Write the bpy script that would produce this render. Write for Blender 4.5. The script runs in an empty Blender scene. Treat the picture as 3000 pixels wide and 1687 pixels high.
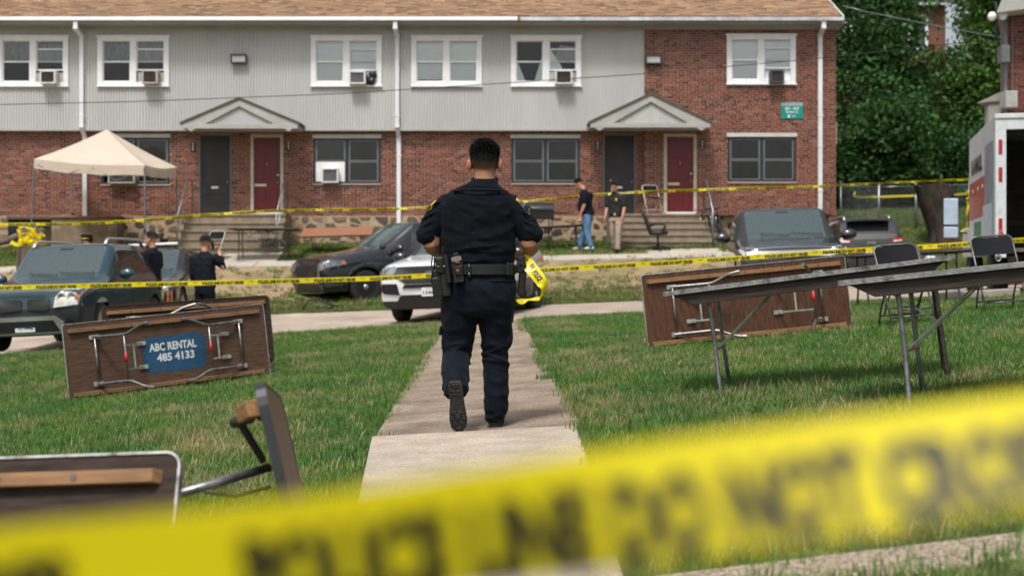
import bpy, bmesh, math, random
import numpy as np
from mathutils import Vector, Matrix, Euler
from mathutils.bvhtree import BVHTree

R = math.radians
random.seed(7)
rng = np.random.default_rng(7)
scn = bpy.context.scene
COL = scn.collection

# ------------------------------------------------------------------ camera, sky, sun, exposure
FPX = 4000.0            # focal length in photo pixels (photo is 3000 wide)
HZ = 783.0              # row of the horizon in the photo
cam_d = bpy.data.cameras.new("camera")
cam = bpy.data.objects.new("camera", cam_d)
COL.objects.link(cam)
cam.location = (0, 0, 0)
cam.rotation_euler = (R(90), 0, 0)
cam_d.sensor_width = 36.0
cam_d.lens = FPX / 3000.0 * 36.0
cam_d.shift_y = (HZ - 843.5) / 3000.0
cam_d.clip_start = 0.05
cam_d.clip_end = 600
cam_d.dof.use_dof = True
cam_d.dof.focus_distance = 8.6
cam_d.dof.aperture_fstop = 2.8
scn.camera = cam

w = bpy.data.worlds.new("World")
scn.world = w
w.use_nodes = True
nt = w.node_tree
bg = nt.nodes["Background"]
sky = nt.nodes.new("ShaderNodeTexSky")
sky.sky_type = 'NISHITA'
sky.sun_disc = False
SUN_EL, SUN_AZ = 62.0, 200.0
sky.sun_elevation = R(SUN_EL)
sky.sun_rotation = R(SUN_AZ)
sky.air_density = 1.0
sky.dust_density = 5.0
hsv = nt.nodes.new("ShaderNodeHueSaturation")
hsv.inputs['Saturation'].default_value = 0.36      # overcast: nearly white sky
nt.links.new(sky.outputs[0], hsv.inputs['Color'])
nt.links.new(hsv.outputs[0], bg.inputs[0])
bg.inputs[1].default_value = 0.085

sun_d = bpy.data.lights.new("sun", 'SUN')
sun_d.energy = 1.5
sun_d.angle = R(10)
sun_d.color = (1.0, 0.98, 0.95)
sun = bpy.data.objects.new("sun", sun_d)
COL.objects.link(sun)
sun.rotation_euler = (R(90 - SUN_EL), 0, R(180 - SUN_AZ))

scn.view_settings.view_transform = 'Standard'
scn.view_settings.look = 'None'
scn.view_settings.exposure = 0.96
scn.view_settings.gamma = 1.0
scn.view_settings.use_curve_mapping = False
scn.cycles.max_bounces = 8
scn.cycles.transparent_max_bounces = 24
scn.cycles.use_denoising = True
scn.cycles.sample_clamp_indirect = 8

# ------------------------------------------------------------------ helpers
def lerp(a, b, t): return a + (b - a) * t
def sstep(a, b, x):
    t = min(1, max(0, (x - a) / (b - a)))
    return t * t * (3 - 2 * t)

GT = [(-20, -.95, .10), (0, -.96, .11), (4, -.97, .115), (8.4, -.975, .10), (14, -.93, .092), (19.5, -.89, .06), (23, -.88, .05),
      (29, -.72, .035), (31, -.46, .03), (34.2, .13, .022), (35.2, .28, .02), (36, .47, .018), (37.2, .6, .012), (38.2, .72, .01), (42, 1.3, .01), (50, 2.2, .02),
      (60, 5, .02), (90, 13, 0), (220, 20, 0)]
def gz(X, Y):
    t = sstep(5.6, 7.6, X)
    if t > 0 and Y > 28:
        yy = 28 + (Y - 28) * .11 if Y < 37 else (29 + (Y - 37) * 2.1 if Y < 41 else (37.4 + (Y - 41) * 4.6 if Y < 42 else Y))
        Y2 = lerp(Y, yy, t)
    else:
        Y2 = Y
    for (y0, a0, k0), (y1, a1, k1) in zip(GT, GT[1:]):
        if y0 <= Y2 <= y1:
            u = (Y2 - y0) / (y1 - y0)
            Xc = max(-14, min(14, X))
            return lerp(a0, a1, u) + lerp(k0, k1, u) * Xc
    return 20.0

def P(px, py, s):                       # photo pixel + scale (px per metre) -> world point
    return Vector(((px - 1500) / s, FPX / s, (HZ - py) / s))
def PY(px, py, Y): return P(px, py, FPX / Y)
def G(px, s, dz=0.0):                   # ground point under a photo column at scale s
    X, Y = (px - 1500) / s, FPX / s
    return Vector((X, Y, gz(X, Y) + dz))

class MB:
    def __init__(self): self.v, self.f, self.c, self.m = [], [], [], []
    def add(self, vs, fs, col=None, mi=0):
        o = len(self.v)
        self.v += [tuple(p) for p in vs]
        for f in fs:
            self.f.append([i + o for i in f]); self.c.append(col); self.m.append(mi)
    def box(self, c, s, Rm=None, col=None, mi=0, taper=1.0):
        c = Vector(c); vs = []
        for dz in (-.5, .5):
            k = taper if dz > 0 else 1.0
            for dx, dy in ((-.5, -.5), (.5, -.5), (.5, .5), (-.5, .5)):
                p = Vector((dx * s[0] * k, dy * s[1] * k, dz * s[2]))
                if Rm is not None: p = Rm @ p
                vs.append(c + p)
        self.add(vs, [(0, 3, 2, 1), (4, 5, 6, 7), (0, 1, 5, 4), (1, 2, 6, 5), (2, 3, 7, 6), (3, 0, 4, 7)], col, mi)
    def bx(self, x0, x1, y0, y1, z0, z1, col=None, mi=0):
        self.box(((x0 + x1) / 2, (y0 + y1) / 2, (z0 + z1) / 2), (abs(x1 - x0), abs(y1 - y0), abs(z1 - z0)), None, col, mi)
    def beam(self, p, q, w_, h_, up=(0, 0, 1), col=None, mi=0):
        p, q = Vector(p), Vector(q); d = q - p; L = d.length
        if L < 1e-6: return
        d.normalize(); up = Vector(up)
        if abs(d.dot(up)) > .98: up = Vector((1, 0, 0)) if abs(d.x) < .9 else Vector((0, 1, 0))
        s = d.cross(up).normalized(); u = s.cross(d)
        Rm = Matrix((d, s, u)).transposed()
        self.box((p + q) / 2, (L, w_, h_), Rm, col, mi)
    def ring(self, c, a, b, n, ex=2.0):
        out = []
        for i in range(n):
            t = 2 * math.pi * i / n; ct, st = math.cos(t), math.sin(t)
            k = 2.0 / ex
            out.append(c + a * (math.copysign(abs(ct) ** k, ct)) + b * (math.copysign(abs(st) ** k, st)))
        return out
    def loft(self, rings, caps=True, col=None, mi=0):
        n = len(rings[0]); vs = [p for r in rings for p in r]; fs = []
        for i in range(len(rings) - 1):
            for j in range(n):
                k = (j + 1) % n
                fs.append((i * n + j, i * n + k, (i + 1) * n + k, (i + 1) * n + j))
        if caps:
            fs.append(tuple(range(n - 1, -1, -1))); fs.append(tuple((len(rings) - 1) * n + j for j in range(n)))
        self.add(vs, fs, col, mi)
    def tube(self, pts, r, n=8, ref=(0, 0, 1), closed=False, caps=True, col=None, mi=0, ell=1.0, ex=2.0):
        pts = [Vector(p) for p in pts]; N = len(pts)
        rs = r if isinstance(r, (list, tuple)) else [r] * N
        rings = []; ref = Vector(ref); prev = None
        for i, p in enumerate(pts):
            if closed: t = pts[(i + 1) % N] - pts[i - 1]
            else: t = pts[min(i + 1, N - 1)] - pts[max(i - 1, 0)]
            if t.length < 1e-9: t = Vector((0, 0, 1))
            t.normalize()
            if prev is None:
                a = t.cross(ref)
                if a.length < .05: a = t.cross(Vector((1, .3, 0)))
                a.normalize()
            else:
                a = prev - t * prev.dot(t)
                if a.length < 1e-6: a = t.cross(ref)
                a.normalize()
            prev = a; b = t.cross(a)
            ri = rs[i]
            if isinstance(ri, (tuple, list)): ra, rb = ri
            else: ra, rb = ri, ri * ell
            rings.append(self.ring(p, a * ra, b * rb, n, ex))
        if closed: rings.append(rings[0])
        self.loft(rings, caps and not closed, col, mi)
    def lathe(self, prof, n=16, M=None, col=None, mi=0):
        rings = []
        for r_, z_ in prof:
            ring = [Vector((r_ * math.cos(2 * math.pi * i / n), r_ * math.sin(2 * math.pi * i / n), z_)) for i in range(n)]
            if M is not None: ring = [M @ p for p in ring]
            rings.append(ring)
        self.loft(rings, True, col, mi)
    def ball(self, c, r, n=10, m=7, Rm=None, col=None, mi=0):
        c = Vector(c); r = r if isinstance(r, (tuple, list)) else (r, r, r); rings = []
        for i in range(m + 1):
            ph = math.pi * (i + .02) / (m + .04)
            ring = []
            for j in range(n):
                p = Vector((r[0] * math.sin(ph) * math.cos(2 * math.pi * j / n), r[1] * math.sin(ph) * math.sin(2 * math.pi * j / n), -r[2] * math.cos(ph)))
                ring.append(c + (Rm @ p if Rm is not None else p))
            rings.append(ring)
        self.loft(rings, True, col, mi)
    def prism(self, poly, d, col=None, mi=0):        # poly: 3-D points in a plane, d: extrusion vector
        poly = [Vector(p) for p in poly]; d = Vector(d); n = len(poly)
        vs = poly + [p + d for p in poly]
        fs = [tuple(range(n - 1, -1, -1)), tuple(range(n, 2 * n))] + [(i, (i + 1) % n, n + (i + 1) % n, n + i) for i in range(n)]
        self.add(vs, fs, col, mi)
    def mesh(self, name):
        me = bpy.data.meshes.new(name)
        me.from_pydata(self.v, [], self.f)
        if any(self.m): me.polygons.foreach_set('material_index', self.m)
        if any(c is not None for c in self.c):
            at = me.color_attributes.new('col', 'FLOAT_COLOR', 'CORNER')
            data = []
            for f, c in zip(self.f, self.c):
                c = c or (1, 1, 1)
                data += [c[0], c[1], c[2], 1.0] * len(f)
            at.data.foreach_set('color', data)
        return me
    def build(self, name, mat, parent=None, smooth=False, bevel=0, fix=True, angle=None):
        me = self.mesh(name)
        if fix:
            bm = bmesh.new(); bm.from_mesh(me); bmesh.ops.recalc_face_normals(bm, faces=bm.faces); bm.to_mesh(me); bm.free()
        return link(name, me, mat, parent, smooth, bevel, angle)

def link(name, me, mat, parent=None, smooth=False, bevel=0, angle=None):
    o = bpy.data.objects.new(name, me); COL.objects.link(o)
    for m_ in (mat if isinstance(mat, (list, tuple)) else [mat]): me.materials.append(m_)
    if smooth: me.shade_smooth() if angle is None else None
    if angle is not None:
        me.shade_smooth()
        me.set_sharp_from_angle(angle=R(angle))
    if bevel:
        md = o.modifiers.new('bevel', 'BEVEL'); md.width = bevel; md.segments = 2; md.limit_method = 'ANGLE'
    if parent: o.parent = parent
    return o

def thing(name, label, cat, loc=(0, 0, 0), rot=(0, 0, 0), group=None):
    o = bpy.data.objects.new(name, None); COL.objects.link(o)
    o.location = loc; o.rotation_euler = rot; o.empty_display_size = .2
    return tag(o, label, cat, group)
def tag(o, label, cat, group=None):
    o['label'] = label; o['category'] = cat
    if group: o['group'] = group
    return o
def struct(o): o['kind'] = 'structure'; return o
def stuff(o): o['kind'] = 'stuff'; return o
def mod(o, kind, **kw):
    m_ = o.modifiers.new(kind.lower(), kind)
    for k, v_ in kw.items(): setattr(m_, k, v_)
    return m_

def copy_tree(o, parent=None):
    c = o.copy(); COL.objects.link(c); c.parent = parent
    for ch in o.children: copy_tree(ch, c)
    return c

tmp_scene = bpy.data.scenes.new('workbench')
def evaluate(me, mods, extra=()):
    """apply modifiers to a mesh in a scratch scene, return the new mesh"""
    o = bpy.data.objects.new('tmp', me); tmp_scene.collection.objects.link(o)
    ex = []
    for e in extra:
        eo = bpy.data.objects.new('tmpcut', e); tmp_scene.collection.objects.link(eo); ex.append(eo)
    for kind, kw in mods:
        m_ = o.modifiers.new(kind, kind)
        for k, v_ in kw.items(): setattr(m_, k, ex[v_] if k == 'object' else v_)
    vl = tmp_scene.view_layers[0]; vl.update()
    dg = vl.depsgraph
    out = bpy.data.meshes.new_from_object(o.evaluated_get(dg))
    for q in [o] + ex: bpy.data.objects.remove(q)
    return out

_txt = {}
def text2d(s, bold=0.0, res=2, spacing=1.0):
    """triangulated outline of a line of lettering: list of (x, y), faces; cap height about 0.7"""
    key = (s, bold, res, spacing)
    if key in _txt: return _txt[key]
    cu = bpy.data.curves.new('txt', 'FONT'); cu.body = s; cu.resolution_u = res; cu.offset = bold; cu.space_character = spacing
    o = bpy.data.objects.new('txt', cu); tmp_scene.collection.objects.link(o)
    vl = tmp_scene.view_layers[0]; vl.update()
    me = bpy.data.meshes.new_from_object(o.evaluated_get(vl.depsgraph))
    vs = [(v_.co.x, v_.co.y) for v_ in me.vertices]; fs = [tuple(p.vertices) for p in me.polygons]
    bpy.data.objects.remove(o)
    _txt[key] = (vs, fs)
    return _txt[key]
def put_text(mb, s, org, ux, uy, height, width=None, bold=0.0, off=None, center=True):
    vs, fs = text2d(s, bold)
    x0, x1 = min(p[0] for p in vs), max(p[0] for p in vs); y0, y1 = min(p[1] for p in vs), max(p[1] for p in vs)
    ky = height / (y1 - y0); kx = ky if width is None else width / (x1 - x0)
    org, ux, uy = Vector(org), Vector(ux), Vector(uy)
    cx, cy = ((x0 + x1) / 2, (y0 + y1) / 2) if center else (x0, y0)
    mb.add([org + ux * ((x - cx) * kx) + uy * ((y - cy) * ky) for x, y in vs], fs)

# ------------------------------------------------------------------ materials
_mats = {}
def lin(r, g, b):
    f = lambda c: ((c / 255 + .055) / 1.055) ** 2.4 if c > 10 else c / 255 / 12.92
    return (f(r), f(g), f(b))
def M(name, col, rough=.6, metal=0, var=.12, vs=6, bump=0, bs=80, spec=.5, coat=0, attr=False, col2=None, stretch=None, emit=None, wear=None, wears=3, sheen=0, speck=0, sps=90):
    if name in _mats: return _mats[name]
    m_ = bpy.data.materials.new(name); m_.use_nodes = True; _mats[name] = m_
    n = m_.node_tree.nodes; l = m_.node_tree.links; b = n['Principled BSDF']
    tc = n.new('ShaderNodeTexCoord'); mp = n.new('ShaderNodeMapping')
    if stretch: mp.inputs['Scale'].default_value = stretch
    l.new(tc.outputs['Object'], mp.inputs[0])
    nz = n.new('ShaderNodeTexNoise'); nz.inputs['Scale'].default_value = vs; nz.inputs['Detail'].default_value = 6; nz.inputs['Roughness'].default_value = .65
    l.new(mp.outputs[0], nz.inputs[0])
    mx = n.new('ShaderNodeMix'); mx.data_type = 'RGBA'
    c2 = col2 or tuple(max(0, c * (1 - 2 * var)) for c in col); c1 = col if col2 else tuple(c * (1 + var) for c in col)
    mx.inputs[6].default_value = (*c1, 1); mx.inputs[7].default_value = (*c2, 1)
    rp = n.new('ShaderNodeMapRange'); rp.inputs[1].default_value = .3; rp.inputs[2].default_value = .7
    l.new(nz.outputs[0], rp.inputs[0]); l.new(rp.outputs[0], mx.inputs[0])
    out = mx.outputs[2]
    if wear:                                              # stains with a shape of their own
        n2 = n.new('ShaderNodeTexNoise'); n2.inputs['Scale'].default_value = wears; n2.inputs['Detail'].default_value = 8; n2.inputs['Roughness'].default_value = .7
        l.new(mp.outputs[0], n2.inputs[0])
        r2 = n.new('ShaderNodeMapRange'); r2.inputs[1].default_value = .52; r2.inputs[2].default_value = .68; l.new(n2.outputs[0], r2.inputs[0])
        m2 = n.new('ShaderNodeMix'); m2.data_type = 'RGBA'; m2.inputs[7].default_value = (*wear, 1)
        l.new(r2.outputs[0], m2.inputs[0]); l.new(out, m2.inputs[6]); out = m2.outputs[2]
    if speck:
        n5 = n.new('ShaderNodeTexNoise'); n5.inputs['Scale'].default_value = sps; n5.inputs['Detail'].default_value = 3; n5.inputs['Roughness'].default_value = .8; l.new(tc.outputs['Object'], n5.inputs[0])
        r5 = n.new('ShaderNodeMapRange'); r5.inputs[1].default_value = .3; r5.inputs[2].default_value = .7; r5.inputs[3].default_value = 1 - speck; r5.inputs[4].default_value = 1 + speck; l.new(n5.outputs[0], r5.inputs[0])
        v5 = n.new('ShaderNodeVectorMath'); v5.operation = 'SCALE'; l.new(out, v5.inputs[0]); l.new(r5.outputs[0], v5.inputs['Scale']); out = v5.outputs[0]
    if attr:
        at = n.new('ShaderNodeAttribute'); at.attribute_name = 'col'
        m3 = n.new('ShaderNodeMix'); m3.data_type = 'RGBA'; m3.blend_type = 'MULTIPLY'; m3.inputs[0].default_value = 1
        l.new(out, m3.inputs[6]); l.new(at.outputs[0], m3.inputs[7]); out = m3.outputs[2]
    l.new(out, b.inputs['Base Color'])
    b.inputs['Roughness'].default_value = rough; b.inputs['Metallic'].default_value = metal
    b.inputs['Specular IOR Level'].default_value = spec; b.inputs['Coat Weight'].default_value = coat; b.inputs['Coat Roughness'].default_value = .04
    if sheen: b.inputs['Sheen Weight'].default_value = sheen; b.inputs['Sheen Roughness'].default_value = .5
    if emit: b.inputs['Emission Color'].default_value = (*emit[:3], 1); b.inputs['Emission Strength'].default_value = emit[3]
    if bump:
        n3 = n.new('ShaderNodeTexNoise'); n3.inputs['Scale'].default_value = bs; n3.inputs['Detail'].default_value = 4; l.new(mp.outputs[0], n3.inputs[0])
        bp = n.new('ShaderNodeBump'); bp.inputs['Strength'].default_value = bump; bp.inputs['Distance'].default_value = .01
        l.new(n3.outputs[0], bp.inputs['Height']); l.new(bp.outputs[0], b.inputs['Normal'])
    return m_
def glass_mat(name, tint=(.9, .95, .95), ior=1.5, rough=.02, dens=.0, sky_film=None):
    if name in _mats: return _mats[name]
    m_ = bpy.data.materials.new(name); m_.use_nodes = True; _mats[name] = m_
    n = m_.node_tree.nodes; l = m_.node_tree.links; n.remove(n['Principled BSDF'])
    tr = n.new('ShaderNodeBsdfTransparent'); tr.inputs[0].default_value = (*[t * (1 - dens) for t in tint], 1)
    gl = n.new('ShaderNodeBsdfGlossy'); gl.inputs['Roughness'].default_value = rough
    fr = n.new('ShaderNodeFresnel'); fr.inputs[0].default_value = ior
    mx = n.new('ShaderNodeMixShader'); l.new(fr.outputs[0], mx.inputs[0]); l.new(tr.outputs[0], mx.inputs[1]); l.new(gl.outputs[0], mx.inputs[2])
    out = mx.outputs[0]
    if sky_film:                                               # pale diffuse layer: reflected sky painted into the glass colour
        df = n.new('ShaderNodeBsdfDiffuse'); df.inputs[0].default_value = (*sky_film[:3], 1); m2 = n.new('ShaderNodeMixShader'); m2.inputs[0].default_value = sky_film[3]
        l.new(out, m2.inputs[1]); l.new(df.outputs[0], m2.inputs[2]); out = m2.outputs[0]
    l.new(out, n['Material Output'].inputs[0])
    return m_
# ------------------------------------------------------------------ ground, road, walks
def soil_mat():
    m_ = M('turf', (.075, .10, .028), rough=.95, var=.2, vs=.9, bump=.6, bs=40, spec=.1)
    n = m_.node_tree.nodes; l = m_.node_tree.links; b = n['Principled BSDF']
    tc = n.new('ShaderNodeTexCoord'); sp = n.new('ShaderNodeSeparateXYZ'); l.new(tc.outputs['Object'], sp.inputs[0])
    nz = n.new('ShaderNodeTexNoise'); nz.inputs['Scale'].default_value = .55; nz.inputs['Detail'].default_value = 9; nz.inputs['Roughness'].default_value = .72
    l.new(tc.outputs['Object'], nz.inputs[0])
    # the bank between lot and house is worn to bare soil, the lawn in front is not
    mr = n.new('ShaderNodeMapRange'); mr.inputs[1].default_value = 28.8; mr.inputs[2].default_value = 30.6; l.new(sp.outputs[1], mr.inputs[0])
    m4 = n.new('ShaderNodeMapRange'); m4.inputs[1].default_value = 36; m4.inputs[2].default_value = 34.0; l.new(sp.outputs[1], m4.inputs[0])
    mu = n.new('ShaderNodeMath'); mu.operation = 'MULTIPLY'; l.new(mr.outputs[0], mu.inputs[0]); l.new(m4.outputs[0], mu.inputs[1])
    rp = n.new('ShaderNodeMapRange'); rp.inputs[1].default_value = .36; rp.inputs[2].default_value = .62; l.new(nz.outputs[0], rp.inputs[0])
    ad = n.new('ShaderNodeMath'); ad.operation = 'MULTIPLY'; l.new(mu.outputs[0], ad.inputs[0]); ad.use_clamp = True
    a2 = n.new('ShaderNodeMath'); a2.operation = 'ADD'; a2.inputs[1].default_value = .3; l.new(rp.outputs[0], a2.inputs[0]); l.new(a2.outputs[0], ad.inputs[1])
    old = b.inputs['Base Color'].links[0].from_socket
    mx = n.new('ShaderNodeMix'); mx.data_type = 'RGBA'; mx.inputs[7].default_value = (.30, .215, .13, 1)
    l.new(ad.outputs[0], mx.inputs[0]); l.new(old, mx.inputs[6]); l.new(mx.outputs[2], b.inputs['Base Color'])
    return m_

def near_edge(X): return 23.0 + max(-3.2, min(0, (X + 1.5) * .36))
def far_edge(X): return 28.6 + 8.2 * sstep(5.8, 7.8, X)
WALK0, WALK1 = 8.12, 22.2
def walk_c(Y): return -.217 - .02 * (Y - 8.37)
def road_z(X, Y): return gz(X, Y) - .075

mb = MB()
xs = sorted(set([-120, -80, -50, -35, -25] + [round(-20 + .5 * i, 2) for i in range(81)] + [round(-2 + .125 * i, 3) for i in range(25)] + [25, 35, 50, 80, 120]))
ys = sorted(set([-20, -10, -4, 0] + [round(.5 * i, 2) for i in range(1, 100)] + [52, 56, 60, 66, 75, 90, 120, 170, 220]))
vs = []
for y in ys:
    for x in xs:
        z = gz(x, y) if abs(y) < 220 else 20
        if near_edge(x) - .1 < y < far_edge(x) + .25: z -= .16
        if abs(x - walk_c(y)) < (.68 if y > 8.3 else .5) and 2.5 < y < 22.3: z -= .09
        vs.append((x, y, z))
nx = len(xs)
mb.add(vs, [(j * nx + i, j * nx + i + 1, (j + 1) * nx + i + 1, (j + 1) * nx + i) for j in range(len(ys) - 1) for i in range(nx - 1)])
ground = struct(mb.build('ground', soil_mat(), smooth=True))

ROADM = M('old_concrete_road', (.40, .325, .262), rough=.9, speck=.2, sps=40, var=.16, vs=.8, bump=.35, bs=120, spec=.2, wear=(.27, .22, .18), wears=1.4)
mb = MB(); NV = 22
xs = [-40 + .5 * i for i in range(161)]
vs = []
for x in xs:
    a, b_ = near_edge(x) + .02, far_edge(x)
    for j in range(NV + 1):
        y = lerp(a, b_, j / NV); vs.append((x, y, road_z(x, y) + random.uniform(-.004, .004)))
mb.add(vs, [(i * (NV + 1) + j, (i + 1) * (NV + 1) + j, (i + 1) * (NV + 1) + j + 1, i * (NV + 1) + j + 1) for i in range(len(xs) - 1) for j in range(NV)])
struct(mb.build('road', ROADM, smooth=True))

KERBM = M('kerb_concrete', (.38, .33, .28), rough=.9, var=.15, vs=3, bump=.4, bs=90, spec=.2, wear=(.22, .19, .16), wears=4)
kerb = struct(bpy.data.objects.new('kerb', None)); COL.objects.link(kerb)
x = -24.0
while x < 22:
    x1 = x + 2.4
    if True:
        mb = MB()
        a = Vector((x + .01, near_edge(x), 0)); b_ = Vector((x1 - .01, near_edge(x1), 0)); nrm = Vector((0, .16, 0))
        za, zb = gz(a.x, a.y) + .012, gz(b_.x, b_.y) + .012
        poly = [a + Vector((0, -.14, za)), b_ + Vector((0, -.14, zb)), b_ + Vector((0, .03, zb)), a + Vector((0, .03, za))]
        mb.prism(poly, (0, 0, -.3))
        mb.build('kerb_stone', KERBM, kerb, bevel=.012)
    x = x1
struct(kerb)

# central walk of concrete slabs
WALKM = M('walk_concrete', (.275, .215, .162), rough=.92, var=.28, vs=1.9, speck=.5, sps=65, bump=.5, bs=160, spec=.15, wear=(.235, .18, .135), wears=2.6)
WALKN = M('walk_concrete_pale', (.41, .345, .275), rough=.9, speck=.36, sps=70, var=.14, vs=3, bump=.4, bs=150, spec=.15, wear=(.34, .28, .21), wears=3)
walk = struct(bpy.data.objects.new('walkway', None)); COL.objects.link(walk)
def slab(y0, y1, hw, lift, mat, skew=0.0, x_off=0):
    mb = MB()
    p = []
    for (y, sx) in ((y0, -1), (y0, 1), (y1, 1), (y1, -1)):
        xx = walk_c(y) + sx * hw + x_off
        p.append(Vector((xx, y + sx * skew, gz(walk_c(y), y) + sx * hw * .085 + lift)))
    mb.prism(p, (0, 0, -.14))
    return mb.build('slab', mat, walk, bevel=.01)
y = WALK0 + .012
i = 0
for L in (1.05, 1.5, 1.5, 1.5, 1.5, 1.5, 1.5, 1.5, 1.5, .9):
    slab(y, min(y + L, WALK1) - .024, .635 + random.uniform(-.01, .01), .006 + random.uniform(-.005, .005), WALKM, .03 * (1 if i % 2 else -.4)); y += L; i += 1
for poly in (((-.64, 5.6), (.35, 5.6), (.41, 8.12), (-.83, 8.08)), ((-.60, 2.6), (.33, 2.6), (.35, 5.585), (-.64, 5.585))):
    mb = MB(); mb.prism([Vector((a_, b_, gz(walk_c(8.1), b_) + .05 * (a_ + .2) + .03)) for a_, b_ in poly], (0, 0, -.14)); mb.build('slab', WALKN, walk, bevel=.01)
# cross walk of exposed-aggregate concrete in front of the lawn
cross = MB()
PEBM = M('aggregate_concrete', (.36, .29, .215), rough=.95, speck=.4, sps=120, var=.45, vs=55, bump=1.0, bs=70, spec=.15)
p = []
for (x_, y_) in ((-.2, 4.02), (4.5, 4.16), (4.5, 3.86), (-.2, 3.72)):
    p.append(Vector((x_, y_, gz(x_, y_) + .012)))
cross.prism(p, (0, 0, -.12)); struct(cross.build('cross_walk', PEBM, bevel=.01))

# upper path along the houses
PATHM = M('path_concrete', (.42, .37, .31), rough=.9, var=.1, vs=2, bump=.3, bs=100, spec=.2)
path = struct(bpy.data.objects.new('path', None)); COL.objects.link(path)
def flag(x0, x1, y0, y1, lift=.03):
    mb = MB(); pp = [Vector((a, b_, gz(a, b_) + lift)) for a, b_ in ((x0, y0), (x1, y0), (x1, y1), (x0, y1))]
    mb.prism(pp, (0, 0, -.12)); mb.build('slab', PATHM, path, bevel=.01)
x = -17.0
while x < 6.6:
    if not (-2.6 < x < -2.0): flag(x + .008, x + 1.492, 34.25, 35.05)
    x += 1.5
for cx, w2, ye in ((-6.85, .8, 36.1), (4.45, .95, 35.55)):
    flag(cx - w2, cx + w2, 35.06, ye, .032)
# ------------------------------------------------------------------ the terrace of houses
Y0, YS, YW = 38.2, 38.0, 37.97         # ground-floor brick, upper siding, brick wing
def FX(px, Y): return (px - 1500) * Y / FPX
def FZ(py, Y): return (HZ - py) * Y / FPX
house = thing('terraced_house', 'long two-storey brick and grey-sided terrace with a tan shingle roof', 'building', (0, 0, 0))
BRICK = M('red_brick', (.255, .092, .062), rough=.9, var=.22, vs=30, bump=.35, bs=120, spec=.2, attr=True, wear=(.20, .078, .06), wears=.6)
MORT = M('mortar', (.41, .32, .265), rough=.95, var=.1, vs=12, spec=.1)
SIDE = M('grey_siding', (.49, .49, .475), rough=.55, var=.06, vs=.9, spec=.3, stretch=(1, 1, .22), wear=(.44, .435, .41), wears=1.1)
TRIMG = M('grey_trim', (.40, .39, .36), rough=.6, var=.08, vs=2, spec=.3)
WHITE = M('white_paint', (.80, .80, .80), rough=.45, var=.05, vs=5, spec=.4)
WHITEG = M('gutter_paint', (.74, .75, .76), rough=.4, var=.07, vs=2, spec=.4)
DARKF = M('dark_bronze_frame', (.022, .024, .028), rough=.4, var=.1, vs=5)
SCREENF = M('grey_screen_frame', (.17, .18, .19), rough=.4, metal=.3, var=.1)
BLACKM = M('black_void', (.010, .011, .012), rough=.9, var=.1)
BLIND = M('pale_blind', (.86, .93, .93), rough=.8, var=.05, vs=3, stretch=(1, 1, 22))
CURT = M('grey_curtain', (.26, .30, .29), rough=.9, var=.3, vs=5, stretch=(9, 1, 1))
MESHS = M('insect_screen', (.024, .032, .032), rough=.8, var=.15, vs=4)
PANE = glass_mat('window_glass', tint=(1, 1, 1), ior=1.45)
STONEM = M('field_stone', (.34, .27, .19), rough=.95, var=.25, vs=14, bump=.7, bs=40, spec=.15, attr=True)
CONC = M('step_concrete', (.27, .22, .16), rough=.95, var=.16, vs=5, bump=.5, bs=70, spec=.15, wear=(.24, .19, .135), wears=5)
GALV = M('galvanised_steel', (.30, .325, .35), rough=.38, metal=.75, var=.15, vs=8)
SHING = M('tan_shingle', (.29, .186, .118), rough=.95, var=.16, vs=26, bump=.6, bs=200, spec=.1, attr=True)

def pieces(parent, one, mass, items, mat, limit, order=None):
    idx = list(range(len(items)))
    idx.sort(key=order) if order else random.Random(3).shuffle(idx)
    keep = set(idx[:limit]); rest = MB()
    for i, (vs, fs, c) in enumerate(items):
        if i in keep:
            m1 = MB(); m1.add(vs, fs, c); o = bpy.data.objects.new(one, m1.mesh(one)); COL.objects.link(o)
            o.data.materials.append(mat); o.parent = parent
        else: rest.add(vs, fs, c)
    if rest.v: stuff(rest.build(mass, mat, parent, fix=False))

def block(x0, x1, z0, z1, yf, d, jit=0.0):
    """a brick-like block whose front face lies at yf (towards -y), d deep"""
    j = lambda: random.uniform(-jit, jit)
    y = yf + j()
    e = min(.004, (x1 - x0) * .2)
    vs = [(x0, yf + d, z0), (x1, yf + d, z0), (x1, yf + d, z1), (x0, yf + d, z1),
          (x0 + e, y, z0 + e), (x1 - e, y, z0 + e), (x1 - e, y, z1 - e), (x0 + e, y, z1 - e)]
    return vs, [(4, 5, 6, 7), (0, 1, 5, 4), (1, 2, 6, 5), (2, 3, 7, 6), (3, 0, 4, 7)]

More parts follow.
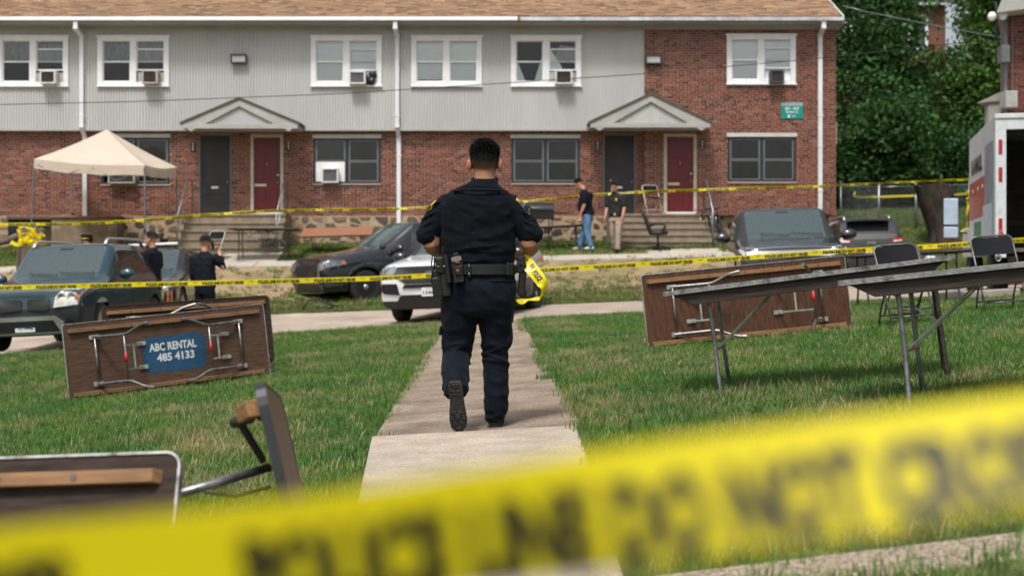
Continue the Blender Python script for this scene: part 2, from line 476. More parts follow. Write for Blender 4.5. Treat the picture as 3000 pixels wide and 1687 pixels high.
def brick_wall(name, Y, X0, X1, Z0, Z1, holes, limit, par=None):
    back = MB()
    xs = sorted({X0, X1, *[h[0] for h in holes], *[h[1] for h in holes]}); zs = sorted({Z0, Z1, *[h[2] for h in holes], *[h[3] for h in holes]})
    xs = [x for x in xs if X0 <= x <= X1]; zs = [z for z in zs if Z0 <= z <= Z1]
    for a, b_ in zip(xs, xs[1:]):
        for c, d in zip(zs, zs[1:]):
            mx, mz = (a + b_) / 2, (c + d) / 2
            if not any(h[0] < mx < h[1] and h[2] < mz < h[3] for h in holes): back.bx(a, b_, Y + .012, Y + .2, c, d)
    wall = back.build(name, MORT, par or house)
    items = []; ch = .0678; row = 0; z = Z0
    while z < Z1 - .01:
        header = row % 6 == 4
        bl = .103 if header else .209
        gap = .012
        x = X0 - (row % 2) * bl / 2 - random.uniform(0, .004)
        zc = z + ch / 2
        cuts = [(h[0], h[1]) for h in holes if h[2] < zc < h[3]]
        while x < X1:
            segs = [(max(x, X0), min(x + bl - gap, X1))]
            for c0, c1 in cuts:
                ns = []
                for a, b_ in segs:
                    if b_ <= c0 or a >= c1: ns.append((a, b_))
                    else:
                        if a < c0: ns.append((a, c0))
                        if b_ > c1: ns.append((c1, b_))
                segs = ns
            for a, b_ in segs:
                if b_ - a < .02: continue
                r_ = random.random()
                if r_ < (.34 if header else .09): k = random.uniform(.32, .6); c = (k * .85, k * 1.3, k * 1.6)
                elif r_ < .22: k = random.uniform(.6, .8); c = (k, k * .95, k)
                elif r_ < .34: k = random.uniform(1.15, 1.4); c = (k, k * 1.25, k * 1.25)
                else: k = random.uniform(.8, 1.15); c = (k, k * random.uniform(.92, 1.12), k)
                vs, fs = block(a, b_, z, min(z + ch - gap, Z1), Y, .02, .0025)
                items.append((vs, fs, c))
            x += bl
        z += ch; row += 1
    pieces(wall, 'brick', 'brickwork', items, BRICK, limit)
    return wall

XL = -18.0                                             # terrace runs on past the frame
XR = FX(2449, YW); XWL = FX(1888, YW)
Z_SB = FZ(380, YS)                                     # underside of siding
Z_BR = FZ(632, Y0)                                     # top of stone foundation
Z_TOP = FZ(83, YW)
rect = lambda a, b_, c, d, Y: (FX(a, Y), FX(b_, Y), FZ(d, Y), FZ(c, Y))   # px0, px1, py_top, py_bottom
LW = [rect(296, 498, 404, 540, Y0), rect(917, 1116, 406, 538, Y0), rect(1497, 1699, 406, 537, Y0)]
LWW = rect(2131, 2333, 402, 533, YW)
DO = {'d1': rect(583, 678, 394, 630, Y0), 'r1': rect(734, 830, 394, 630, Y0), 'd2': rect(1767, 1862, 393, 630, Y0), 'r2': rect(1945, 2041, 392, 627, YW)}
UW = [rect(-7, 201, 105, 255, YS), rect(286, 496, 105, 255, YS), rect(911, 1119, 105, 255, YS), rect(1205, 1412, 105, 255, YS), rect(1497, 1703, 105, 255, YS)]
UWW = rect(2129, 2331, 101, 249, YW)
LW0 = (-17.2, -15.3, LW[0][2], LW[0][3])
brick_wall('ground_floor_wall', Y0, XL, XWL, Z_BR, Z_SB + .02, [LW0] + LW + [DO['d1'], DO['r1'], DO['d2']], 190)
brick_wall('brick_wing_wall', YW, XWL, XR, Z_BR, Z_TOP, [LWW, DO['r2'], (UWW[0] + .03, UWW[1] - .03, UWW[2] + .03, UWW[3] - .03)], 110)
mb = MB()
mb.bx(XWL - .004, XWL + .2, YW + .02, Y0 + .3, Z_BR - 1.2, Z_TOP - .02)        # return of the wing
mb.bx(XR - .2, XR - .004, YW + .03, YW + 8.4, Z_BR - 1.5, Z_TOP + .3)           # gable side
mb.bx(XL, XR - .2, YW + 8.2, YW + 8.4, Z_BR - 1.5, Z_TOP + .3)
mb.build('side_wall', M('side_brick', (.27, .1, .07), rough=.9, var=.25, vs=14, bump=.4, bs=60), house)
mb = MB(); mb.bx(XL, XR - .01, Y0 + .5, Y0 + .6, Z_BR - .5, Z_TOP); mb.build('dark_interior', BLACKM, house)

# siding: ribbed sheets
mb = MB(); x = XL; rib = .0815
z0, z1 = Z_SB, FZ(84, YS)
holesS = [(u[0] + .05, u[1] - .05, u[2] + .05, u[3] - .05) for u in UW]
def ribbed(mb, xa, xb, za, zb, Y, depth=.022):
    n = max(1, int(round((xb - xa) / rib))); r_ = (xb - xa) / n
    prof = []
    for i in range(n):
        a = xa + i * r_
        prof += [(a, Y), (a + r_ * .70, Y), (a + r_ * .76, Y + depth), (a + r_ * .94, Y + depth)]
    prof.append((xb, Y))
    vs = [(x_, y_, za) for x_, y_ in prof] + [(x_, y_, zb) for x_, y_ in prof]; k = len(prof)
    mb.add(vs, [(i, i + 1, k + i + 1, k + i) for i in range(k - 1)])
xs = sorted({XL, XWL - .004, *[h[0] for h in holesS], *[h[1] for h in holesS]})
for a, b_ in zip(xs, xs[1:]):
    hs = [h for h in holesS if h[0] - 1e-4 <= a and b_ <= h[1] + 1e-4]
    if hs: ribbed(mb, a, b_, z0, hs[0][2], YS); ribbed(mb, a, b_, hs[0][3], z1, YS)
    else: ribbed(mb, a, b_, z0, z1, YS)
mb.build('siding', SIDE, house, fix=False)
mb = MB()
mb.bx(XL, XWL - .006, YS - .012, YS + .02, Z_SB - .035, Z_SB + .012); mb.bx(XWL - .05, XWL - .002, YS - .016, YS + .02, Z_SB + .013, z1)
mb.build('siding_trim', TRIMG, house)
mb = MB(); mb.bx(XL, XWL - .006, YS + .021, Y0 + .25, Z_SB - .03, Z_SB + .005)
mb.build('overhang_soffit', TRIMG, house)
# eaves: frieze, soffit, gutter
ze = FZ(50, 37.45)
mb = MB(); mb.bx(XL, XWL - .05, YS - .03, YS + .1, z1 - .06, ze - .02); mb.bx(XWL - .05, XR + .1, YW - .05, YW + .1, Z_TOP - .04, ze - .02)
mb.build('frieze_board', TRIMG, house, bevel=.006)
mb = MB(); mb.bx(XL, XR + .18, 37.5, YW + .2, ze - .16, ze - .13); mb.build('soffit', TRIMG, house)
def gutter(xa, xb, mat, drop):
    mb = MB(); prof = [(0, 0), (-.02, -.10), (.02, -.115), (.11, -.115), (.12, 0), (.105, 0), (.10, -.10), (.01, -.10), (.012, 0)]
    prof = [(37.40 + a, ze - drop + b_) for a, b_ in prof]; n = len(prof)
    vs = [(xa, p[0], p[1]) for p in prof] + [(xb, p[0], p[1]) for p in prof]
    mb.add(vs, [(i, (i + 1) % n, n + (i + 1) % n, n + i) for i in range(n)] + [tuple(range(n)), tuple(range(2 * n - 1, n - 1, -1))])
    return mb.build('gutter', mat, house)
gutter(XL, FX(1516, 37.4), WHITEG, 0)
gutter(FX(1524, 37.4), FX(2473, 37.4), M('bare_gutter', (.40, .41, .42), rough=.4, metal=.35, var=.2, vs=3, wear=(.25, .22, .2), wears=4), .012)

# roof with courses of shingles
pitch = math.atan(.46); ex, ez = math.cos(pitch), math.sin(pitch)
RY, RZ = 37.43, ze + .012
mb = MB()
X2 = FX(2470, 37.4)
mb.prism([(XL, RY, RZ), (X2, RY, RZ), (X2, RY + 4.8, RZ + 4.8 * .46), (XL, RY + 4.8, RZ + 4.8 * .46)], (0, 0, -.12))
mb.prism([(XL, RY + 4.8, RZ + 4.8 * .46), (X2, RY + 4.8, RZ + 4.8 * .46), (X2, RY + 9.6, RZ), (XL, RY + 9.6, RZ)], (0, 0, -.12))
roof = mb.build('roof', M('roof_deck', (.30, .19, .115), rough=.95, var=.2, vs=5), house)
items = []
for row in range(34):
    d0 = row * .143; x = XL - random.uniform(0, .3)
    while x < X2 + .02:
        wdt = random.choice((.16, .22, .30, .36)); xe = min(x + wdt, X2 + .02); xs_ = max(x, XL)
        lift = random.choice((.007, .012, .017))
        if xe - xs_ > .03:
            a = d0 - random.uniform(0, .006); b_ = d0 + .19
            q = lambda xx, d, h: (xx, RY + d * ex - h * ez, RZ + d * ez + h * ex)
            vs = [q(xs_, a, .001), q(xe - .004, a, .001), q(xe - .004, a, lift), q(xs_, a, lift), q(xs_, b_, .002), q(xe - .004, b_, .002)]
            k = random.choice((.68, .85, 1, 1, 1.12, 1.25)) * random.uniform(.93, 1.07)
            items.append((vs, [(0, 1, 2, 3), (3, 2, 5, 4), (0, 3, 4), (1, 5, 2)], (k, k * random.uniform(.96, 1.03), k * random.uniform(.92, 1.04))))
        x += wdt
pieces(roof, 'shingle', 'shingles', items, SHING, 290, order=lambda i: i % 700 if i < 700 else i)
mb = MB(); mb.prism([(X2 + .002, RY - .02, RZ - .13), (X2 + .002, RY - .02, RZ + .01), (X2 + .002, RY + 4.8, RZ + 2.21), (X2 + .002, RY + 4.8, RZ + 2.06)], (.03, 0, 0))
mb.build('rake_board', WHITEG, house)
mb = MB(); mb.prism([(XR - .1, YW + .1, Z_TOP), (XR - .1, YW + 8.3, Z_TOP), (XR - .1, RY + 4.8, RZ + 2.0)], (.09, 0, 0)); mb.build('gable_wall', _mats['side_brick'], house)

# downspouts
def downspout(px, pt, pb, jog):
    mb = MB(); w_ = .062
    yu, yl = (YS if jog else YW) - .05, (Y0 if jog else YW) - .05
    x = FX(px, YS)
    pts = [(x - .01, 37.46, FZ(pt - 5, 37.5)), (x - .01, 37.46, FZ(pt + 14, 37.5)), (x, yu, FZ(pt + 38, YS))]
    if jog: pts += [(x, yu, FZ(372, YS)), (x + .03, yl, FZ(404, Y0))]
    pts += [(x + (.03 if jog else 0), yl, FZ(pb, Y0))]
    for p, q in zip(pts, pts[1:]): mb.beam(p, q, w_ * 1.9, w_ * 1.5, up=(0, 1, 0))
    for p in pts[1:-1]: mb.box(p, (w_ * 2.1, w_ * 1.8, w_ * 1.2))
    o = mb.build('downspout', WHITEG, house, bevel=.008)
    for py in (105, 340) + ((455,) if jog else (430, 560)):
        m2 = MB(); m2.box((x + (.03 if jog and py > 400 else 0), (yl if jog and py > 400 else yu), FZ(py, YS)), (w_ * 2.5, w_ * 1.75, .03))
        m2.build('strap', WHITEG, o)
downspout(241, 70, 642, True); downspout(1164, 70, 662, True); downspout(2401, 68, 668, False)

# windows
def frame_rect(mb, x0, x1, z0, z1, y0, y1, wd, wt=None, wb=None):
    wt = wd if wt is None else wt; wb = wd if wb is None else wb
    mb.bx(x0, x0 + wd, y0, y1, z0, z1); mb.bx(x1 - wd, x1, y0, y1, z0, z1)
    mb.bx(x0 + wd, x1 - wd, y0 + .001, y1, z1 - wt, z1); mb.bx(x0 + wd, x1 - wd, y0 + .001, y1, z0, z0 + wb)
def glass_pane(par, x0, x1, z0, z1, y, nm='pane'):
    m1 = MB(); m1.bx(x0, x1, y, y + .006, z0, z1); m1.build(nm, PANE, par)
def cloth(par, nm, poly, y, mat):
    m1 = MB(); m1.prism([(a, y, b_) for a, b_ in poly], (0, .01, 0)); m1.build(nm, mat, par)
def white_window(r, Y, left, right, ac):
    x0, x1, z0, z1 = r; yf = Y - .035
    e = bpy.data.objects.new('window', None); COL.objects.link(e); e.parent = house
    m1 = MB(); frame_rect(m1, x0, x1, z0, z1, yf, Y + .12, .14, .15, .13); xm = (x0 + x1) / 2
    m1.bx(xm - .085, xm + .085, yf + .004, Y + .12, z0 + .13, z1 - .15)
    m1.bx(x0 - .03, x1 + .03, yf - .02, yf - .001, z1 - .05, z1 + .01); m1.bx(x0 - .02, x1 + .02, yf - .035, yf - .001, z0 - .01, z0 + .04)
    m1.build('frame', WHITE, e, bevel=.006)
    for side, (a, b_) in (('l', (x0 + .14, xm - .085)), ('r', (xm + .085, x1 - .14))):
        za, zb = z0 + .13, z1 - .15; zm = (za + zb) / 2
        up = side == 'r' and ac
        m2 = MB(); frame_rect(m2, a, b_, zm - .02, zb, Y + .03, Y + .06, .028, .02, .04); m2.build('sash', WHITE, e)
        lo = (zm - .38 + .30, zm + .02 + .30) if up else (za, zm + .015)
        m2 = MB(); frame_rect(m2, a, b_, lo[0] if not up else za + .32, lo[1] if not up else zb - .21, Y + .005, Y + .029, .028, .04, .04); m2.build('sash', WHITE, e)
        glass_pane(e, a + .02, b_ - .02, zm, zb - .01, Y + .045)
        glass_pane(e, a + .02, b_ - .02, (za + .33) if up else za + .01, (zb - .22) if up else zm, Y + .018)
        st = left if side == 'l' else right; yb = Y + .075
        if st == 'blind': cloth(e, 'blind', [(a, za), (b_, za), (b_, zb), (a, zb)], yb, BLIND)
        elif st == 'short': cloth(e, 'blind', [(a, za + .08), (b_, za + .08), (b_, zb), (a, zb)], yb, BLIND)
        elif st == 'top': cloth(e, 'curtain', [(a, zm), (b_, zm), (b_, zb - .04), (a, zb - .04)], yb, CURT)
        elif st == 'half': cloth(e, 'curtain', [(a, zm + .1), (a + .1, zm), (b_, zm), (b_, zb), (a, zb)], yb, CURT)
        elif st == 'drape':
            cloth(e, 'curtain', [(a, za), (a + .28, za), (a + .02, zm + .05), (a, zm + .05)], yb, BLIND); cloth(e, 'curtain', [(b_ - .26, za), (b_, za), (b_, zb - .25), (b_ - .04, zm + .1)], yb, BLIND)
        elif st == 'swag': cloth(e, 'curtain', [(a, za), (b_ - .2, za), (a + .3, zm - .05), (a, zm + .4)], yb, BLIND); cloth(e, 'curtain', [(a + .1, zm), (b_, zm), (b_, zb - .15), (a + .3, zb - .1)], yb + .02, CURT)
    return e
white_window(UW[0], YS, 'half', 'top', True); white_window(UW[1], YS, 'top', 'half', True); white_window(UW[2], YS, 'blind', 'blind', True)
white_window(UW[3], YS, 'short', 'blind', False); white_window(UW[4], YS, 'drape', 'swag', True); white_window(UWW, YW, 'blind', 'blind', True)
LINT = M('lintel_paint', (.55, .54, .51), rough=.6, var=.1, vs=4)
def dark_window(r, Y, sc=(1, 1, 0, 1), panel=False):
    x0, x1, z0, z1 = r
    e = bpy.data.objects.new('window', None); COL.objects.link(e); e.parent = house
    m1 = MB(); frame_rect(m1, x0, x1, z0, z1, Y + .015, Y + .14, .07, .05, .06); xm = (x0 + x1) / 2
    m1.bx(xm - .045, xm + .045, Y + .02, Y + .14, z0 + .06, z1 - .05); m1.build('frame', DARKF, e, bevel=.004)
    m1 = MB(); m1.bx(x0 - .02, x1 + .02, Y - .03, Y + .10, z1 + .002, z1 + .11); m1.build('lintel', LINT, e, bevel=.008)
    m1 = MB(); m1.bx(x0 - .01, x1 + .01, Y - .03, Y + .12, z0 - .045, z0 - .002); m1.build('sill', MORT, e, bevel=.006)
    zm = (z0 + z1) / 2 + .01; k = 0
    for a, b_ in ((x0 + .07, xm - .045), (xm + .045, x1 - .07)):
        for c, d in ((zm - .01, z1 - .05), (z0 + .06, zm - .02)):
            if panel and k == 1: k += 1; continue
            m2 = MB(); frame_rect(m2, a, b_, c, d, Y + .03, Y + .06, .045, .03, .03); m2.build('sash', SCREENF, e)
            glass_pane(e, a + .03, b_ - .03, c + .02, d - .02, Y + .045)
            cloth(e, 'insect_screen', [(a, c), (b_, c), (b_, d), (a, d)], Y + .10, MESHS if sc[k] else DARKF)
            k += 1
    return e
for r in [LW0] + LW: dark_window(r, Y0, panel=(r is LW[1] or r is LW[0]), sc=(0, 1, 1, 0) if r is LW[1] else (1, 0, 1, 1))
dark_window(LWW, YW, sc=(1, 1, 1, 0))

# doors
DGREY = M('storm_door_brown', (.032, .030, .032), rough=.55, var=.15, vs=3)
DRED = M('red_door_paint', (.135, .0075, .013), rough=.4, var=.08, vs=3, coat=.1)
FRM = M('door_frame_cream', (.55, .49, .40), rough=.6, var=.12, vs=5)
BRASS = M('brass', (.55, .38, .12), rough=.3, metal=.9, var=.1)
CHROME = M('dull_chrome', (.6, .6, .6), rough=.25, metal=.9, var=.1)
def door(r, Y, red):
    x0, x1, z0, z1 = r
    e = bpy.data.objects.new('door', None); COL.objects.link(e); e.parent = house
    fw = .085 if red else .04
    m1 = MB(); frame_rect(m1, x0, x1, z0, z1, Y - .01, Y + .14, fw, fw, .03); m1.build('frame', FRM if red else SCREENF, e, bevel=.005)
    m1 = MB(); m1.bx(x0 + fw, x1 - fw, Y + .05, Y + .10, z0 + .03, z1 - fw)
    W_ = x1 - x0 - 2 * fw; H_ = z1 - z0 - fw - .03
    if red:
        for cx in (.27, .73):
            for (a, b_) in ((.05, .36), (.43, .76), (.82, .94)):
                frame_rect(m1, x0 + fw + W_ * (cx - .17), x0 + fw + W_ * (cx + .17), z0 + .03 + H_ * a, z0 + .03 + H_ * b_, Y + .038, Y + .051, .025)
                m1.bx(x0 + fw + W_ * (cx - .12), x0 + fw + W_ * (cx + .12), Y + .042, Y + .051, z0 + .03 + H_ * a + .05, z0 + .03 + H_ * b_ - .05)
    else:
        frame_rect(m1, x0 + fw, x1 - fw, z0 + .03, z1 - fw, Y + .035, Y + .051, .09, .09, .14); m1.bx(x0 + fw, x1 - fw, Y + .036, Y + .051, z0 + .6, z0 + .78)
    m1.build('door_leaf', DRED if red else DGREY, e)
    m1 = MB(); m1.bx(x0 + fw + W_ * (.03 if red else .36), x0 + fw + W_ * (.48 if red else .60), Y + .018, Y + .037, z0 + (.80 if red else .74), z0 + (.87 if red else .80)); m1.build('mail_slot', M('mail_slot_cream', (.62, .55, .38), rough=.4, var=.1) if red else WHITE, e, bevel=.004)
    m1 = MB(); m1.lathe([(.0, -.06), (.03, -.05), (.033, -.02), (.015, -.01), (.015, .03)], 12, Matrix.Translation((x1 - fw - .07, Y + .03, z0 + .92)) @ Matrix.Rotation(R(-90), 4, 'X')); m1.build('handle', BRASS if red else CHROME, e, smooth=True)
    if red:
        m1 = MB(); m1.lathe([(.0, -.03), (.02, -.03), (.025, .02)], 10, Matrix.Translation(((x0 + x1) / 2, Y + .035, z0 + 1.42)) @ Matrix.Rotation(R(-90), 4, 'X')); m1.build('knocker', BRASS, e)
        m1 = MB(); m1.lathe([(.0, -.03), (.026, -.03), (.028, .02)], 10, Matrix.Translation((x1 - fw - .07, Y + .035, z0 + 1.12)) @ Matrix.Rotation(R(-90), 4, 'X')); m1.build('lock', CHROME, e)
door(DO['d1'], Y0, False); door(DO['r1'], Y0, True); door(DO['d2'], Y0, False); door(DO['r2'], YW, True)

# wall lamps and house-number plates
def wall_lamp(px0, px1, py0, py1, Y):
    x0, x1, z1, z0 = FX(px0, Y), FX(px1, Y), FZ(py0, Y), FZ(py1, Y)
    m1 = MB(); m1.prism([(x0, Y - .001, z0), (x1, Y - .001, z0), (x1, Y - .001, z1), (x0, Y - .001, z1)], (0, -.10, 0)); frame_rect(m1, x0 - .01, x1 + .01, z0 - .01, z1 + .01, Y - .16, Y - .101, .04)
    o = m1.build('wall_lamp', M('lamp_housing', (.045, .045, .042), rough=.5, var=.1), house, bevel=.008)
    m1 = MB(); m1.bx(x0 + .032, x1 - .032, Y - .13, Y - .102, z0 + .032, z1 - .032); m1.build('lens', M('lamp_lens', (.45, .46, .45), rough=.3, var=.08), o)
wall_lamp(679, 724, 162, 187, YS); wall_lamp(1891, 1936, 164, 189, YW)
PLATE = M('number_plate_black', (.015, .015, .016), rough=.4, var=.1)
for px, Y, py, num in ((566, Y0, 430, '809'), (846, Y0, 428, '807'), (1751, Y0, 428, '805'), (2057, YW, 424, '803')):
    x, z = FX(px, Y), FZ(py, Y)
    m1 = MB(); m1.bx(x - .06, x + .06, Y - .02, Y - .001, z - .13, z + .13); o = m1.build('number_plate', PLATE, house, bevel=.004)
    m1 = MB()
    for k, ch in enumerate(num): put_text(m1, ch, (x, Y - .024, z + .08 - .08 * k), (1, 0, 0), (0, 0, 1), .062, bold=.02)
    m1.build('lettering', WHITE, o)

# porch hoods
def hood(apx, apy, lpx, rpx, epy, bpy_, Yw, proj):
    Yh = Yw - proj
    e = bpy.data.objects.new('porch_hood', None); COL.objects.link(e); e.parent = house
    A = Vector((FX(apx, Yh), Yh, FZ(apy, Yh))); Lp = Vector((FX(lpx, Yh), Yh, FZ(epy, Yh))); Rp = Vector((FX(rpx, Yh), Yh, FZ(epy, Yh)))
    zb = FZ(bpy_, Yh); D = Vector((0, proj - .002, 0)); t = Vector((0, 0, -.06))
    for p, q in ((Lp, A), (A, Rp)):
        m1 = MB(); m1.prism([p, q, q + t, p + t], D); m1.build('hood_roof', M('hood_shingle', (.10, .085, .07), rough=.9, var=.2, vs=12), e)
    fr = Vector((0, .03, 0)); m1 = MB()
    dn = Vector((0, 0, -.19)); o_ = Vector((0, 0, -.062))
    m1.prism([Lp + o_ + fr, A + o_ + fr, A + o_ + dn + fr, Lp + o_ + dn + fr + Vector((.3, 0, 0))], (0, .04, 0)); m1.prism([A + o_ + fr, Rp + o_ + fr, Rp + o_ + dn + fr - Vector((.3, 0, 0)), A + o_ + dn + fr], (0, .041, 0))
    m1.bx(Lp.x + .06, Rp.x - .06, Yh + .025, Yh + .07, zb, zb + .13); m1.bx(Lp.x + .1, Rp.x - .1, Yh + .0712, Yw - .003, zb, zb + .03)
    m1.bx(Lp.x + .06, Lp.x + .1, Yh + .0711, Yw - .003, zb, zb + .13); m1.bx(Rp.x - .1, Rp.x - .06, Yh + .0711, Yw - .003, zb, zb + .13)
    m1.build('fascia', TRIMG, e, bevel=.006)
    # ribbed tympanum
    m1 = MB(); n = 44; yb = Yh + .09
    for i in range(n):
        a = lerp(Lp.x + .3, Rp.x - .3, i / n); b_ = lerp(Lp.x + .3, Rp.x - .3, (i + .72) / n)
        h = lambda x_: zb + .131 + max(0.01, (A.z - .3 - zb - .13) * (1 - abs(x_ - A.x) / ((Rp.x - Lp.x) / 2 - .25)))
        m1.prism([(a, yb, zb + .13), (b_, yb, zb + .13), (b_, yb, h(b_)), (a, yb, h(a))], (0, .02, 0))
    m1.prism([(Lp.x + .1, yb + .014, zb + .13), (Rp.x - .1, yb + .014, zb + .13), (A.x, yb + .014, A.z - .15)], (0, .02, 0))
    m1.build('tympanum', SIDE, e)
hood(700, 284, 526, 878, 358, 377, YS, .95)
hood(1907, 271, 1724, 2088, 356, 374, YW, .95)

# stone foundation
def clip(poly, nx_, ny_, d):
    out = []
    for i in range(len(poly)):
        a, b_ = poly[i], poly[(i + 1) % len(poly)]
        da, db = a[0] * nx_ + a[1] * ny_ - d, b_[0] * nx_ + b_[1] * ny_ - d
        if da <= 0: out.append(a)
        if (da < 0) != (db < 0) and abs(da - db) > 1e-9:
            t = da / (da - db); out.append((a[0] + (b_[0] - a[0]) * t, a[1] + (b_[1] - a[1]) * t))
    return out
mb = MB(); mb.bx(XL, XR - .01, Y0 - .02, Y0 + .3, -.6, Z_BR - .002); fnd = mb.build('foundation', M('foundation_mortar', (.42, .31, .21), rough=.95, var=.18, vs=6, bump=.5, bs=50), house)
items = []; rr = random.Random(5)
cells = []
for i in range(66):
    for j in range(5): cells.append((XL + (i + rr.uniform(.05, .95)) * .415 + (j % 2) * .2, .24 + (j + rr.uniform(.1, .9)) * .25))
for k, (cx, cz) in enumerate(cells):
    hx, hz_ = rr.uniform(.12, .34), rr.uniform(.07, .17); poly = [(cx - hx, cz - hz_ * .8), (cx - hx * .7, cz - hz_), (cx + hx * .8, cz - hz_), (cx + hx, cz - hz_ * .6), (cx + hx, cz + hz_ * .7), (cx + hx * .6, cz + hz_), (cx - hx * .8, cz + hz_), (cx - hx, cz + hz_ * .5)]
    for (ox, oz) in cells:
        if (ox, oz) == (cx, cz) or abs(ox - cx) > 1.2 or abs(oz - cz) > .8: continue
        nx_, nz_ = ox - cx, (oz - cz); L = math.hypot(nx_, nz_)
        nx_, nz_ = nx_ / L, nz_ / L; poly = clip(poly, nx_, nz_, (cx + ox) / 2 * nx_ + (cz + oz) / 2 * nz_ - rr.uniform(.016, .075))
        if len(poly) < 3: break
    poly = clip(poly, 0, 1, Z_BR - .03); poly = clip(poly, 1, 0, XR - .03) if len(poly) > 2 else poly
    if len(poly) < 3: continue
    ax = sum(p[0] for p in poly) / len(poly); az = sum(p[1] for p in poly) / len(poly)
    if max(p[0] for p in poly) - min(p[0] for p in poly) < .08: continue
    n = len(poly); pr = rr.uniform(.03, .055)
    vs = [(p[0], Y0 - .019, p[1]) for p in poly] + [(lerp(p[0], ax, .10) + rr.uniform(-.01, .01), Y0 - pr, lerp(p[1], az, .12)) for p in poly]
    t = rr.random()
    c = (.42, .46, .5) if t < .28 else ((.28, .30, .33) if t < .42 else ((.95, .8, .62) if t < .75 else (.7, .62, .55)))
    q = rr.uniform(.75, 1.15)
    items.append((vs, [tuple(range(n, 2 * n))] + [(i, (i + 1) % n, n + (i + 1) % n, n + i) for i in range(n)], tuple(v_ * q for v_ in c)))
pieces(fnd, 'stone', 'stones', items, STONEM, 300)

# stoops with their hand rails
def stoop(px0, px1, Yf_, label):
    e = thing('stoop', label, 'steps', (0, 0, 0))
    x0, x1 = FX(px0, 37.2), FX(px1, 37.2); zt = FZ(631, Y0); zg = gz((x0 + x1) / 2, 36.0) - .1
    n = 5; rise = (zt - zg - .08) / n
    for k in range(n):
        m1 = MB(); yfront = 37.15 - k * .285
        m1.bx(x0 - (.06 if k == n - 1 else 0), x1 + (.12 if k == n - 1 else 0), yfront, (Y0 - .075 if k == 0 else yfront + .30), zg - .3, zt - k * rise - (.002 * k))
        m1.bx(x0 - .02 - (.06 if k == n - 1 else 0), x1 + .02 + (.12 if k == n - 1 else 0), yfront - .03, yfront + .25, zt - k * rise - (.002 * k) - .055, zt - k * rise - (.002 * k) + .004)
        m1.build('landing' if k == 0 else 'step', CONC, e, bevel=.008)
    for sx, x_ in ((-1, x0 + .05), (1, x1 - .05)):
        m1 = MB(); yt, yb = 37.7, 35.95; zb = zg + rise
        m1.tube([(x_, yt, zt), (x_, yt, zt + .92), (x_, 37.1, zt + .92), (x_, yb, zb + .85), (x_, yb, zb - .1)], .021, 8)
        m1.tube([(x_, yt, zt + .45), (x_, 37.1, zt + .45), (x_, yb, zb + .42)], .014, 6)
        m1.build('hand_rail', GALV, e, smooth=True)
    return e
stoop(546, 838, 36, 'concrete stoop with pipe rails below the door pair nearest the canopy tent')
stoop(1783, 2074, 36, 'concrete stoop with pipe rails below the doors beside the brick wing')
mb = MB(); mb.bx(FX(742, 38), FX(824, 38), 38.02, 38.2, FZ(632, 38), FZ(622, 38)); mb.bx(FX(1952, 37.8), FX(2034, 37.8), 37.8, 37.95, FZ(632, 37.8), FZ(621, 37.8))
mb.build('threshold', WHITEG, house)

# basement areaway and its rendered wall
mb = MB(); xa, xb = FX(152, 37.6), FX(345, 37.6)
mb.bx(xa, xb, 37.55, 38.17, -.2, FZ(639, 37.6)); mb.bx(xa - .03, xb + .03, 37.5, 38.17, FZ(639, 37.6) + .002, FZ(632, 37.6))
mb.build('areaway_wall', M('areaway_render', (.25, .18, .115), rough=.95, var=.2, vs=3, bump=.4, bs=40, wear=(.33, .29, .24), wears=2.2), house, bevel=.015)
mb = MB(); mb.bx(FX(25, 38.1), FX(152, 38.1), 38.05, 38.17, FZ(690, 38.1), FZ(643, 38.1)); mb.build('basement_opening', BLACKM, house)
mb = MB(); mb.bx(FX(22, 38.1), FX(154, 38.1), 38.0, 38.17, FZ(643, 38.1) + .002, FZ(634, 38.1)); mb.build('basement_lintel', M('old_timber', (.11, .075, .05), rough=.9, var=.2, vs=6, stretch=(1, 1, 8)), house)
mb = MB(); mb.bx(XR, XR + .14, 38.4, 38.8, FZ(421, 38.2), FZ(355, 38.2)); mb.build('meter_box', M('meter_tan', (.52, .42, .29), rough=.5, var=.1), house, bevel=.01)

# window air conditioners: each one a thing in its window
def aircon(px0, px1, py0, py1, Y, label, cab, grl, wing=None, proj=.3):
    x0, x1, z1, z0 = FX(px0, Y - .2), FX(px1, Y - .2), FZ(py0, Y - .2), FZ(py1, Y - .2)
    e = thing('air_conditioner', label, 'air conditioner', ((x0 + x1) / 2, Y, z0), group='window air conditioners')
    w2, h = (x1 - x0) / 2, z1 - z0
    m1 = MB(); frame_rect(m1, -w2, w2, 0, h, -proj, -.05, .05, .04, .04); m1.bx(-w2 + .02, w2 - .02, -proj + .05, .05, .02, h - .02); m1.build('cabinet', cab, e, bevel=.008)
    n = 11
    for k in range(n):
        m1 = MB(); m1.box((0, -proj + .035, .045 + (h - .09) * (k + .5) / n), (2 * w2 - .11, .012, (h - .09) / n * .55), Matrix.Rotation(R(25), 3, 'X')); m1.build('slat', grl, e)
    m1 = MB(); m1.bx(-w2 + .05, w2 - .05, -proj + .046, -proj + .0495, .04, h - .04); m1.build('coil', BLACKM, e)
    if wing:
        for a, b_ in ((-w2 - wing[0], -w2), (w2, w2 + wing[1])):
            if abs(b_ - a) > .02:
                m1 = MB(); k = int(abs(b_ - a) / .03) + 1
                for q in range(k): m1.bx(lerp(a, b_, q / k), lerp(a, b_, (q + .8) / k), -.03 + (q % 2) * .01, .0, .05, h - .03)
                m1.build('side_panel', wing[2], e)
    return e
ACW = M('aircon_white', (.66, .66, .64), rough=.5, var=.08, vs=6); ACG = M('aircon_grille', (.10, .09, .085), rough=.6, var=.15); ACGM = M('aircon_grille_grey', (.25, .25, .26), rough=.6, var=.1)
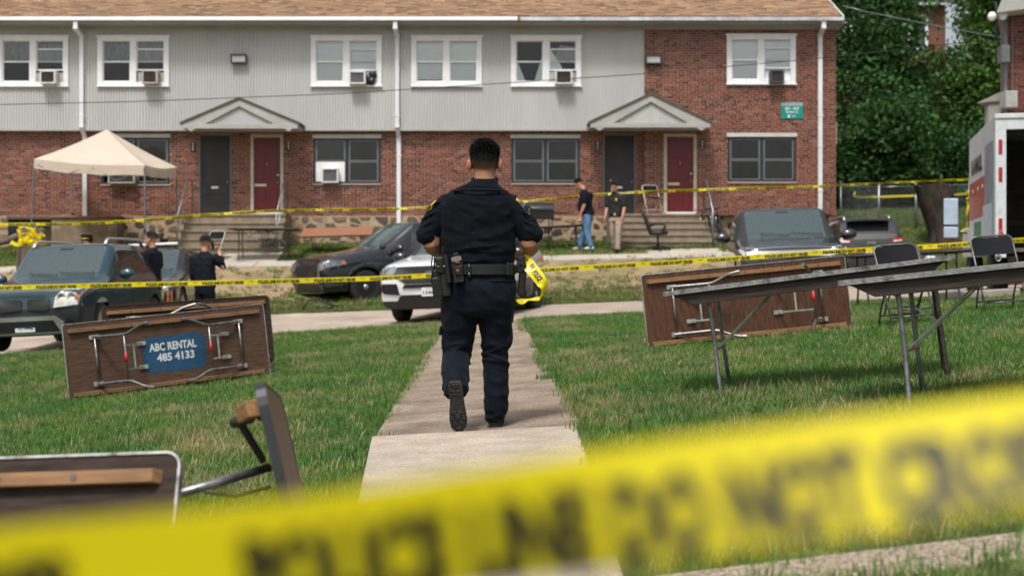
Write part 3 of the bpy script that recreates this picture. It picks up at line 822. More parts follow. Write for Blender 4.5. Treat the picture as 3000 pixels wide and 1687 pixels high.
PANL = M('accordion_panel', (.50, .47, .43), rough=.7, var=.1); ACT = M('aircon_tan', (.45, .41, .37), rough=.5, var=.1, wear=(.28, .18, .12), wears=8)
aircon(119, 166, 208, 247, YS, 'white window air conditioner by the downspout nearest the canopy tent', ACW, ACG, (.18, .20, PANL))
aircon(418, 464, 207, 247, YS, 'rust-stained window air conditioner upstairs above the canopy tent', ACT, ACG, (.18, .16, PANL))
aircon(1023, 1072, 210, 248, YS, 'white window air conditioner with a black bag stuffed beside it', ACW, ACGM, None)
aircon(1626, 1677, 207, 248, YS, 'white window air conditioner below the torn draped curtain', ACW, ACG, (.18, .10, PANL))
aircon(2255, 2296, 207, 244, YW, 'dark grey window air conditioner in the upstairs window of the brick wing', M('aircon_dark', (.06, .06, .065), rough=.6, var=.1), ACG, None)
aircon(942, 992, 493, 536, Y0, 'white air conditioner set in a white panel in the ground-floor window', ACW, ACGM, None, .22)
mb = MB(); mb.bx(FX(919, Y0), FX(1010, Y0), Y0 + .03, Y0 + .05, FZ(536, Y0), FZ(474, Y0)); mb.build('window_panel', WHITE, house)
aircon(317, 396, 507, 538, Y0, 'grimy air conditioner in the window shaded by the canopy tent', ACT, ACG, None, .25)
mb = MB()
for k in range(9):
    mb.ball((FX(1090, YS) + random.uniform(-.1, .1), YS - .06 + random.uniform(-.02, .02), FZ(228, YS) + random.uniform(-.12, .12)), (.09, .06, .10), 9, 6)
o = mb.build('stuffed_bag', M('black_plastic', (.012, .012, .013), rough=.35, var=.1), None, smooth=True); mod(o, 'REMESH', mode='VOXEL', voxel_size=.012, use_smooth_shade=True)
tag(o, 'black plastic bag stuffed into the upstairs window beside the air conditioner', 'bag')

# green estate sign
e = thing('estate_sign', 'green address sign with grey top strip on the brick wing', 'sign', (FX(2320, YW), YW, FZ(348, YW)))
W2 = (FX(2352, YW) - FX(2289, YW)) / 2; H_ = FZ(301, YW) - FZ(348, YW)
mb = MB(); mb.bx(-W2, W2, -.02, -.001, 0, H_ * .78); mb.build('panel', M('sign_green', (.0, .26, .215), rough=.35, var=.04), e)
mb = MB(); mb.bx(-W2, W2, -.02, -.001, H_ * .782, H_); mb.box((0, -.0105, H_ * .79), (.06, .0189, .06), Matrix.Rotation(R(45), 3, 'Y')); mb.build('strip', M('sign_grey', (.30, .38, .42), rough=.4, var=.1, vs=14), e)
mb = MB(); put_text(mb, '801 - 819', (0, -.0235, H_ * .62), (1, 0, 0), (0, 0, 1), .075, .38, bold=.03); put_text(mb, 'Gretna Ct.', (0, -.0235, H_ * .42), (1, 0, 0), (0, 0, 1), .072, .36, bold=.015)
put_text(mb, 'HABC', (.05, -.0235, H_ * .15), (1, 0, 0), (0, 0, 1), .04, .13); mb.box((-.09, -.022, H_ * .14), (.055, .006, .075)); mb.build('lettering', WHITE, e)
# ------------------------------------------------------------------ folding tables
PLYW = M('plywood_brown', (.098, .052, .033), rough=.7, var=.28, vs=7, stretch=(1, 7, 1), bump=.2, bs=60, spec=.25, wear=(.055, .034, .024), wears=5)
PLYR = M('plywood_red', (.088, .038, .019), rough=.6, var=.30, vs=6, stretch=(7, 1, 1), bump=.15, bs=50, spec=.3, wear=(.045, .019, .010), wears=3)
PLYD = M('plywood_dark', (.045, .030, .024), rough=.8, var=.3, vs=7, stretch=(1, 6, 1), spec=.2)
BATT = M('batten_wood', (.26, .135, .06), rough=.6, var=.25, vs=9, stretch=(.6, 8, 8), bump=.15, bs=40, spec=.3)
BATD = M('batten_grey', (.048, .038, .033), rough=.85, var=.3, vs=9, stretch=(.6, 8, 8), spec=.2)
ALU = M('aluminium_edge', (.50, .50, .49), rough=.45, metal=.6, var=.25, vs=30, wear=(.12, .10, .08), wears=12)
ALUD = M('dark_edge', (.10, .085, .075), rough=.5, metal=.3, var=.2, vs=12)
LAMI = M('wood_laminate', (.30, .135, .075), rough=.45, var=.2, vs=9, stretch=(.5, 7, 1), spec=.4)
STEEL = M('worn_steel_tube', (.27, .27, .27), rough=.35, metal=.8, var=.3, vs=14, wear=(.11, .085, .07), wears=9)
STEELD = M('rusty_black_tube', (.05, .042, .04), rough=.5, metal=.4, var=.4, vs=16, wear=(.16, .085, .06), wears=14)
BRKT = M('galvanised_bracket', (.40, .42, .37), rough=.5, metal=.55, var=.2, vs=18)
REDT = M('red_tape', (.5, .03, .03), rough=.5, var=.1)

def axes(ex, ey):
    ex, ey = Vector(ex).normalized(), Vector(ey)
    ez = ex.cross(ey).normalized(); ey = ez.cross(ex)
    return Matrix((ex, ey, ez)).transposed()

def table(label, loc, Rm, L, W, off=(0, 0, 0), legs=((1, 90), (-1, 90)), under=None, batten=None, edge=None, leg=None, top=None, lines=0, corner=.03, legh=.70, group='folding tables', detail=True, flare=1.0):
    """top in local xy; its underside at z = 0, legs towards -z"""
    e = thing('folding_table', label, 'table', loc, group=group); e.rotation_euler = Rm.to_euler()
    ox, oy, oz = off; under = under or PLYW; batten = batten or BATT; edge = edge or ALU; leg = leg or STEEL; top = top or LAMI
    def rr(l, w_, r_, n=4):
        out = []
        for sx, sy, a0 in ((1, 1, 0), (-1, 1, 90), (-1, -1, 180), (1, -1, 270)):
            for k in range(n + 1):
                a = R(a0 + 90 * k / n); out.append((ox + sx * (l / 2 - r_) + r_ * math.cos(a), oy + sy * (w_ / 2 - r_) + r_ * math.sin(a)))
        return out
    m1 = MB(); m1.prism([(x, y, oz) for x, y in rr(L - .008, W - .008, corner)], (0, 0, .018)); m1.build('board', under, e)
    m1 = MB(); m1.prism([(x, y, oz + .0185) for x, y in rr(L - .006, W - .006, corner)], (0, 0, .003)); m1.build('top', top, e)
    m1 = MB(); pts = [Vector((x, y, 0)) for x, y in rr(L, W, corner)]; n = len(pts)
    zz = [oz - .006, oz + .024] if not lines else None
    if lines:
        lv = [(oz - .006 + .030 * k / lines, oz - .006 + .030 * (k + .62) / lines) for k in range(lines)]
    else: lv = [(oz - .006, oz + .024)]
    for a, b_ in lv:
        ring_o = [(p.x, p.y) for p in pts]; ring_i = rr(L - .012, W - .012, corner * .85)
        vs = [(x, y, a) for x, y in ring_o] + [(x, y, b_) for x, y in ring_o] + [(x, y, b_) for x, y in ring_i] + [(x, y, a) for x, y in ring_i]
        m1.add(vs, [(q * n + i, q * n + (i + 1) % n, ((q + 1) % 4) * n + (i + 1) % n, ((q + 1) % 4) * n + i) for q in range(4) for i in range(n)])
    m1.build('edge_band', edge, e)
    if lines:
        m1 = MB(); ri = rr(L - .006, W - .006, corner * .9); vs = [(x, y, oz - .004) for x, y in ri] + [(x, y, oz + .022) for x, y in ri]
        m1.add(vs, [(i, (i + 1) % n, n + (i + 1) % n, n + i) for i in range(n)]); m1.build('edge_groove', ALUD, e)
    for sy in (-1, 1):                                     # battens with chamfered ends
        m1 = MB(); y = oy + sy * (W / 2 - (.045 if lines else .075)); h = .085 if lines else .032; l2 = L / 2 - .05
        m1.prism([(ox - l2, y - .02, oz - .0005), (ox + l2, y - .02, oz - .0005), (ox + l2 - (.14 if lines else .02), y - .02, oz - h), (ox - l2 + (.14 if lines else .02), y - .02, oz - h)], (0, .04, 0))
        b_ = m1.build('batten', batten, e, bevel=.003)
        if detail:
            m2 = MB()
            for k in range(5): m2.lathe([(.0, oz - h - .002), (.011, oz - h - .002), (.011, oz - h + .004)], 8, Matrix.Translation((ox - l2 + .25 + k * (2 * l2 - .5) / 4, y, 0)))
            m2.build('screw', ALUD, b_)
    leg0 = leg
    for lg in legs:
        sx, ang = lg[:2]; ins = lg[2] if len(lg) > 2 else .30; leg = lg[3] if len(lg) > 3 else leg0
        a = R(ang); xh = ox + sx * (L / 2 - ins); d = Vector((-sx * math.cos(a), 0, -math.sin(a))); nrm = Vector((-sx * math.sin(a), 0, math.cos(a)))
        base = Vector((xh, oy, oz - .03))
        def lp(t, y): return base + d * t + Vector((0, y, 0))
        for sy in (-1, 1):
            m1 = MB(); y0 = sy * .235; k = legh / .70
            m1.tube([lp(-.02, y0), lp(.34 * k, y0 * .98), lp(.40 * k, y0 * 1.0), lp(.47 * k, y0 * (1 + .12 * flare)), lp(.54 * k, y0 * (1 + .25 * flare)), lp(.60 * k, y0 * (1 + .32 * flare)), lp(.665 * k, y0 * (1 + .35 * flare))], .0145, 9)
            if detail: m1.tube([lp(.63 * k, y0 * (1 + .335 * flare)), lp(.672 * k, y0 * (1 + .355 * flare))], .0175, 9)
            m1.build('leg', leg, e, smooth=True, angle=50)
            m1 = MB(); m1.box((xh, oy + y0, oz - .006), (.10, .045, .012)); m1.box((xh - .02, oy + y0, oz - .022), (.03, .04, .035)); m1.build('bracket', BRKT, e)
        for q_, y_ in ((.36, .235), (0, .25)):
            m1 = MB(); m1.tube([lp(q_, -y_), lp(q_, y_)], .012, 8); m1.build('cross_bar', leg, e, smooth=True)
        m1 = MB(); m1.tube([lp(.36, -.05), lp(.36, .05)], .0132, 8); m1.build('red_mark', REDT, e, smooth=True)
        m1 = MB(); mx = xh - sx * .36                       # brace linkage to the board
        kx = .30 + .22 * math.sin(a)
        q = Vector((xh - sx * (.46 if ang > 45 else .16), oy, oz - .02))
        for sy in (-1, 1):
            m1.beam(q + Vector((0, sy * .12, 0)), lp(.36, sy * .12), .030 if lines else .018, .010); m1.box(q + Vector((0, sy * .12, .008)), (.09, .04, .012))
        mid = (q + lp(.36, 0)) / 2; m1.beam(mid + Vector((0, -.12, 0)), mid + Vector((0, .12, 0)), .018, .006)
        m1.build('brace', BRKT, e)
    return e

# the stencilled table on its side
a0, a1 = P(204, 1182, 296), P(794, 1104, 275)
def lying(label, p0, p1, W, lean, **kw):
    d = (p1 - p0); L = d.length; ex = -d.normalized()
    up = Vector((0, 0, 1)); back = Vector((0, 1, 0))
    ey = (up - ex * up.dot(ex)).normalized(); hz = ex.cross(ey)       # points away from the camera
    ey = (ey * math.cos(R(lean)) + hz * math.sin(R(lean))).normalized()
    return table(label, (p0 + p1) / 2, axes(ex, ey), L, W, off=(0, W / 2, 0), **kw), L
abc, Lab = lying('brown plywood folding table on its side with blue stencilled rental patch', a0, a1, .785, 4, legs=((1, 52), (-1, 14)), under=PLYW, edge=ALU, batten=M('batten_brown', (.20, .10, .05), rough=.7, var=.3, vs=9, stretch=(.6, 8, 8)))
mb = MB(); n = 40; cx, cy = .0, .40                       # blue sprayed patch: local x runs to image left
pts = []
for i in range(n):
    t = 2 * math.pi * i / n; c, s_ = math.cos(t), math.sin(t)
    pts.append((cx + .33 * math.copysign(abs(c) ** .28, c) * (1 + .02 * math.sin(5 * t)), cy + .185 * math.copysign(abs(s_) ** .3, s_) * (1 + .025 * math.sin(7 * t + 1)), -.0015))
mb.prism([(p[0] - .045, p[1] - .02, p[2]) for p in pts], (0, 0, .001))
mb.build('paint_patch', M('blue_spray', (.006, .060, .135), rough=.65, var=.25, vs=9, stretch=(1, 5, 1)), abc)
mb = MB()
put_text(mb, 'ABC RENTAL', (-.035, .455, -.0032), (-1, 0, 0), (0, 1, 0), .085, .49, bold=.035)
put_text(mb, '485 4133', (-.055, .345, -.0032), (-1, 0, 0), (0, 1, 0), .085, .39, bold=.035)
mb.build('lettering', M('stencil_white', (.55, .58, .60), rough=.8, var=.15, vs=40), abc)
# stencil bridges through the letters
b0, b1 = P(314, 1110, 281), P(806, 1062, 262)
lying('plain brown folding table on its side propped behind the stencilled table', b0, b1, .76, 6, legs=((1, 20), (-1, 20)), under=PLYD, edge=PLYW, corner=.06)
c0, c1 = P(1900, 1032, 297), P(2499, 969, 291)
lying('reddish plywood folding table on its side with pale batten and legs half folded', c0, c1, .765, 3, legs=((1, 20), (-1, 58)), under=PLYR, edge=ALU, batten=BATT)

def standing(label, pl, pr, W, h, **kw):
    """pl, pr: ends of the near top edge (upper rim)"""
    d = pr - pl; L = d.length; ex = d.normalized(); ez = Vector((0, 0, 1)); ez = (ez - ex * ez.dot(ex)).normalized(); ey = ez.cross(ex)
    mid = (pl + pr) / 2 + ey * (W / 2) - ez * .024
    Rm = Matrix((ex, ey, ez)).transposed(); base = mid - ez * h
    return table(label, base, Rm, L, W, off=(0, 0, h), legh=h - .005, flare=.45, **kw)
standing('worn folding table standing across the lawn in front of the reddish table', P(1938, 855, 452), P(2800, 745, 478), .74, .72, legs=((1, 90, .14, STEELD), (-1, 90, .28)), under=PLYD, batten=BATD, edge=ALU, leg=STEEL, top=M('grey_board_top', (.16, .13, .115), rough=.7, var=.25, vs=7, stretch=(1, 6, 1)), lines=4)
standing('weathered grey folding table standing on the lawn with ridged aluminium rim', P(2450, 822, 540), P(3558, 706, 601), .70, .74, under=PLYD, batten=BATD, edge=ALU, leg=STEEL, top=_mats['grey_board_top'], lines=4)

# two small tables tipped over beside the walk
N1 = Vector(((465 - 1500) / 1090, FPX / 1090, 0)); N1.z = gz(N1.x, N1.y) - .02
ey = Vector((-.2, .42, .92)); ex = Vector((-1, .12, -.05))
table('aluminium-rimmed brown folding table tipped up beside the small wooden one', N1 + Vector((-.73, .05, -.03)), axes(ex, ey), 1.5, .62, off=(0, .31, 0), legs=(), under=PLYD, edge=ALU, batten=BATT, corner=.045, lines=0)
ex = Vector((-.1, .98, -.15)); ey = Vector((-.23, 0, .97))
Rm2 = axes(ex, ey); top0 = P(752, 1140, 1000)
base = top0 + Rm2 @ Vector((.42, -.66, 0))
t2 = table('small wooden folding table tipped on edge with its leg sticking out', base, Rm2, .84, .68, off=(0, .34, 0), legs=(), under=PLYW, edge=M('black_edge', (.02, .02, .021), rough=.45, var=.2), batten=BATD, corner=.07, legh=.55, top=M('old_wood_top', (.17, .095, .06), rough=.6, var=.25, vs=8, stretch=(5, 1, 1)))

inv = Rm2.inverted()
def loc2(px, py, s_): return inv @ (P(px, py, s_) - base)
mb = MB(); mb.tube([loc2(790, 1368, 960), loc2(640, 1412, 985), loc2(474, 1460, 1010)], .0135, 10); mb.build('leg', STEEL, t2, smooth=True)
mb = MB(); mb.tube([loc2(790, 1425, 900), loc2(690, 1452, 930), loc2(600, 1440, 950)], .006, 6); mb.build('brace', STEELD, t2, smooth=True)
mb = MB(); mb.beam(loc2(702, 1235, 975), loc2(772, 1350, 960), .03, .02); mb.build('bracket', _mats['black_edge'], t2, bevel=.004)
mb = MB(); mb.tube([loc2(686, 1238, 970), loc2(735, 1222, 985)], .018, 8); mb.build('hinge', STEELD, t2, smooth=True)
mb = MB(); mb.beam(loc2(712, 1215, 985), loc2(745, 1195, 1000), .05, .045); mb.build('end_block', BATT, t2, bevel=.004)

# tables out by the houses
def far_table(label, px0, px1, py, s, h, top=LAMI, leg=None, tilt=0.0, W=.76, yaw=0.0, tip=0.0):
    x0, x1 = (px0 - 1500) / s, (px1 - 1500) / s; Y = FPX / s; z = (HZ - py) / s; mid = Vector(((x0 + x1) / 2, Y + W / 2, z))
    ex = Vector((1, yaw, tilt)).normalized(); ey = Vector((-yaw, 1, tip)); Rm = axes(ex, ey)
    zg = gz(mid.x, mid.y); hh = z - zg
    return table(label, mid - Rm @ Vector((0, 0, hh)), Rm, x1 - x0, W, off=(0, 0, hh - .02), legh=max(.3, hh - .03), top=top, under=PLYD, edge=ALUD, batten=PLYD, leg=leg or DARKF, detail=False, group='folding tables by the houses')
far_table('brown-topped folding table with thick dark legs on the upper path', 662, 868, 668, 115, .75)
far_table('orange-topped folding table against the stone foundation', 876, 1088, 677, 112, .7, tilt=.03, W=.85, tip=.30)
far_table('folding table half hidden behind the black police car', 1118, 1300, 664, 112, .7)
far_table('long orange-brown folding table behind the officer and the man in jeans', 1500, 1722, 662, 112, .75, tilt=.06)
far_table('dark folding table between the folding chairs and the moving truck', 2480, 2872, 737, 206, .72, tilt=.05)
far_table('small overturned dark table under the brown-topped table', 742, 800, 672, 112, .6, top=PLYR, W=.5, leg=GALV)

# ------------------------------------------------------------------ folding chairs
CHBL = M('black_vinyl_metal', (.008, .0085, .010), rough=.7, var=.15, vs=8, spec=.12)
CHLEG = M('chair_leg_steel', (.13, .13, .125), rough=.45, metal=.5, var=.4, vs=9, wear=(.035, .032, .03), wears=5)
def chair(label, loc, rz, tube=None, pan=None, h=.80, tilt=0.0):
    e = thing('folding_chair', label, 'chair', loc, (0, tilt, rz), group='folding chairs'); tube = tube or CHLEG; pan = pan or CHBL
    k = h / .80; w_ = .215
    m1 = MB(); path = [(-w_, -.26, 0), (-w_, -.03, .41 * k), (-w_, .17, .76 * k), (-w_ + .03, .188, .79 * k), (-w_ + .08, .193, .80 * k), (w_ - .08, .193, .80 * k), (w_ - .03, .188, .79 * k), (w_, .17, .76 * k), (w_, -.03, .41 * k), (w_, -.26, 0)]
    m1.tube(path, .0115, 8, ref=(1, 0, 0)); m1.build('main_frame', tube, e, smooth=True)
    for sx in (-1, 1):
        m1 = MB(); m1.tube([(sx * .19, .24, 0), (sx * .19, .16, .16 * k), (sx * .19, -.02, .37 * k), (sx * .19, -.16, .43 * k)], .0105, 8, ref=(1, 0, 0)); m1.build('rear_leg', tube, e, smooth=True)
    for a_, y_, z_ in ((w_, -.20, .11), (.19, .19, .11), (.19, -.13, .415)):
        m1 = MB(); m1.tube([(-a_, y_, z_ * k), (a_, y_, z_ * k)], .009, 7); m1.build('cross_bar', tube, e, smooth=True)
    m1 = MB(); rings = []
    for z_, s_ in ((.425 * k, .94), (.432 * k, 1), (.447 * k, 1), (.455 * k, .95)): rings.append([Vector((x * s_, y * s_ - .02, z_)) for x, y in [(.205 * math.copysign(abs(math.cos(t)) ** .45, math.cos(t)), .20 * math.copysign(abs(math.sin(t)) ** .45, math.sin(t))) for t in [2 * math.pi * i / 28 for i in range(28)]]])
    m1.loft(rings); m1.build('seat', pan, e, smooth=True, angle=40)
    m1 = MB(); N = 10; rings = []
    for z_, in_ in ((.60, .008), (.605, 0), (.68, 0), (.76, .0), (.785, .03)):
        yy = .17 + (z_ - .76) * .57; ring = []
        for i in range(N + 1): u = -1 + 2 * i / N; ring.append(Vector((u * (.207 - in_), yy + .025 * (1 - u * u) - .02, z_ * k)))
        for i in range(N, -1, -1): u = -1 + 2 * i / N; ring.append(Vector((u * (.207 - in_), yy + .025 * (1 - u * u) - .008, z_ * k)))
        rings.append(ring)
    m1.loft(rings); m1.build('backrest', pan, e, smooth=True, angle=40)
    return e
chair('black folding chair behind the reddish table, in front of another chair', G(2655, 300), R(4), tilt=-R(4))
chair('black folding chair partly hidden behind another black folding chair', G(2668, 272), R(12), tilt=-R(4))
chair('black folding chair standing alone by the moving truck', G(2932, 280), R(-4), tilt=-R(4))
chair('pale-legged folding chair on the path in front of a stoop', G(628, 113.5), R(-20), tube=M('white_tube', (.55, .54, .50), rough=.4, var=.15))
p = PY(1913, 639, 37.0); chair('pale-legged folding chair standing on the landing between two doors', (p.x, 37.35, FZ(631, Y0)), R(15), tube=_mats['white_tube'])

# ------------------------------------------------------------------ police tape
TAPE = M('tape_yellow', (.90, .74, .012), rough=.32, var=.05, vs=6, spec=.5)
nt_ = TAPE.node_tree; _b = nt_.nodes['Principled BSDF']; _tl = nt_.nodes.new('ShaderNodeBsdfTranslucent'); _tl.inputs[0].default_value = (.92, .76, .015, 1)
_mx = nt_.nodes.new('ShaderNodeMixShader'); _mx.inputs[0].default_value = .38
nt_.links.new(_b.outputs[0], _mx.inputs[1]); nt_.links.new(_tl.outputs[0], _mx.inputs[2]); nt_.links.new(_mx.outputs[0], nt_.nodes['Material Output'].inputs[0])
INK = M('tape_ink', (.012, .011, .008), rough=.4, var=.1)
def catmull(pts, sub):
    out = []
    for i in range(len(pts) - 1):
        p0, p1, p2, p3 = pts[max(i - 1, 0)], pts[i], pts[i + 1], pts[min(i + 2, len(pts) - 1)]
        for k in range(sub):
            t = k / sub; out.append(.5 * ((2 * p1) + (p2 - p0) * t + (2 * p0 - 5 * p1 + 4 * p2 - p3) * t * t + (3 * p1 - p0 - 3 * p2 + p3) * t ** 3))
    out.append(pts[-1]); return out
def tape(label, pts, ups, W, period=.82, phase=0.0, sub=12, text=True, flut=.0, lines=None, group=None, wd=None, tex=1.0, frac=.74, bold=.07, v0=-.08, logo=True):
    """a ribbon through pts; ups: cross direction (0..) per control point"""
    n0 = len(pts); ups = ups if isinstance(ups, list) else [Vector(ups)] * n0; wd = wd or [1.0] * n0
    c = catmull([Vector(p) for p in pts], sub); u = catmull([Vector(q) for q in ups], sub); ww = catmull([Vector((q, 0, 0)) for q in wd], sub)
    S = [0.0]
    for a, b_ in zip(c, c[1:]): S.append(S[-1] + (b_ - a).length)
    fr = []
    for i in range(len(c)):
        t = (c[min(i + 1, len(c) - 1)] - c[max(i - 1, 0)]).normalized(); q = (u[i] - t * u[i].dot(t)).normalized()
        if flut:
            a = flut * math.sin(S[i] * 2.3 + 1) + flut * .5 * math.sin(S[i] * 5.1); q = (Matrix.Rotation(a, 3, t) @ q)
        nn = t.cross(q).normalized()
        if nn.dot(-c[i]) < 0: nn = -nn            # side seen from the lawn carries the print
        fr.append((q, nn, ww[i].x))
    e = thing('police_tape', label, 'tape', tuple(c[0]), group=group); o0 = c[0]
    m1 = MB(); K = 4; vs = []
    for i in range(len(c)):
        q, nn, k = fr[i]
        for j in range(K + 1): v_ = j / K - .5; vs.append(c[i] - o0 + q * (v_ * W * k) + nn * (.006 * W / .07 * math.cos(v_ * 6 + S[i] * 9) * (flut * 2)))
    m1.add(vs, [(i * (K + 1) + j, (i + 1) * (K + 1) + j, (i + 1) * (K + 1) + j + 1, i * (K + 1) + j + 1) for i in range(len(c) - 1) for j in range(K)])
    m1.build('ribbon', TAPE, e, smooth=True, fix=False)
    if text:
        m1 = MB()
        def at(s_):
            s_ = max(0, min(S[-1] - 1e-6, s_)); i = int(np.searchsorted(S, s_, side='right')) - 1; i = min(i, len(c) - 2); f = (s_ - S[i]) / max(1e-9, S[i + 1] - S[i])
            return c[i].lerp(c[i + 1], f) - o0, fr[i][0].lerp(fr[i + 1][0], f), fr[i][1].lerp(fr[i + 1][1], f), lerp(fr[i][2], fr[i + 1][2], f)
        def put(string, s0, length, height, v0, bold):
            vs2, fs2 = text2d(string, bold)
            xa, xb = min(p[0] for p in vs2), max(p[0] for p in vs2); ya, yb = min(p[1] for p in vs2), max(p[1] for p in vs2)
            out = []
            for x, y in vs2:
                p_, q, nn, k = at(s0 + (x - xa) / (xb - xa) * length); v_ = v0 + ((y - ya) / (yb - ya) - .5) * height
                out.append(p_ + q * (v_ * W * k) + nn * (.0012 + .006 * W / .07 * abs(flut * 2)))
            m1 = MB(); m1.add(out, fs2); m1.build('lettering', INK, e, fix=False)
        if lines: 
            for a in lines: put(*a)
        else:
            s0 = -phase
            while s0 < S[-1]:
                if s0 >= 0 and s0 + frac * period < S[-1]: put('POLICE LINE DO NOT CROSS', s0, frac * period, .70 * tex, v0, bold)
                s1 = s0 + .84 * period
                if logo and 0 <= s1 and s1 + .1 < S[-1]: put('SIRCHIE', s1, .075 * period, .17, .16, .03); put('*', s1 + .03 * period, .02 * period, .22, -.14, .05)
                s0 += period
    return e
Z = Vector((0, 0, 1))
mid = [(-300, 849, 198), (0, 843, 199), (330, 835, 200), (600, 829, 200), (1060, 817, 200), (1260, 807, 200), (1600, 790, 202), (2000, 767, 203), (2480, 735, 205), (2730, 722, 205), (3000, 703, 206), (3300, 682, 207)]
tape('yellow police tape strung at chest height in front of the parked cars', [P(*q) for q in mid], Z, .070, .82, phase=.36, flut=.05)
back = [(-200, 664, 138), (0, 658, 135), (230, 655, 130), (420, 645, 125), (600, 630, 120), (830, 617, 116.5), (1100, 613, 111), (1260, 608, 110), (1400, 602, 109), (1620, 583, 108), (1800, 567, 107.5), (2057, 556, 109), (2400, 546, 107), (2466, 543, 103), (2700, 532, 96), (2865, 525, 96), (3050, 517, 95)]
tape('yellow police tape running along the house fronts to the chain fence', [P(*q) for q in back], Z, .070, .82, phase=.1, flut=.5)
fg = [(-2600, 1960, 6800), (-1500, 1850, 6800), (-500, 1772, 6800), (0, 1712, 6800), (600, 1658, 6820), (1000, 1608, 6820), (1500, 1532, 6800), (2000, 1458, 6800), (2500, 1386, 6800), (3000, 1313, 6800), (3500, 1240, 6780)]
tape('large out-of-focus yellow police tape close to the lens', [P(*q) for q in fg], [Z] * 7 + [Vector((0, .25, 1)), Vector((0, .45, 1)), Vector((0, .6, 1)), Vector((0, .6, 1))], .0508, .434, phase=-.0555, flut=.06, tex=1.04, frac=.83, bold=.055, v0=-.12, logo=False)
tape('short piece of yellow tape along the chain fence rail', [P(2505, 562, 95.5), P(2511, 577, 95.5), P(2600, 576, 95.5), P(2690, 573, 95.5), P(2780, 571, 95.5), P(2865, 566, 95.5)], Z, .07, flut=.4, text=False)
tape('knotted yellow tape hanging from the chain fence corner post', [P(2832, 560, 96.5), P(2842, 575, 96.6), P(2834, 583, 96.6), P(2838, 600, 96.6), P(2832, 640, 96.6), P(2830, 668, 96.6), P(2800, 690, 96.8)], [Vector((1, 0, 0)), Vector((.5, 0, 1)), Vector((1, 0, .3)), Vector((1, .4, 0)), Vector((.8, .6, 0)), Vector((1, 0, 0)), Vector((.3, 0, 1))], .09, flut=.8, text=False)
# ------------------------------------------------------------------ vehicles (local x forward, y left, z up)
def paint(name, col, flake=.0, rough=.28): return M(name, col, rough=rough, var=.05, vs=3, coat=1.0, spec=.5, metal=flake)
CLAD = M('black_cladding', (.018, .019, .021), rough=.6, var=.12, vs=9)
TYRE = M('tyre_rubber', (.016, .016, .017), rough=.85, var=.2, vs=12, bump=.3, bs=60)
ALLOY = M('alloy', (.45, .46, .47), rough=.3, metal=.85, var=.12)
SILV = M('silver_trim', (.52, .53, .54), rough=.3, metal=.7, var=.08)
CARG = glass_mat('car_glass', (.62, .72, .70), 2.3, sky_film=(.36, .52, .53, .11))
CARGS = glass_mat('car_side_glass', (.34, .40, .39), 2.0, sky_film=(.4, .45, .45, .05))
CARGD = M('car_glass_dark', (.012, .014, .015), rough=.03, var=.1, vs=2, spec=1.0, coat=.5)
LENS = M('headlamp_lens', (.55, .55, .50), rough=.12, var=.2, vs=18, spec=.8, coat=.8)
LENSD = M('headlamp_dark', (.12, .13, .14), rough=.1, var=.4, vs=12, spec=.8, coat=.9)
AMBER = M('amber_lens', (.55, .13, .03), rough=.15, var=.1, coat=.6)
REDL = M('tail_red', (.38, .012, .015), rough=.15, var=.15, vs=9, coat=.8)
GRIL = M('grille_black', (.010, .010, .011), rough=.45, var=.2, vs=30)
PLATEM = M('plate_white', (.66, .68, .68), rough=.4, var=.05)
PLTXT = M('plate_text', (.03, .04, .10), rough=.5, var=.1)

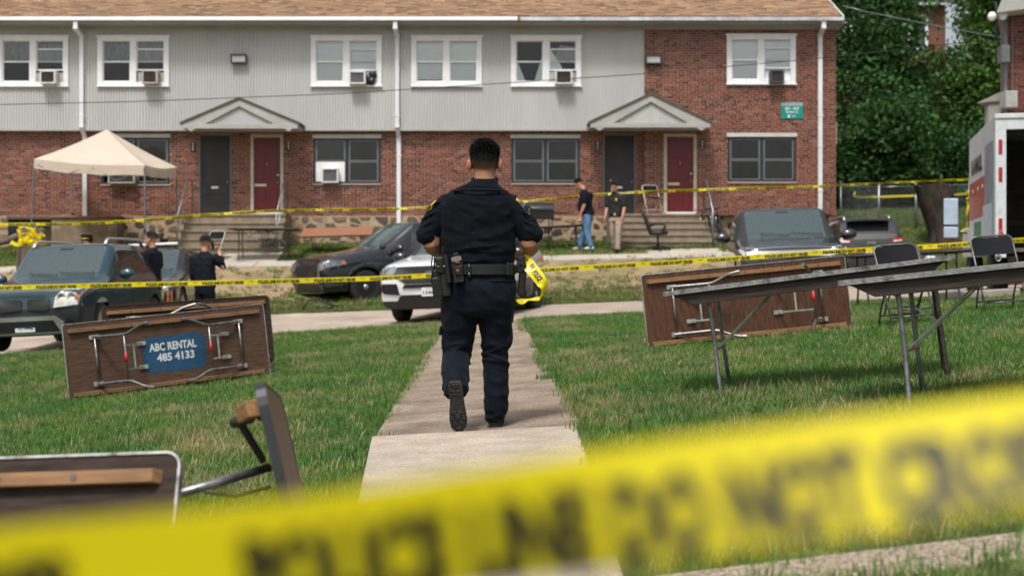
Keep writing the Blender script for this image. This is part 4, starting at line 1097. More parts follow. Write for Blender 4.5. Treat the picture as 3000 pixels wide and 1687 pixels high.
def body_mesh(d):
    L, W, H = d['L'], d['W'] / 2, d['H']; zb = d.get('zb', .22); hl = L / 2
    xc, xrf, xrr, xt = d['cowl'], d['roof_f'], d['roof_r'], d['tail']          # x of cowl, roof front, roof rear, rear-glass foot
    hf, hc = d['hood_f'], d['hood_c']; bf, br = d['belt_f'], d['belt_r']
    sq = d.get('nose', .80); tq = d.get('tailw', .86); tw = d.get('topw', .76)
    def sec(kind, x, w, ztop, zbelt, zlow, dx=(0,) * 11):
        if kind == 'hood':
            pts = [(0, zlow), (.55 * w, zlow), (.92 * w, zlow + .02), (.985 * w, zlow + .12), (w, lerp(zlow, ztop, .48)), (.99 * w, ztop - .15), (.95 * w, ztop - .055), (.87 * w, ztop - .012), (.76 * w, ztop + .006), (.40 * w, ztop + .02), (0, ztop + .024)]
        else:
            wt = W * tw
            pts = [(0, zlow), (.55 * w, zlow), (.92 * w, zlow + .02), (.985 * w, zlow + .12), (w, lerp(zlow, zbelt, .5)), (.995 * w, zbelt - .12), (.955 * w, zbelt), (min(wt, w) + .02, ztop - .085), (min(wt, w) - .05, ztop - .03), (.5 * wt, ztop - .006), (0, ztop)]
        return [Vector((x + dx[i], p[0], p[1])) for i, p in enumerate(pts)]
    nd = (0, 0, 0, 0, 0, -.02, -.07, -.10, -.11, -.11, -.11)
    nb = (-.10, -.10, -.09, -.05, 0, -.02, -.07, -.10, -.11, -.11, -.11)
    S = []
    S.append(('f', sec('hood', hl - .015, W * sq * .93, hf - .03, 0, zb + .05, nb)))
    S.append(('f', sec('hood', hl - .03, W * sq, hf - .01, 0, zb + .02, nb)))
    S.append(('f', sec('hood', hl - .12, W * lerp(sq, 1, .55), hf, 0, zb, nd)))
    S.append(('f', sec('hood', hl - .30, W * .965, lerp(hf, hc, .15), 0, zb)))
    S.append(('h', sec('hood', hl - .55, W * .99, lerp(hf, hc, .4), 0, zb)))
    S.append(('h', sec('hood', lerp(hl - .55, xc, .6), W, lerp(hf, hc, .8), 0, zb)))
    S.append(('c', sec('hood', xc + .03, W, hc + .01, 0, zb)))
    for k in (0.04, .5, .96):                                                  # windscreen stations
        x = lerp(xc - .02, xrf, k); zt = lerp(hc + .045, H - .03, k ** .93)
        pr = sec('hood', x, W, hc + .01, 0, zb); pc = sec('cab', x, W, H - .03, bf, zb)
        p = []
        for i in range(11):
            if i <= 5: p.append(pc[i])
            else: p.append(pr[i].lerp(pc[i], k if i > 6 else min(1, k * 1.2)))
        for i in range(7, 11): p[i].z = zt - (.0 if i > 8 else (.012 if i == 8 else .05)); p[i].x = x - (.0, .03, .10, .16)[10 - i] * (1 if k < .9 else .7)
        S.append(('w', p))
    cuts = d['cuts']                                                           # door / pillar stations between roof front and rear
    for x in cuts:
        t = (xrf - x) / (xrf - xrr); zt = H - .03 * (1 - math.sin(math.pi * min(1, t + .12))) - .05 * max(0, t - .6)
        S.append(('s', sec('cab', x, W * (1 if t < .85 else .985), zt, lerp(bf, br, t), zb)))
    zr = H - .055
    S.append(('r', sec('cab', xrr, W * .975, zr, br, zb)))
    # tailgate: rear glass falls from xrr to xt
    for k in (.5, 1.0):
        x = lerp(xrr, xt, k); p = sec('cab', x, W * lerp(.97, .93, k), lerp(zr, br + .03, k), br, zb)
        for i in range(7, 11): p[i].z = lerp(zr, br + .02, k) - (.0, .004, .02, .05)[10 - i] * (1 - k); p[i].y = p[i].y * lerp(1, 1.03, k)
        if k == 1.0:
            for i, (yy, zz) in {7: (.80, .03), 8: (.60, .035), 9: (.32, .04), 10: (0, .04)}.items(): p[i].y = yy * W * .93; p[i].z = br + zz
        S.append(('g', p))
    tl = -hl
    p = sec('cab', tl + .05, W * tq, br, br - .05, zb + .05); 
    for i, (yy, zz) in {5: (.99, -.20), 6: (.95, -.10), 7: (.82, -.05), 8: (.62, -.04), 9: (.32, -.035), 10: (0, -.035)}.items(): p[i].y = yy * W * tq; p[i].z = br + zz
    for i in range(6, 11): p[i].x = min(xt - .03, tl + .12)
    S.append(('t', p))
    q = [v_.copy() for v_ in p]
    for i in range(11): q[i].x = min(q[i].x, tl + (.015 if i < 5 else .07)); q[i].y *= .93; q[i].z = lerp(q[i].z, lerp(zb, br, .5), .05)
    S.append(('t', q))
    mb = MB(); n = 20
    for tg, p in S:
        ring = p + [Vector((v_.x, -v_.y, v_.z)) for v_ in p[9:0:-1]]
        mb.v += [tuple(v_) for v_ in ring]
    def reg(i, j):
        a, b_ = S[i][0], S[i + 1][0]
        up = j if j < 10 else 19 - j                                            # half-section band
        if a in 'cw' and b_ == 'w' and up >= 8: return 1
        if a in 'cw' and b_ == 'w' and up == 7: return 4 if d.get('pillar') else 0
        if b_ == 's' and a == 'w' and up == 6: return 2
        if a == 's' and b_ == 's' and up == 6: return 2
        if a == 's' and b_ == 'r' and up == 6: return 2 if d.get('quarter', True) else 0
        if a in 'rg' and b_ == 'g' and up >= (7 if d.get('wide_rear') else 8): return 3
        if a == 'w' and b_ == 'w' and up == 6: return 4
        return 0
    N = len(S)
    for i in range(N - 1):
        for j in range(n):
            k = (j + 1) % n
            mb.f.append([i * n + j, i * n + k, (i + 1) * n + k, (i + 1) * n + j]); mb.m.append(reg(i, j)); mb.c.append(None)
    mb.f.append(list(range(n - 1, -1, -1))); mb.m.append(0); mb.c.append(None)
    mb.f.append([(N - 1) * n + j for j in range(n)]); mb.m.append(0); mb.c.append(None)
    me = mb.mesh('body')
    for _ in range(6): me.materials.append(None)
    bm = bmesh.new(); bm.from_mesh(me); bmesh.ops.recalc_face_normals(bm, faces=bm.faces)
    cl = bm.edges.layers.float.new('crease_edge'); bm.verts.ensure_lookup_table()
    for e_ in bm.edges:
        a, b_ = e_.verts[0].index, e_.verts[1].index; ia, ja, ib, jb = a // n, a % n, b_ // n, b_ % n
        up = lambda j: j if j <= 10 else 20 - j
        if ja == jb and up(ja) == 6 and ia >= 6: e_[cl] = .75
        elif ja == jb and up(ja) in (7, 8) and ia >= 7: e_[cl] = .2
        elif ia == ib and S[ia][0] in 'cwr' and up(ja) >= 7 and up(jb) >= 7: e_[cl] = .35
        elif ja == jb and up(ja) in (5, 6) and ia < 6: e_[cl] = .3
        elif ia == ib and ia in (0, 1): e_[cl] = .25
    bm.to_mesh(me); bm.free()
    # wheel arches
    cut = MB(); r_ = d['wr'] + .055
    for wx in d['axles']:
        for sy in (-1, 1):
            cut.lathe([(r_, 0), (r_, .34)], 28, Matrix.Translation((wx, sy * (W + .08), d['wr'] + .02)) @ Matrix.Rotation(R(90 * sy), 4, 'X'), mi=5)
    cm = cut.mesh('cut')
    for _ in range(6): cm.materials.append(None)
    bm = bmesh.new(); bm.from_mesh(cm); bmesh.ops.recalc_face_normals(bm, faces=bm.faces); bm.to_mesh(cm); bm.free()
    out = evaluate(me, [('SUBSURF', dict(levels=2, render_levels=2)), ('BOOLEAN', dict(object=0, operation='DIFFERENCE', solver='EXACT', material_mode='INDEX'))], [cm])
    return out

def wheel(par, x, y, r_, style, side):
    prof = [(r_ * .62, -.10), (r_ * .80, -.112), (r_ * .95, -.10), (r_, -.07), (r_, .07), (r_ * .95, .10), (r_ * .80, .112), (r_ * .62, .10), (r_ * .60, 0)]
    Mx = Matrix.Translation((x, y, r_)) @ Matrix.Rotation(R(-90 * side), 4, 'X')
    m1 = MB(); n = 28; rings = [[Mx @ Vector((a * math.cos(2 * math.pi * i / n), a * math.sin(2 * math.pi * i / n), b_)) for i in range(n)] for a, b_ in prof]
    m1.loft(rings + [rings[0]], False); wo = m1.build('wheel', TYRE, par, smooth=True, angle=35)
    m1 = MB(); m1.lathe([(r_ * .61, .085), (r_ * .63, .098), (r_ * .57, .098), (r_ * .53, .05), (r_ * .50, .02), (0.001, .03)], 24, Mx)
    dark = style == 'steel'
    for k in range(5):
        a = 2 * math.pi * k / 5 + .3; ca, sa = math.cos(a), math.sin(a)
        p = [(r_ * .10, -.16), (r_ * .55, -.26 if dark else -.15), (r_ * .55, .26 if dark else .15), (r_ * .10, .16)]
        poly = [Mx @ Vector((ca * q - sa * t * r_, sa * q + ca * t * r_, .075)) for q, t in p]; m1.prism(poly, (Mx.to_3x3() @ Vector((0, 0, -.035))))
    m1.build('rim', GRIL if dark else ALLOY, wo, smooth=True, angle=30)
    m1 = MB(); m1.lathe([(r_ * .17, .06), (r_ * .16, .09), (r_ * .10, .10), (.001, .102)], 14, Mx); m1.build('hub_cap', CHROME if dark else ALLOY, wo, smooth=True)

TRIMI = M('cabin_trim', (.030, .030, .031), rough=.8, var=.2); SEATM = M('seat_cloth', (.075, .072, .068), rough=.9, var=.2)
def cabin(e, d):
    hc, xc = d['hood_c'], d['cowl']; W = d['W']
    m1 = MB(); m1.box((xc - .32, 0, hc - .10), (.5, W * .80, .16)); m1.box((xc - .75, 0, .55), (2.6, W * .8, .1)); m1.box((xc - .9, 0, .70), (.9, .22, .25)); m1.build('dashboard', TRIMI, e, bevel=.04)
    for yy in (-.37, .37):
        m1 = MB(); x = d['roof_f'] - .38; m1.tube([(x + .35, yy, .68), (x, yy, .68), (x - .10, yy, .85), (x - .18, yy, 1.18)], [(.22, .08), (.24, .09), (.23, .08), (.19, .06)], 14, ref=(1, 0, 0), ex=3); m1.build('seat', SEATM, e, smooth=True, angle=60)
        m1 = MB(); m1.ball((x - .20, yy, 1.32), (.06, .13, .10), 12, 8); m1.build('headrest', SEATM, e, smooth=True)
    m1 = MB(); x = d['roof_f'] - 1.25; m1.box((x, 0, .95), (.18, W * .74, .55), Matrix.Rotation(-.15, 3, 'Y')); m1.build('rear_seat', SEATM, e, bevel=.06)
    m1 = MB(); Mw = Matrix.Translation((xc - .58, .37, hc - .02)) @ Matrix.Rotation(R(65), 4, 'Y'); m1.tube([Mw @ Vector((.19 * math.cos(a), .19 * math.sin(a), 0)) for a in [2 * math.pi * k / 20 for k in range(20)]], .014, 7, closed=True); m1.beam(Mw @ Vector((0, -.19, 0)), Mw @ Vector((0, .19, 0)), .05, .02); m1.build('steering_wheel', TRIMI, e, smooth=True)
    m1 = MB(); m1.box((lerp(xc, d['roof_f'], .86), 0, lerp(hc, d['H'], .80)), (.03, .22, .065)); m1.build('inside_mirror', TRIMI, e, bevel=.015)

def car(name, label, loc, heading, d, col, extra=None, roll=0.0, glass=None, clad_z=0, grp=None):
    e = thing(name, label, 'car', loc, (0, 0, 0), group=grp)
    Rz = Matrix.Rotation(math.atan2(heading[1], heading[0]), 3, 'Z')
    if roll: Rz = Matrix.Rotation(-roll, 3, 'Y') @ Rz
    e.rotation_euler = Rz.to_euler()
    me = body_mesh(d)
    zc_ = d.get('low', 0) or clad_z
    if zc_:
        bm = bmesh.new(); bm.from_mesh(me); bmesh.ops.bisect_plane(bm, geom=bm.verts[:] + bm.edges[:] + bm.faces[:], plane_co=(0, 0, zc_), plane_no=(0, 0, 1)); bm.to_mesh(me); bm.free()
    bvh = BVHTree.FromPolygons([v_.co for v_ in me.vertices], [tuple(p.vertices) for p in me.polygons])
    g = glass or CARG
    groups = {0: [], 1: [], '2a': [], '2b': [], 3: [], 4: [], '500': [], '501': [], '510': [], '511': []}
    for p in me.polygons:
        k = p.material_index; c = p.center
        if k == 2: k = '2a' if c.y > 0 else '2b'
        if k == 5: k = '5%d%d' % (c.y > 0, c.x > 0)
        if k == 0 and (c.z < clad_z or (d.get('low', 0) and c.z < d['low'])): k = 4
        groups[k].append(p)
    names = {0: ('body', col), 1: ('windscreen', g), '2a': ('side_window', d.get('sideg', CARGS)), '2b': ('side_window', d.get('sideg', CARGS)), 3: ('rear_window', CARGD), 4: ('lower_trim', CLAD)}
    for q_ in ('500', '501', '510', '511'): names[q_] = ('wheel_arch', GRIL)
    for k, ps in groups.items():
        if not ps: continue
        idx = {}; vs, fs = [], []
        for p in ps:
            f = []
            for vi in p.vertices:
                if vi not in idx: idx[vi] = len(vs); vs.append(tuple(me.vertices[vi].co))
                f.append(idx[vi])
            fs.append(f)
        m2 = bpy.data.meshes.new(names[k][0]); m2.from_pydata(vs, [], fs); link(names[k][0], m2, names[k][1], e, angle=38)
    for wx in d['axles']:
        for sy in (-1, 1): wheel(e, wx, sy * (d['W'] / 2 - .125), d['wr'], d.get('wheel', 'alloy'), sy)
    def decal(nm, poly, axis, mat, off=.008, thick=.02, par=None, mirror=False):
        objs = []
        for sg in ((1, -1) if mirror else (1,)):
            bm = bmesh.new(); pts = [(a * sg if axis in 'fr' else a, b_) for a, b_ in poly]
            f = bm.faces.new([bm.verts.new((a, b_, 0)) for a, b_ in pts])
            a0, a1 = min(p[0] for p in pts), max(p[0] for p in pts); b0, b1 = min(p[1] for p in pts), max(p[1] for p in pts)
            for ax, lo, hi in ((0, a0, a1), (1, b0, b1)):
                n = max(1, int((hi - lo) / .06))
                for q in range(1, n):
                    co = [0, 0, 0]; no = [0, 0, 0]; co[ax] = lerp(lo, hi, q / n); no[ax] = 1
                    bmesh.ops.bisect_plane(bm, geom=bm.verts[:] + bm.edges[:] + bm.faces[:], plane_co=co, plane_no=no)
            vis = {}
            for v_ in bm.verts:
                a, b_ = v_.co.x, v_.co.y
                if axis == 'f': o_, dr = Vector((4, a, b_)), Vector((-1, 0, 0))
                elif axis == 'r': o_, dr = Vector((-4, a, b_)), Vector((1, 0, 0))
                elif axis == 'l': o_, dr = Vector((a, 3, b_)), Vector((0, -1, 0))
                elif axis == 'R': o_, dr = Vector((a, -3, b_)), Vector((0, 1, 0))
                else: o_, dr = Vector((a, b_, 4)), Vector((0, 0, -1))
                h = bvh.ray_cast(o_, dr)[0]
                if h is None:
                    h = bvh.find_nearest(Vector((d['L'] / 2 * (1 if axis == 'f' else -1), a, b_)) if axis in 'fr' else Vector((a, (1 if axis == 'l' else -1) * d['W'] / 2, b_)))[0]
                v_.co = h - dr * off
            nrm = -dr
            ret = bmesh.ops.extrude_face_region(bm, geom=bm.faces[:]); 
            for v_ in [x for x in ret['geom'] if isinstance(x, bmesh.types.BMVert)]: v_.co += nrm * thick * .5
            for v_ in [x for x in bm.verts if x not in ret['geom']]: v_.co -= nrm * thick * .5
            bmesh.ops.recalc_face_normals(bm, faces=bm.faces)
            m2 = bpy.data.meshes.new(nm); bm.to_mesh(m2); bm.free()
            objs.append(link(nm, m2, mat, par or e, angle=40))
        return objs[0]
    def front_x(y, z):
        h = bvh.ray_cast(Vector((4, y, z)), Vector((-1, 0, 0)))[0]; return h.x if h else d['L'] / 2
    def mirror_pair(x, z, mat, sc=1.0, y=None):
        for sy in (-1, 1):
            m1 = MB(); yy = (y or d['W'] / 2) * sy
            m1.ball((x, yy + sy * .14 * sc, z + .03), (.075 * sc, .125 * sc, .088 * sc), 14, 9); o = m1.build('wing_mirror', mat, e, smooth=True)
            m1 = MB(); m1.beam((x + .02, yy - sy * .05, z - .03), (x, yy + sy * .08, z), .05, .04); m1.build('mirror_arm', CLAD, o)
            m1 = MB(); m1.ball((x - .045, yy + sy * .14 * sc, z + .03), (.035 * sc, .105 * sc, .07 * sc), 12, 8); m1.build('mirror_glass', CARGD, o, smooth=True)
    def rails(x0, x1, y, z, mat, r_=.018, lift=.06):
        for sy in (-1, 1):
            m1 = MB(); m1.tube([(x0 + .02, sy * y, z - .03), (x0 - .10, sy * y, z + lift * .8), (x0 - .2, sy * y, z + lift), (lerp(x0, x1, .5), sy * y, z + lift + .01), (x1 + .2, sy * y, z + lift), (x1 + .1, sy * y, z + lift * .8), (x1 - .02, sy * y, z - .05)], r_, 8, ref=(0, 1, 0), ell=1.5); m1.build('roof_rail', mat, e, smooth=True)
    def plate(axis, z, y, txt, mat=PLATEM, col_=PLTXT, sub=None):
        sg = 1 if axis == 'f' else -1
        h = bvh.ray_cast(Vector((4 * sg, y, z)), Vector((-sg, 0, 0)))[0]; x = (h.x if h else sg * d['L'] / 2) + sg * .035
        m1 = MB(); m1.bx(x - .004, x + .004, y - .152, y + .152, z - .076, z + .076); o = m1.build('license_plate', mat, e, bevel=.003)
        m1 = MB(); put_text(m1, txt, (x + sg * .0058, y, z - .01), (0, sg, 0), (0, 0, 1), .07, .25, bold=.03); m1.build('lettering', col_, o)
        if sub:
            m1 = MB(); put_text(m1, sub, (x + sg * .0058, y, z + .058), (0, sg, 0), (0, 0, 1), .02, .14); m1.build('lettering', col_, o)
        return o
    for sg in (1, -1):
        yy = sg * d['W'] * .40; decal('bonnet_seam', [(d['cowl'] + .12, yy - .006), (d['L'] / 2 - .30, yy * .97 - .006), (d['L'] / 2 - .30, yy * .97 + .006), (d['cowl'] + .12, yy + .006)], 't', GRIL, 0, .004)
    cabin(e, d)
    api = dict(e=e, decal=decal, fx=front_x, mirrors=mirror_pair, rails=rails, plate=plate, bvh=bvh, d=d)
    if extra: extra(api)
    return e

def poly_rect(y0, y1, z0, z1): return [(y0, z0), (y1, z0), (y1, z1), (y0, z1)]
def seams(a, xs, z0, z1, side='l'):
    for x in xs: a['decal']('door_seam', poly_rect(x - .006, x + .006, z0, z1), side, GRIL, .0, .004)
def handles(a, xs, z, mat, side='l'):
    for x in xs: a['decal']('door_handle', poly_rect(x - .08, x + .08, z - .018, z + .018), side, mat, .02, .03)
def wipers(a, y0, y1, mat=GRIL):
    d = a['d']
    for ya, yb in ((y0, y0 - .55), (y1, y1 - .5)):
        m1 = MB(); pts = []
        for k in range(7):
            t = k / 6; y = lerp(ya, yb, t); z_ = d['hood_c'] + .07 + .03 * t
            h = a['bvh'].ray_cast(Vector((4, y, z_)), Vector((-1, 0, 0)))[0]
            if h: pts.append(h + Vector((.015, 0, .01)))
        if len(pts) > 2: m1.tube(pts, .006, 6); m1.build('wiper', mat, a['e'], smooth=True)

# --- teal SUV
TEAL = paint('teal_paint', (.006, .040, .058), .15)
def x_teal(a):
    dc = a['decal']; 
    dc('grille', [(.05, .64), (.34, .61), (.40, .66), (.39, .80), (.06, .80), (.03, .75)], 'f', GRIL, -.002, .03, mirror=True)
    for sg in (1, -1):
        h = dc('headlight', [(sg * .46, .66), (sg * .90, .70), (sg * .905, 1.0), (sg * .60, .95), (sg * .48, .82)], 'f', LENS, .012, .03)
        dc('turn_signal', [(sg * .835, .71), (sg * .906, .715), (sg * .906, .98), (sg * .86, .97)], 'f', AMBER, .026, .02, par=h)
        for yy in (.58, .74):
            m1 = MB(); m1.lathe([(.0, 0), (.05, .0), (.065, .012), (.072, .0)], 16, Matrix.Translation((a['fx'](sg * yy, .81) + .028, sg * yy, .81)) @ Matrix.Rotation(R(90), 4, 'Y')); m1.build('reflector', M('hazy_reflector', (.42, .42, .38), rough=.3, var=.15), h, smooth=True)
    dc('skid_bar', [(-.62, .27), (.62, .27), (.60, .44), (.46, .54), (-.46, .54), (-.60, .44)], 'f', SILV, .012, .04)
    dc('lower_intake', [(-.54, .30), (.54, .30), (.44, .475), (-.44, .475)], 'f', GRIL, .03, .02)
    dc('fog_lamp', [(.64, .44), (.70, .40), (.76, .44), (.70, .49)], 'f', GRIL, .004, .02, mirror=True)
    dc('bonnet_crease', [(.44, .9), (.445, .96), (.43, .96), (.425, .9)], 'f', TEAL, .004, .01, mirror=True)
    a['plate']('f', .385, 0, 'TRY-4448', sub='VIRGINIA'); a['mirrors'](.62, 1.10, TEAL, 1.05); a['rails'](.25, -1.75, .60, 1.66, SILV, .022, .075)
    seams(a, (.92, -.10, -1.08), .35, 1.04); handles(a, (.10, -.88), .98, TEAL); wipers(a, .62, .05)
    dc('side_moulding', poly_rect(-1.0, .85, .52, .60), 'l', CLAD, .012, .02)
teal = dict(L=4.8, W=1.815, H=1.69, zb=.24, cowl=1.02, roof_f=.28, roof_r=-1.95, tail=-2.2, hood_f=.93, hood_c=1.09, belt_f=1.10, belt_r=1.16, cuts=(.20, -.10, -.16, -1.0, -1.08, -1.7), axles=(1.43, -1.43), wr=.355, low=.66, nose=.93, topw=.79, sideg=CARGS)
cz = lambda X, Y: road_z(X, Y) + .004
X, Y = -7.25, 22.9
car('parked_car', 'teal SUV with silver roof rails and hazy headlights', (X, Y, cz(X, Y) + .03), (-.03, -1), teal, TEAL, x_teal, roll=math.atan(.05))

# --- dark crossover behind it
BLKP = paint('black_paint', (.010, .011, .013), .0, .2)
def x_dark(a):
    dc = a['decal']
    dc('grille', [(-.42, .58), (.42, .58), (.50, .74), (-.50, .74)], 'f', GRIL, .004, .02); dc('lower_intake', [(-.6, .25), (.6, .25), (.5, .42), (-.5, .42)], 'f', GRIL, .004, .02)
    dc('headlight', [(.55, .68), (.86, .72), (.88, .82), (.60, .78)], 'f', LENS, .012, .02, mirror=True); dc('bumper_lamp', [(.72, .42), (.82, .42), (.82, .62), (.74, .62)], 'f', AMBER, .01, .02, mirror=True)
    m1 = MB(); m1.box((.05, 0, 1.60), (.10, 1.16, .05)); m1.build('roof_bar', WHITE, a['e'], bevel=.015)
    for sy in (-1, 1): m1 = MB(); m1.beam((.05, sy * .5, 1.50), (.05, sy * .52, 1.58), .04, .04); m1.build('bar_foot', CLAD, a['e'])
    a['mirrors'](.60, .98, BLKP); seams(a, (.85, -.1), .3, .95); wipers(a, .6, .05)
dark = dict(L=4.4, W=1.80, H=1.54, zb=.2, cowl=.95, roof_f=.15, roof_r=-1.6, tail=-2.0, hood_f=.80, hood_c=.98, belt_f=1.0, belt_r=1.08, cuts=(.1, -.15, -.22, -1.0, -1.3), axles=(1.35, -1.3), wr=.33, nose=.88, topw=.79)
X, Y = -7.5, 28.6
car('parked_car', 'black crossover with a white bar across its roof', (X, Y, cz(X, 27) + .02), (.05, -1), dark, BLKP, x_dark, roll=math.atan(.045))

# --- two police cars
NAVYP = paint('midnight_paint', (.008, .010, .014), .1, .2); WHTP = paint('white_car_paint', (.72, .74, .76), 0, .25)
def x_blackpol(a):
    dc = a['decal']
    dc('grille', [(-.55, .62), (.55, .62), (.60, .88), (-.60, .88)], 'f', GRIL, .004, .03); dc('lower_intake', [(-.7, .28), (.7, .28), (.6, .46), (-.6, .46)], 'f', GRIL, .004, .03)
    for sg in (1, -1):
        h = dc('headlight', [(sg * .63, .76), (sg * .80, .74), (sg * .97, .80), (sg * .965, .96), (sg * .80, .93), (sg * .64, .90)], 'f', LENSD, .012, .02)
        dc('headlight', [(2.46, .80), (1.90, .88), (1.95, .98), (2.44, .94)], 'l' if sg > 0 else 'R', LENSD, .010, .015); dc('turn_signal', [(2.02, .885), (1.93, .90), (1.96, .955), (2.05, .945)], 'l' if sg > 0 else 'R', AMBER, .02, .012)
        dc('fog_lamp', [(sg * .70, .46), (sg * .88, .46), (sg * .88, .58), (sg * .70, .55)], 'f', GRIL, .004, .02)
    a['mirrors'](.72, 1.16, NAVYP, 1.15); seams(a, (1.02, -.12, -1.12), .38, 1.12); handles(a, (.08, -.95), 1.06, NAVYP); wipers(a, .65, .05)
    m1 = MB(); m1.ball((.98, .86, 1.24), (.07, .075, .075), 12, 8); m1.beam((.98, .80, 1.2), (.95, .70, 1.16), .03, .03); m1.build('spot_lamp', CLAD, a['e'], smooth=True)
    dc('sill_trim', poly_rect(-1.0, 1.0, .30, .42), 'l', CLAD, .01, .02)
    m1 = MB()
    for k in range(9): t = k / 8; m1.tube([(1.45 + .50 * math.cos(math.pi * t), .995, .375 + .50 * math.sin(math.pi * t)), (1.45 + .50 * math.cos(math.pi * min(1, t + .14)), .995, .375 + .50 * math.sin(math.pi * min(1, t + .14)))], .022, 6)
    m1.build('arch_trim', CLAD, a['e'], smooth=True)
expl = dict(L=5.0, W=2.0, H=1.76, zb=.24, cowl=1.12, roof_f=.25, roof_r=-1.75, tail=-2.25, hood_f=.99, hood_c=1.17, belt_f=1.16, belt_r=1.22, cuts=(.18, -.10, -.18, -1.05, -1.14, -1.55), axles=(1.45, -1.42), wr=.372, wheel='steel', nose=.86, topw=.80)
hd = Vector((-.86, -.51, 0)).normalized()
fc = G(928, 133)                                            # nose
ctr = fc - hd * 2.30; ctr.z = gz(-4.0, 29.8) - .03
car('police_car', 'black police SUV with black steel wheels parked on the verge', (ctr.x - .1, ctr.y + .2, ctr.z), (hd.x, hd.y), dict(expl, H=1.82, hood_f=1.03, hood_c=1.20), NAVYP, x_blackpol, roll=.03, glass=CARG)
def x_whitepol(a):
    dc = a['decal']
    dc('grille', [(-.44, .70), (.44, .70), (.66, .84), (.62, 1.00), (-.62, 1.00), (-.66, .84)], 'f', GRIL, .006, .03)
    m1 = MB(); m1.ball((a['fx'](0, .87) + .03, 0, .87), (.012, .11, .045), 16, 8); m1.build('emblem', M('oval_emblem', (.02, .05, .16), rough=.25, coat=.6), a['e'], smooth=True)
    for sg in (1, -1):
        dc('headlight', [(sg * .66, .87), (sg * .96, .85), (sg * .965, .98), (sg * .64, 1.02)], 'f', LENSD, .012, .02); dc('headlight', [(2.46, .86), (2.0, .94), (2.02, 1.0), (2.45, .99)], 'l' if sg > 0 else 'R', LENSD, .012, .02)
        dc('side_marker', [(2.32, .87), (2.10, .90), (2.12, .95), (2.32, .93)], 'l' if sg > 0 else 'R', AMBER, .025, .012)
        dc('bumper_vent', [(sg * .56, .50), (sg * .84, .53), (sg * .92, .60), (sg * .88, .71), (sg * .60, .70)], 'f', GRIL, .006, .03)
    dc('bumper_slot', [(-.50, .62), (.50, .62), (.46, .68), (-.46, .68)], 'f', GRIL, .006, .03); dc('lower_intake', [(-.70, .27), (.70, .27), (.54, .50), (-.54, .50)], 'f', GRIL, .006, .03)
    a['plate']('f', .545, 0, '13466', sub='MARYLAND'); a['mirrors'](.72, 1.16, BLKP, 1.1); seams(a, (1.02, -.12, -1.12), .38, 1.12); handles(a, (.08, -.95), 1.06, WHTP); wipers(a, .65, .05)
    NB = M('navy_decal', (.015, .03, .10), rough=.3, coat=.5, var=.05)
    st = dc('side_stripe', [(-2.40, .36), (1.0, .36), (1.0, .62), (-2.40, .80)], 'l', NB, .004, .006); dc('side_stripe', [(-2.40, .36), (1.0, .36), (1.0, .62), (-2.40, .80)], 'R', NB, .004, .006)
    m1 = MB(); vs2, fs2 = text2d('POLICE', .03); out = []
    xa, xb = min(p[0] for p in vs2), max(p[0] for p in vs2)
    for x, y in vs2:
        X_ = -.2 - (x - xa) / (xb - xa) * 1.9; Z_ = .78 + y * .42
        h = a['bvh'].ray_cast(Vector((X_, 3, Z_)), Vector((0, -1, 0)))[0]; out.append(Vector((X_, (h.y if h else .98) + .014, Z_)))
    m1.add(out, fs2); m1.build('lettering', M('gold_decal', (.55, .40, .15), rough=.35, var=.1), a['e'])
    for sy in (-1, 1): dc('tail_light', [(-2.46, .98), (-2.20, 1.0), (-2.2, 1.14), (-2.46, 1.12)], 'l' if sy > 0 else 'R', REDL, .012, .02)
    m1 = MB(); m1.lathe([(.001, 0), (.05, 0), (.045, .10), (.001, .10)], 14, Matrix.Translation((.98, -.35, 1.20))); m1.build('paper_cup', WHITE, a['e'], smooth=True)
expw = dict(expl, pillar=True, hood_f=1.04, hood_c=1.19, cowl=1.05, low=.40, nose=.88)
hd = Vector((-.27, -1, 0)).normalized(); fc = P(1262, 0, 167); ctr = fc - hd * 2.45; 
car('police_car', 'white police SUV with navy side stripe facing the officer', (ctr.x, ctr.y, cz(-1, 25.5) - .02), (hd.x, hd.y), expw, WHTP, x_whitepol, roll=.04)

# --- dark grey crossover
GREYP = paint('charcoal_paint', (.012, .014, .018), .2)
def x_escape(a):
    dc = a['decal']
    dc('grille', [(-.55, .62), (.55, .62), (.60, .84), (-.60, .84)], 'f', GRIL, .004, .03); dc('grille_bar', [(-.56, .80), (.56, .80), (.60, .90), (-.60, .90)], 'f', CHROME, .03, .02)
    dc('headlight', [(.56, .80), (.86, .84), (.90, .98), (.60, .94)], 'f', LENS, .014, .02, mirror=True); dc('lower_intake', [(-.6, .26), (.6, .26), (.5, .50), (-.5, .50)], 'f', GRIL, .004, .03)
    dc('headlight', [(2.2, .84), (1.75, .93), (1.8, 1.0), (2.2, .98)], 'l', LENS, .012, .02); dc('headlight', [(2.2, .84), (1.75, .93), (1.8, 1.0), (2.2, .98)], 'R', LENS, .012, .02)
    for yy in (.30, -.30):
        m1 = MB(); pts = []
        for k in range(6):
            t = k / 5; h = a['bvh'].ray_cast(Vector((lerp(1.9, 1.15, t), yy * lerp(1, 1.35, t), 4)), Vector((0, 0, -1)))[0]; pts.append(h + Vector((0, 0, .0)))
        m1.tube(pts, .02, 6, ell=.35); m1.build('bonnet_rib', GREYP, a['e'], smooth=True)
    a['mirrors'](.66, 1.12, BLKP, 1.15); a['rails'](.15, -1.6, .60, 1.61, BLKP, .02, .045); wipers(a, .62, .05)
    a['plate']('f', .50, 0, '7CK 2081')
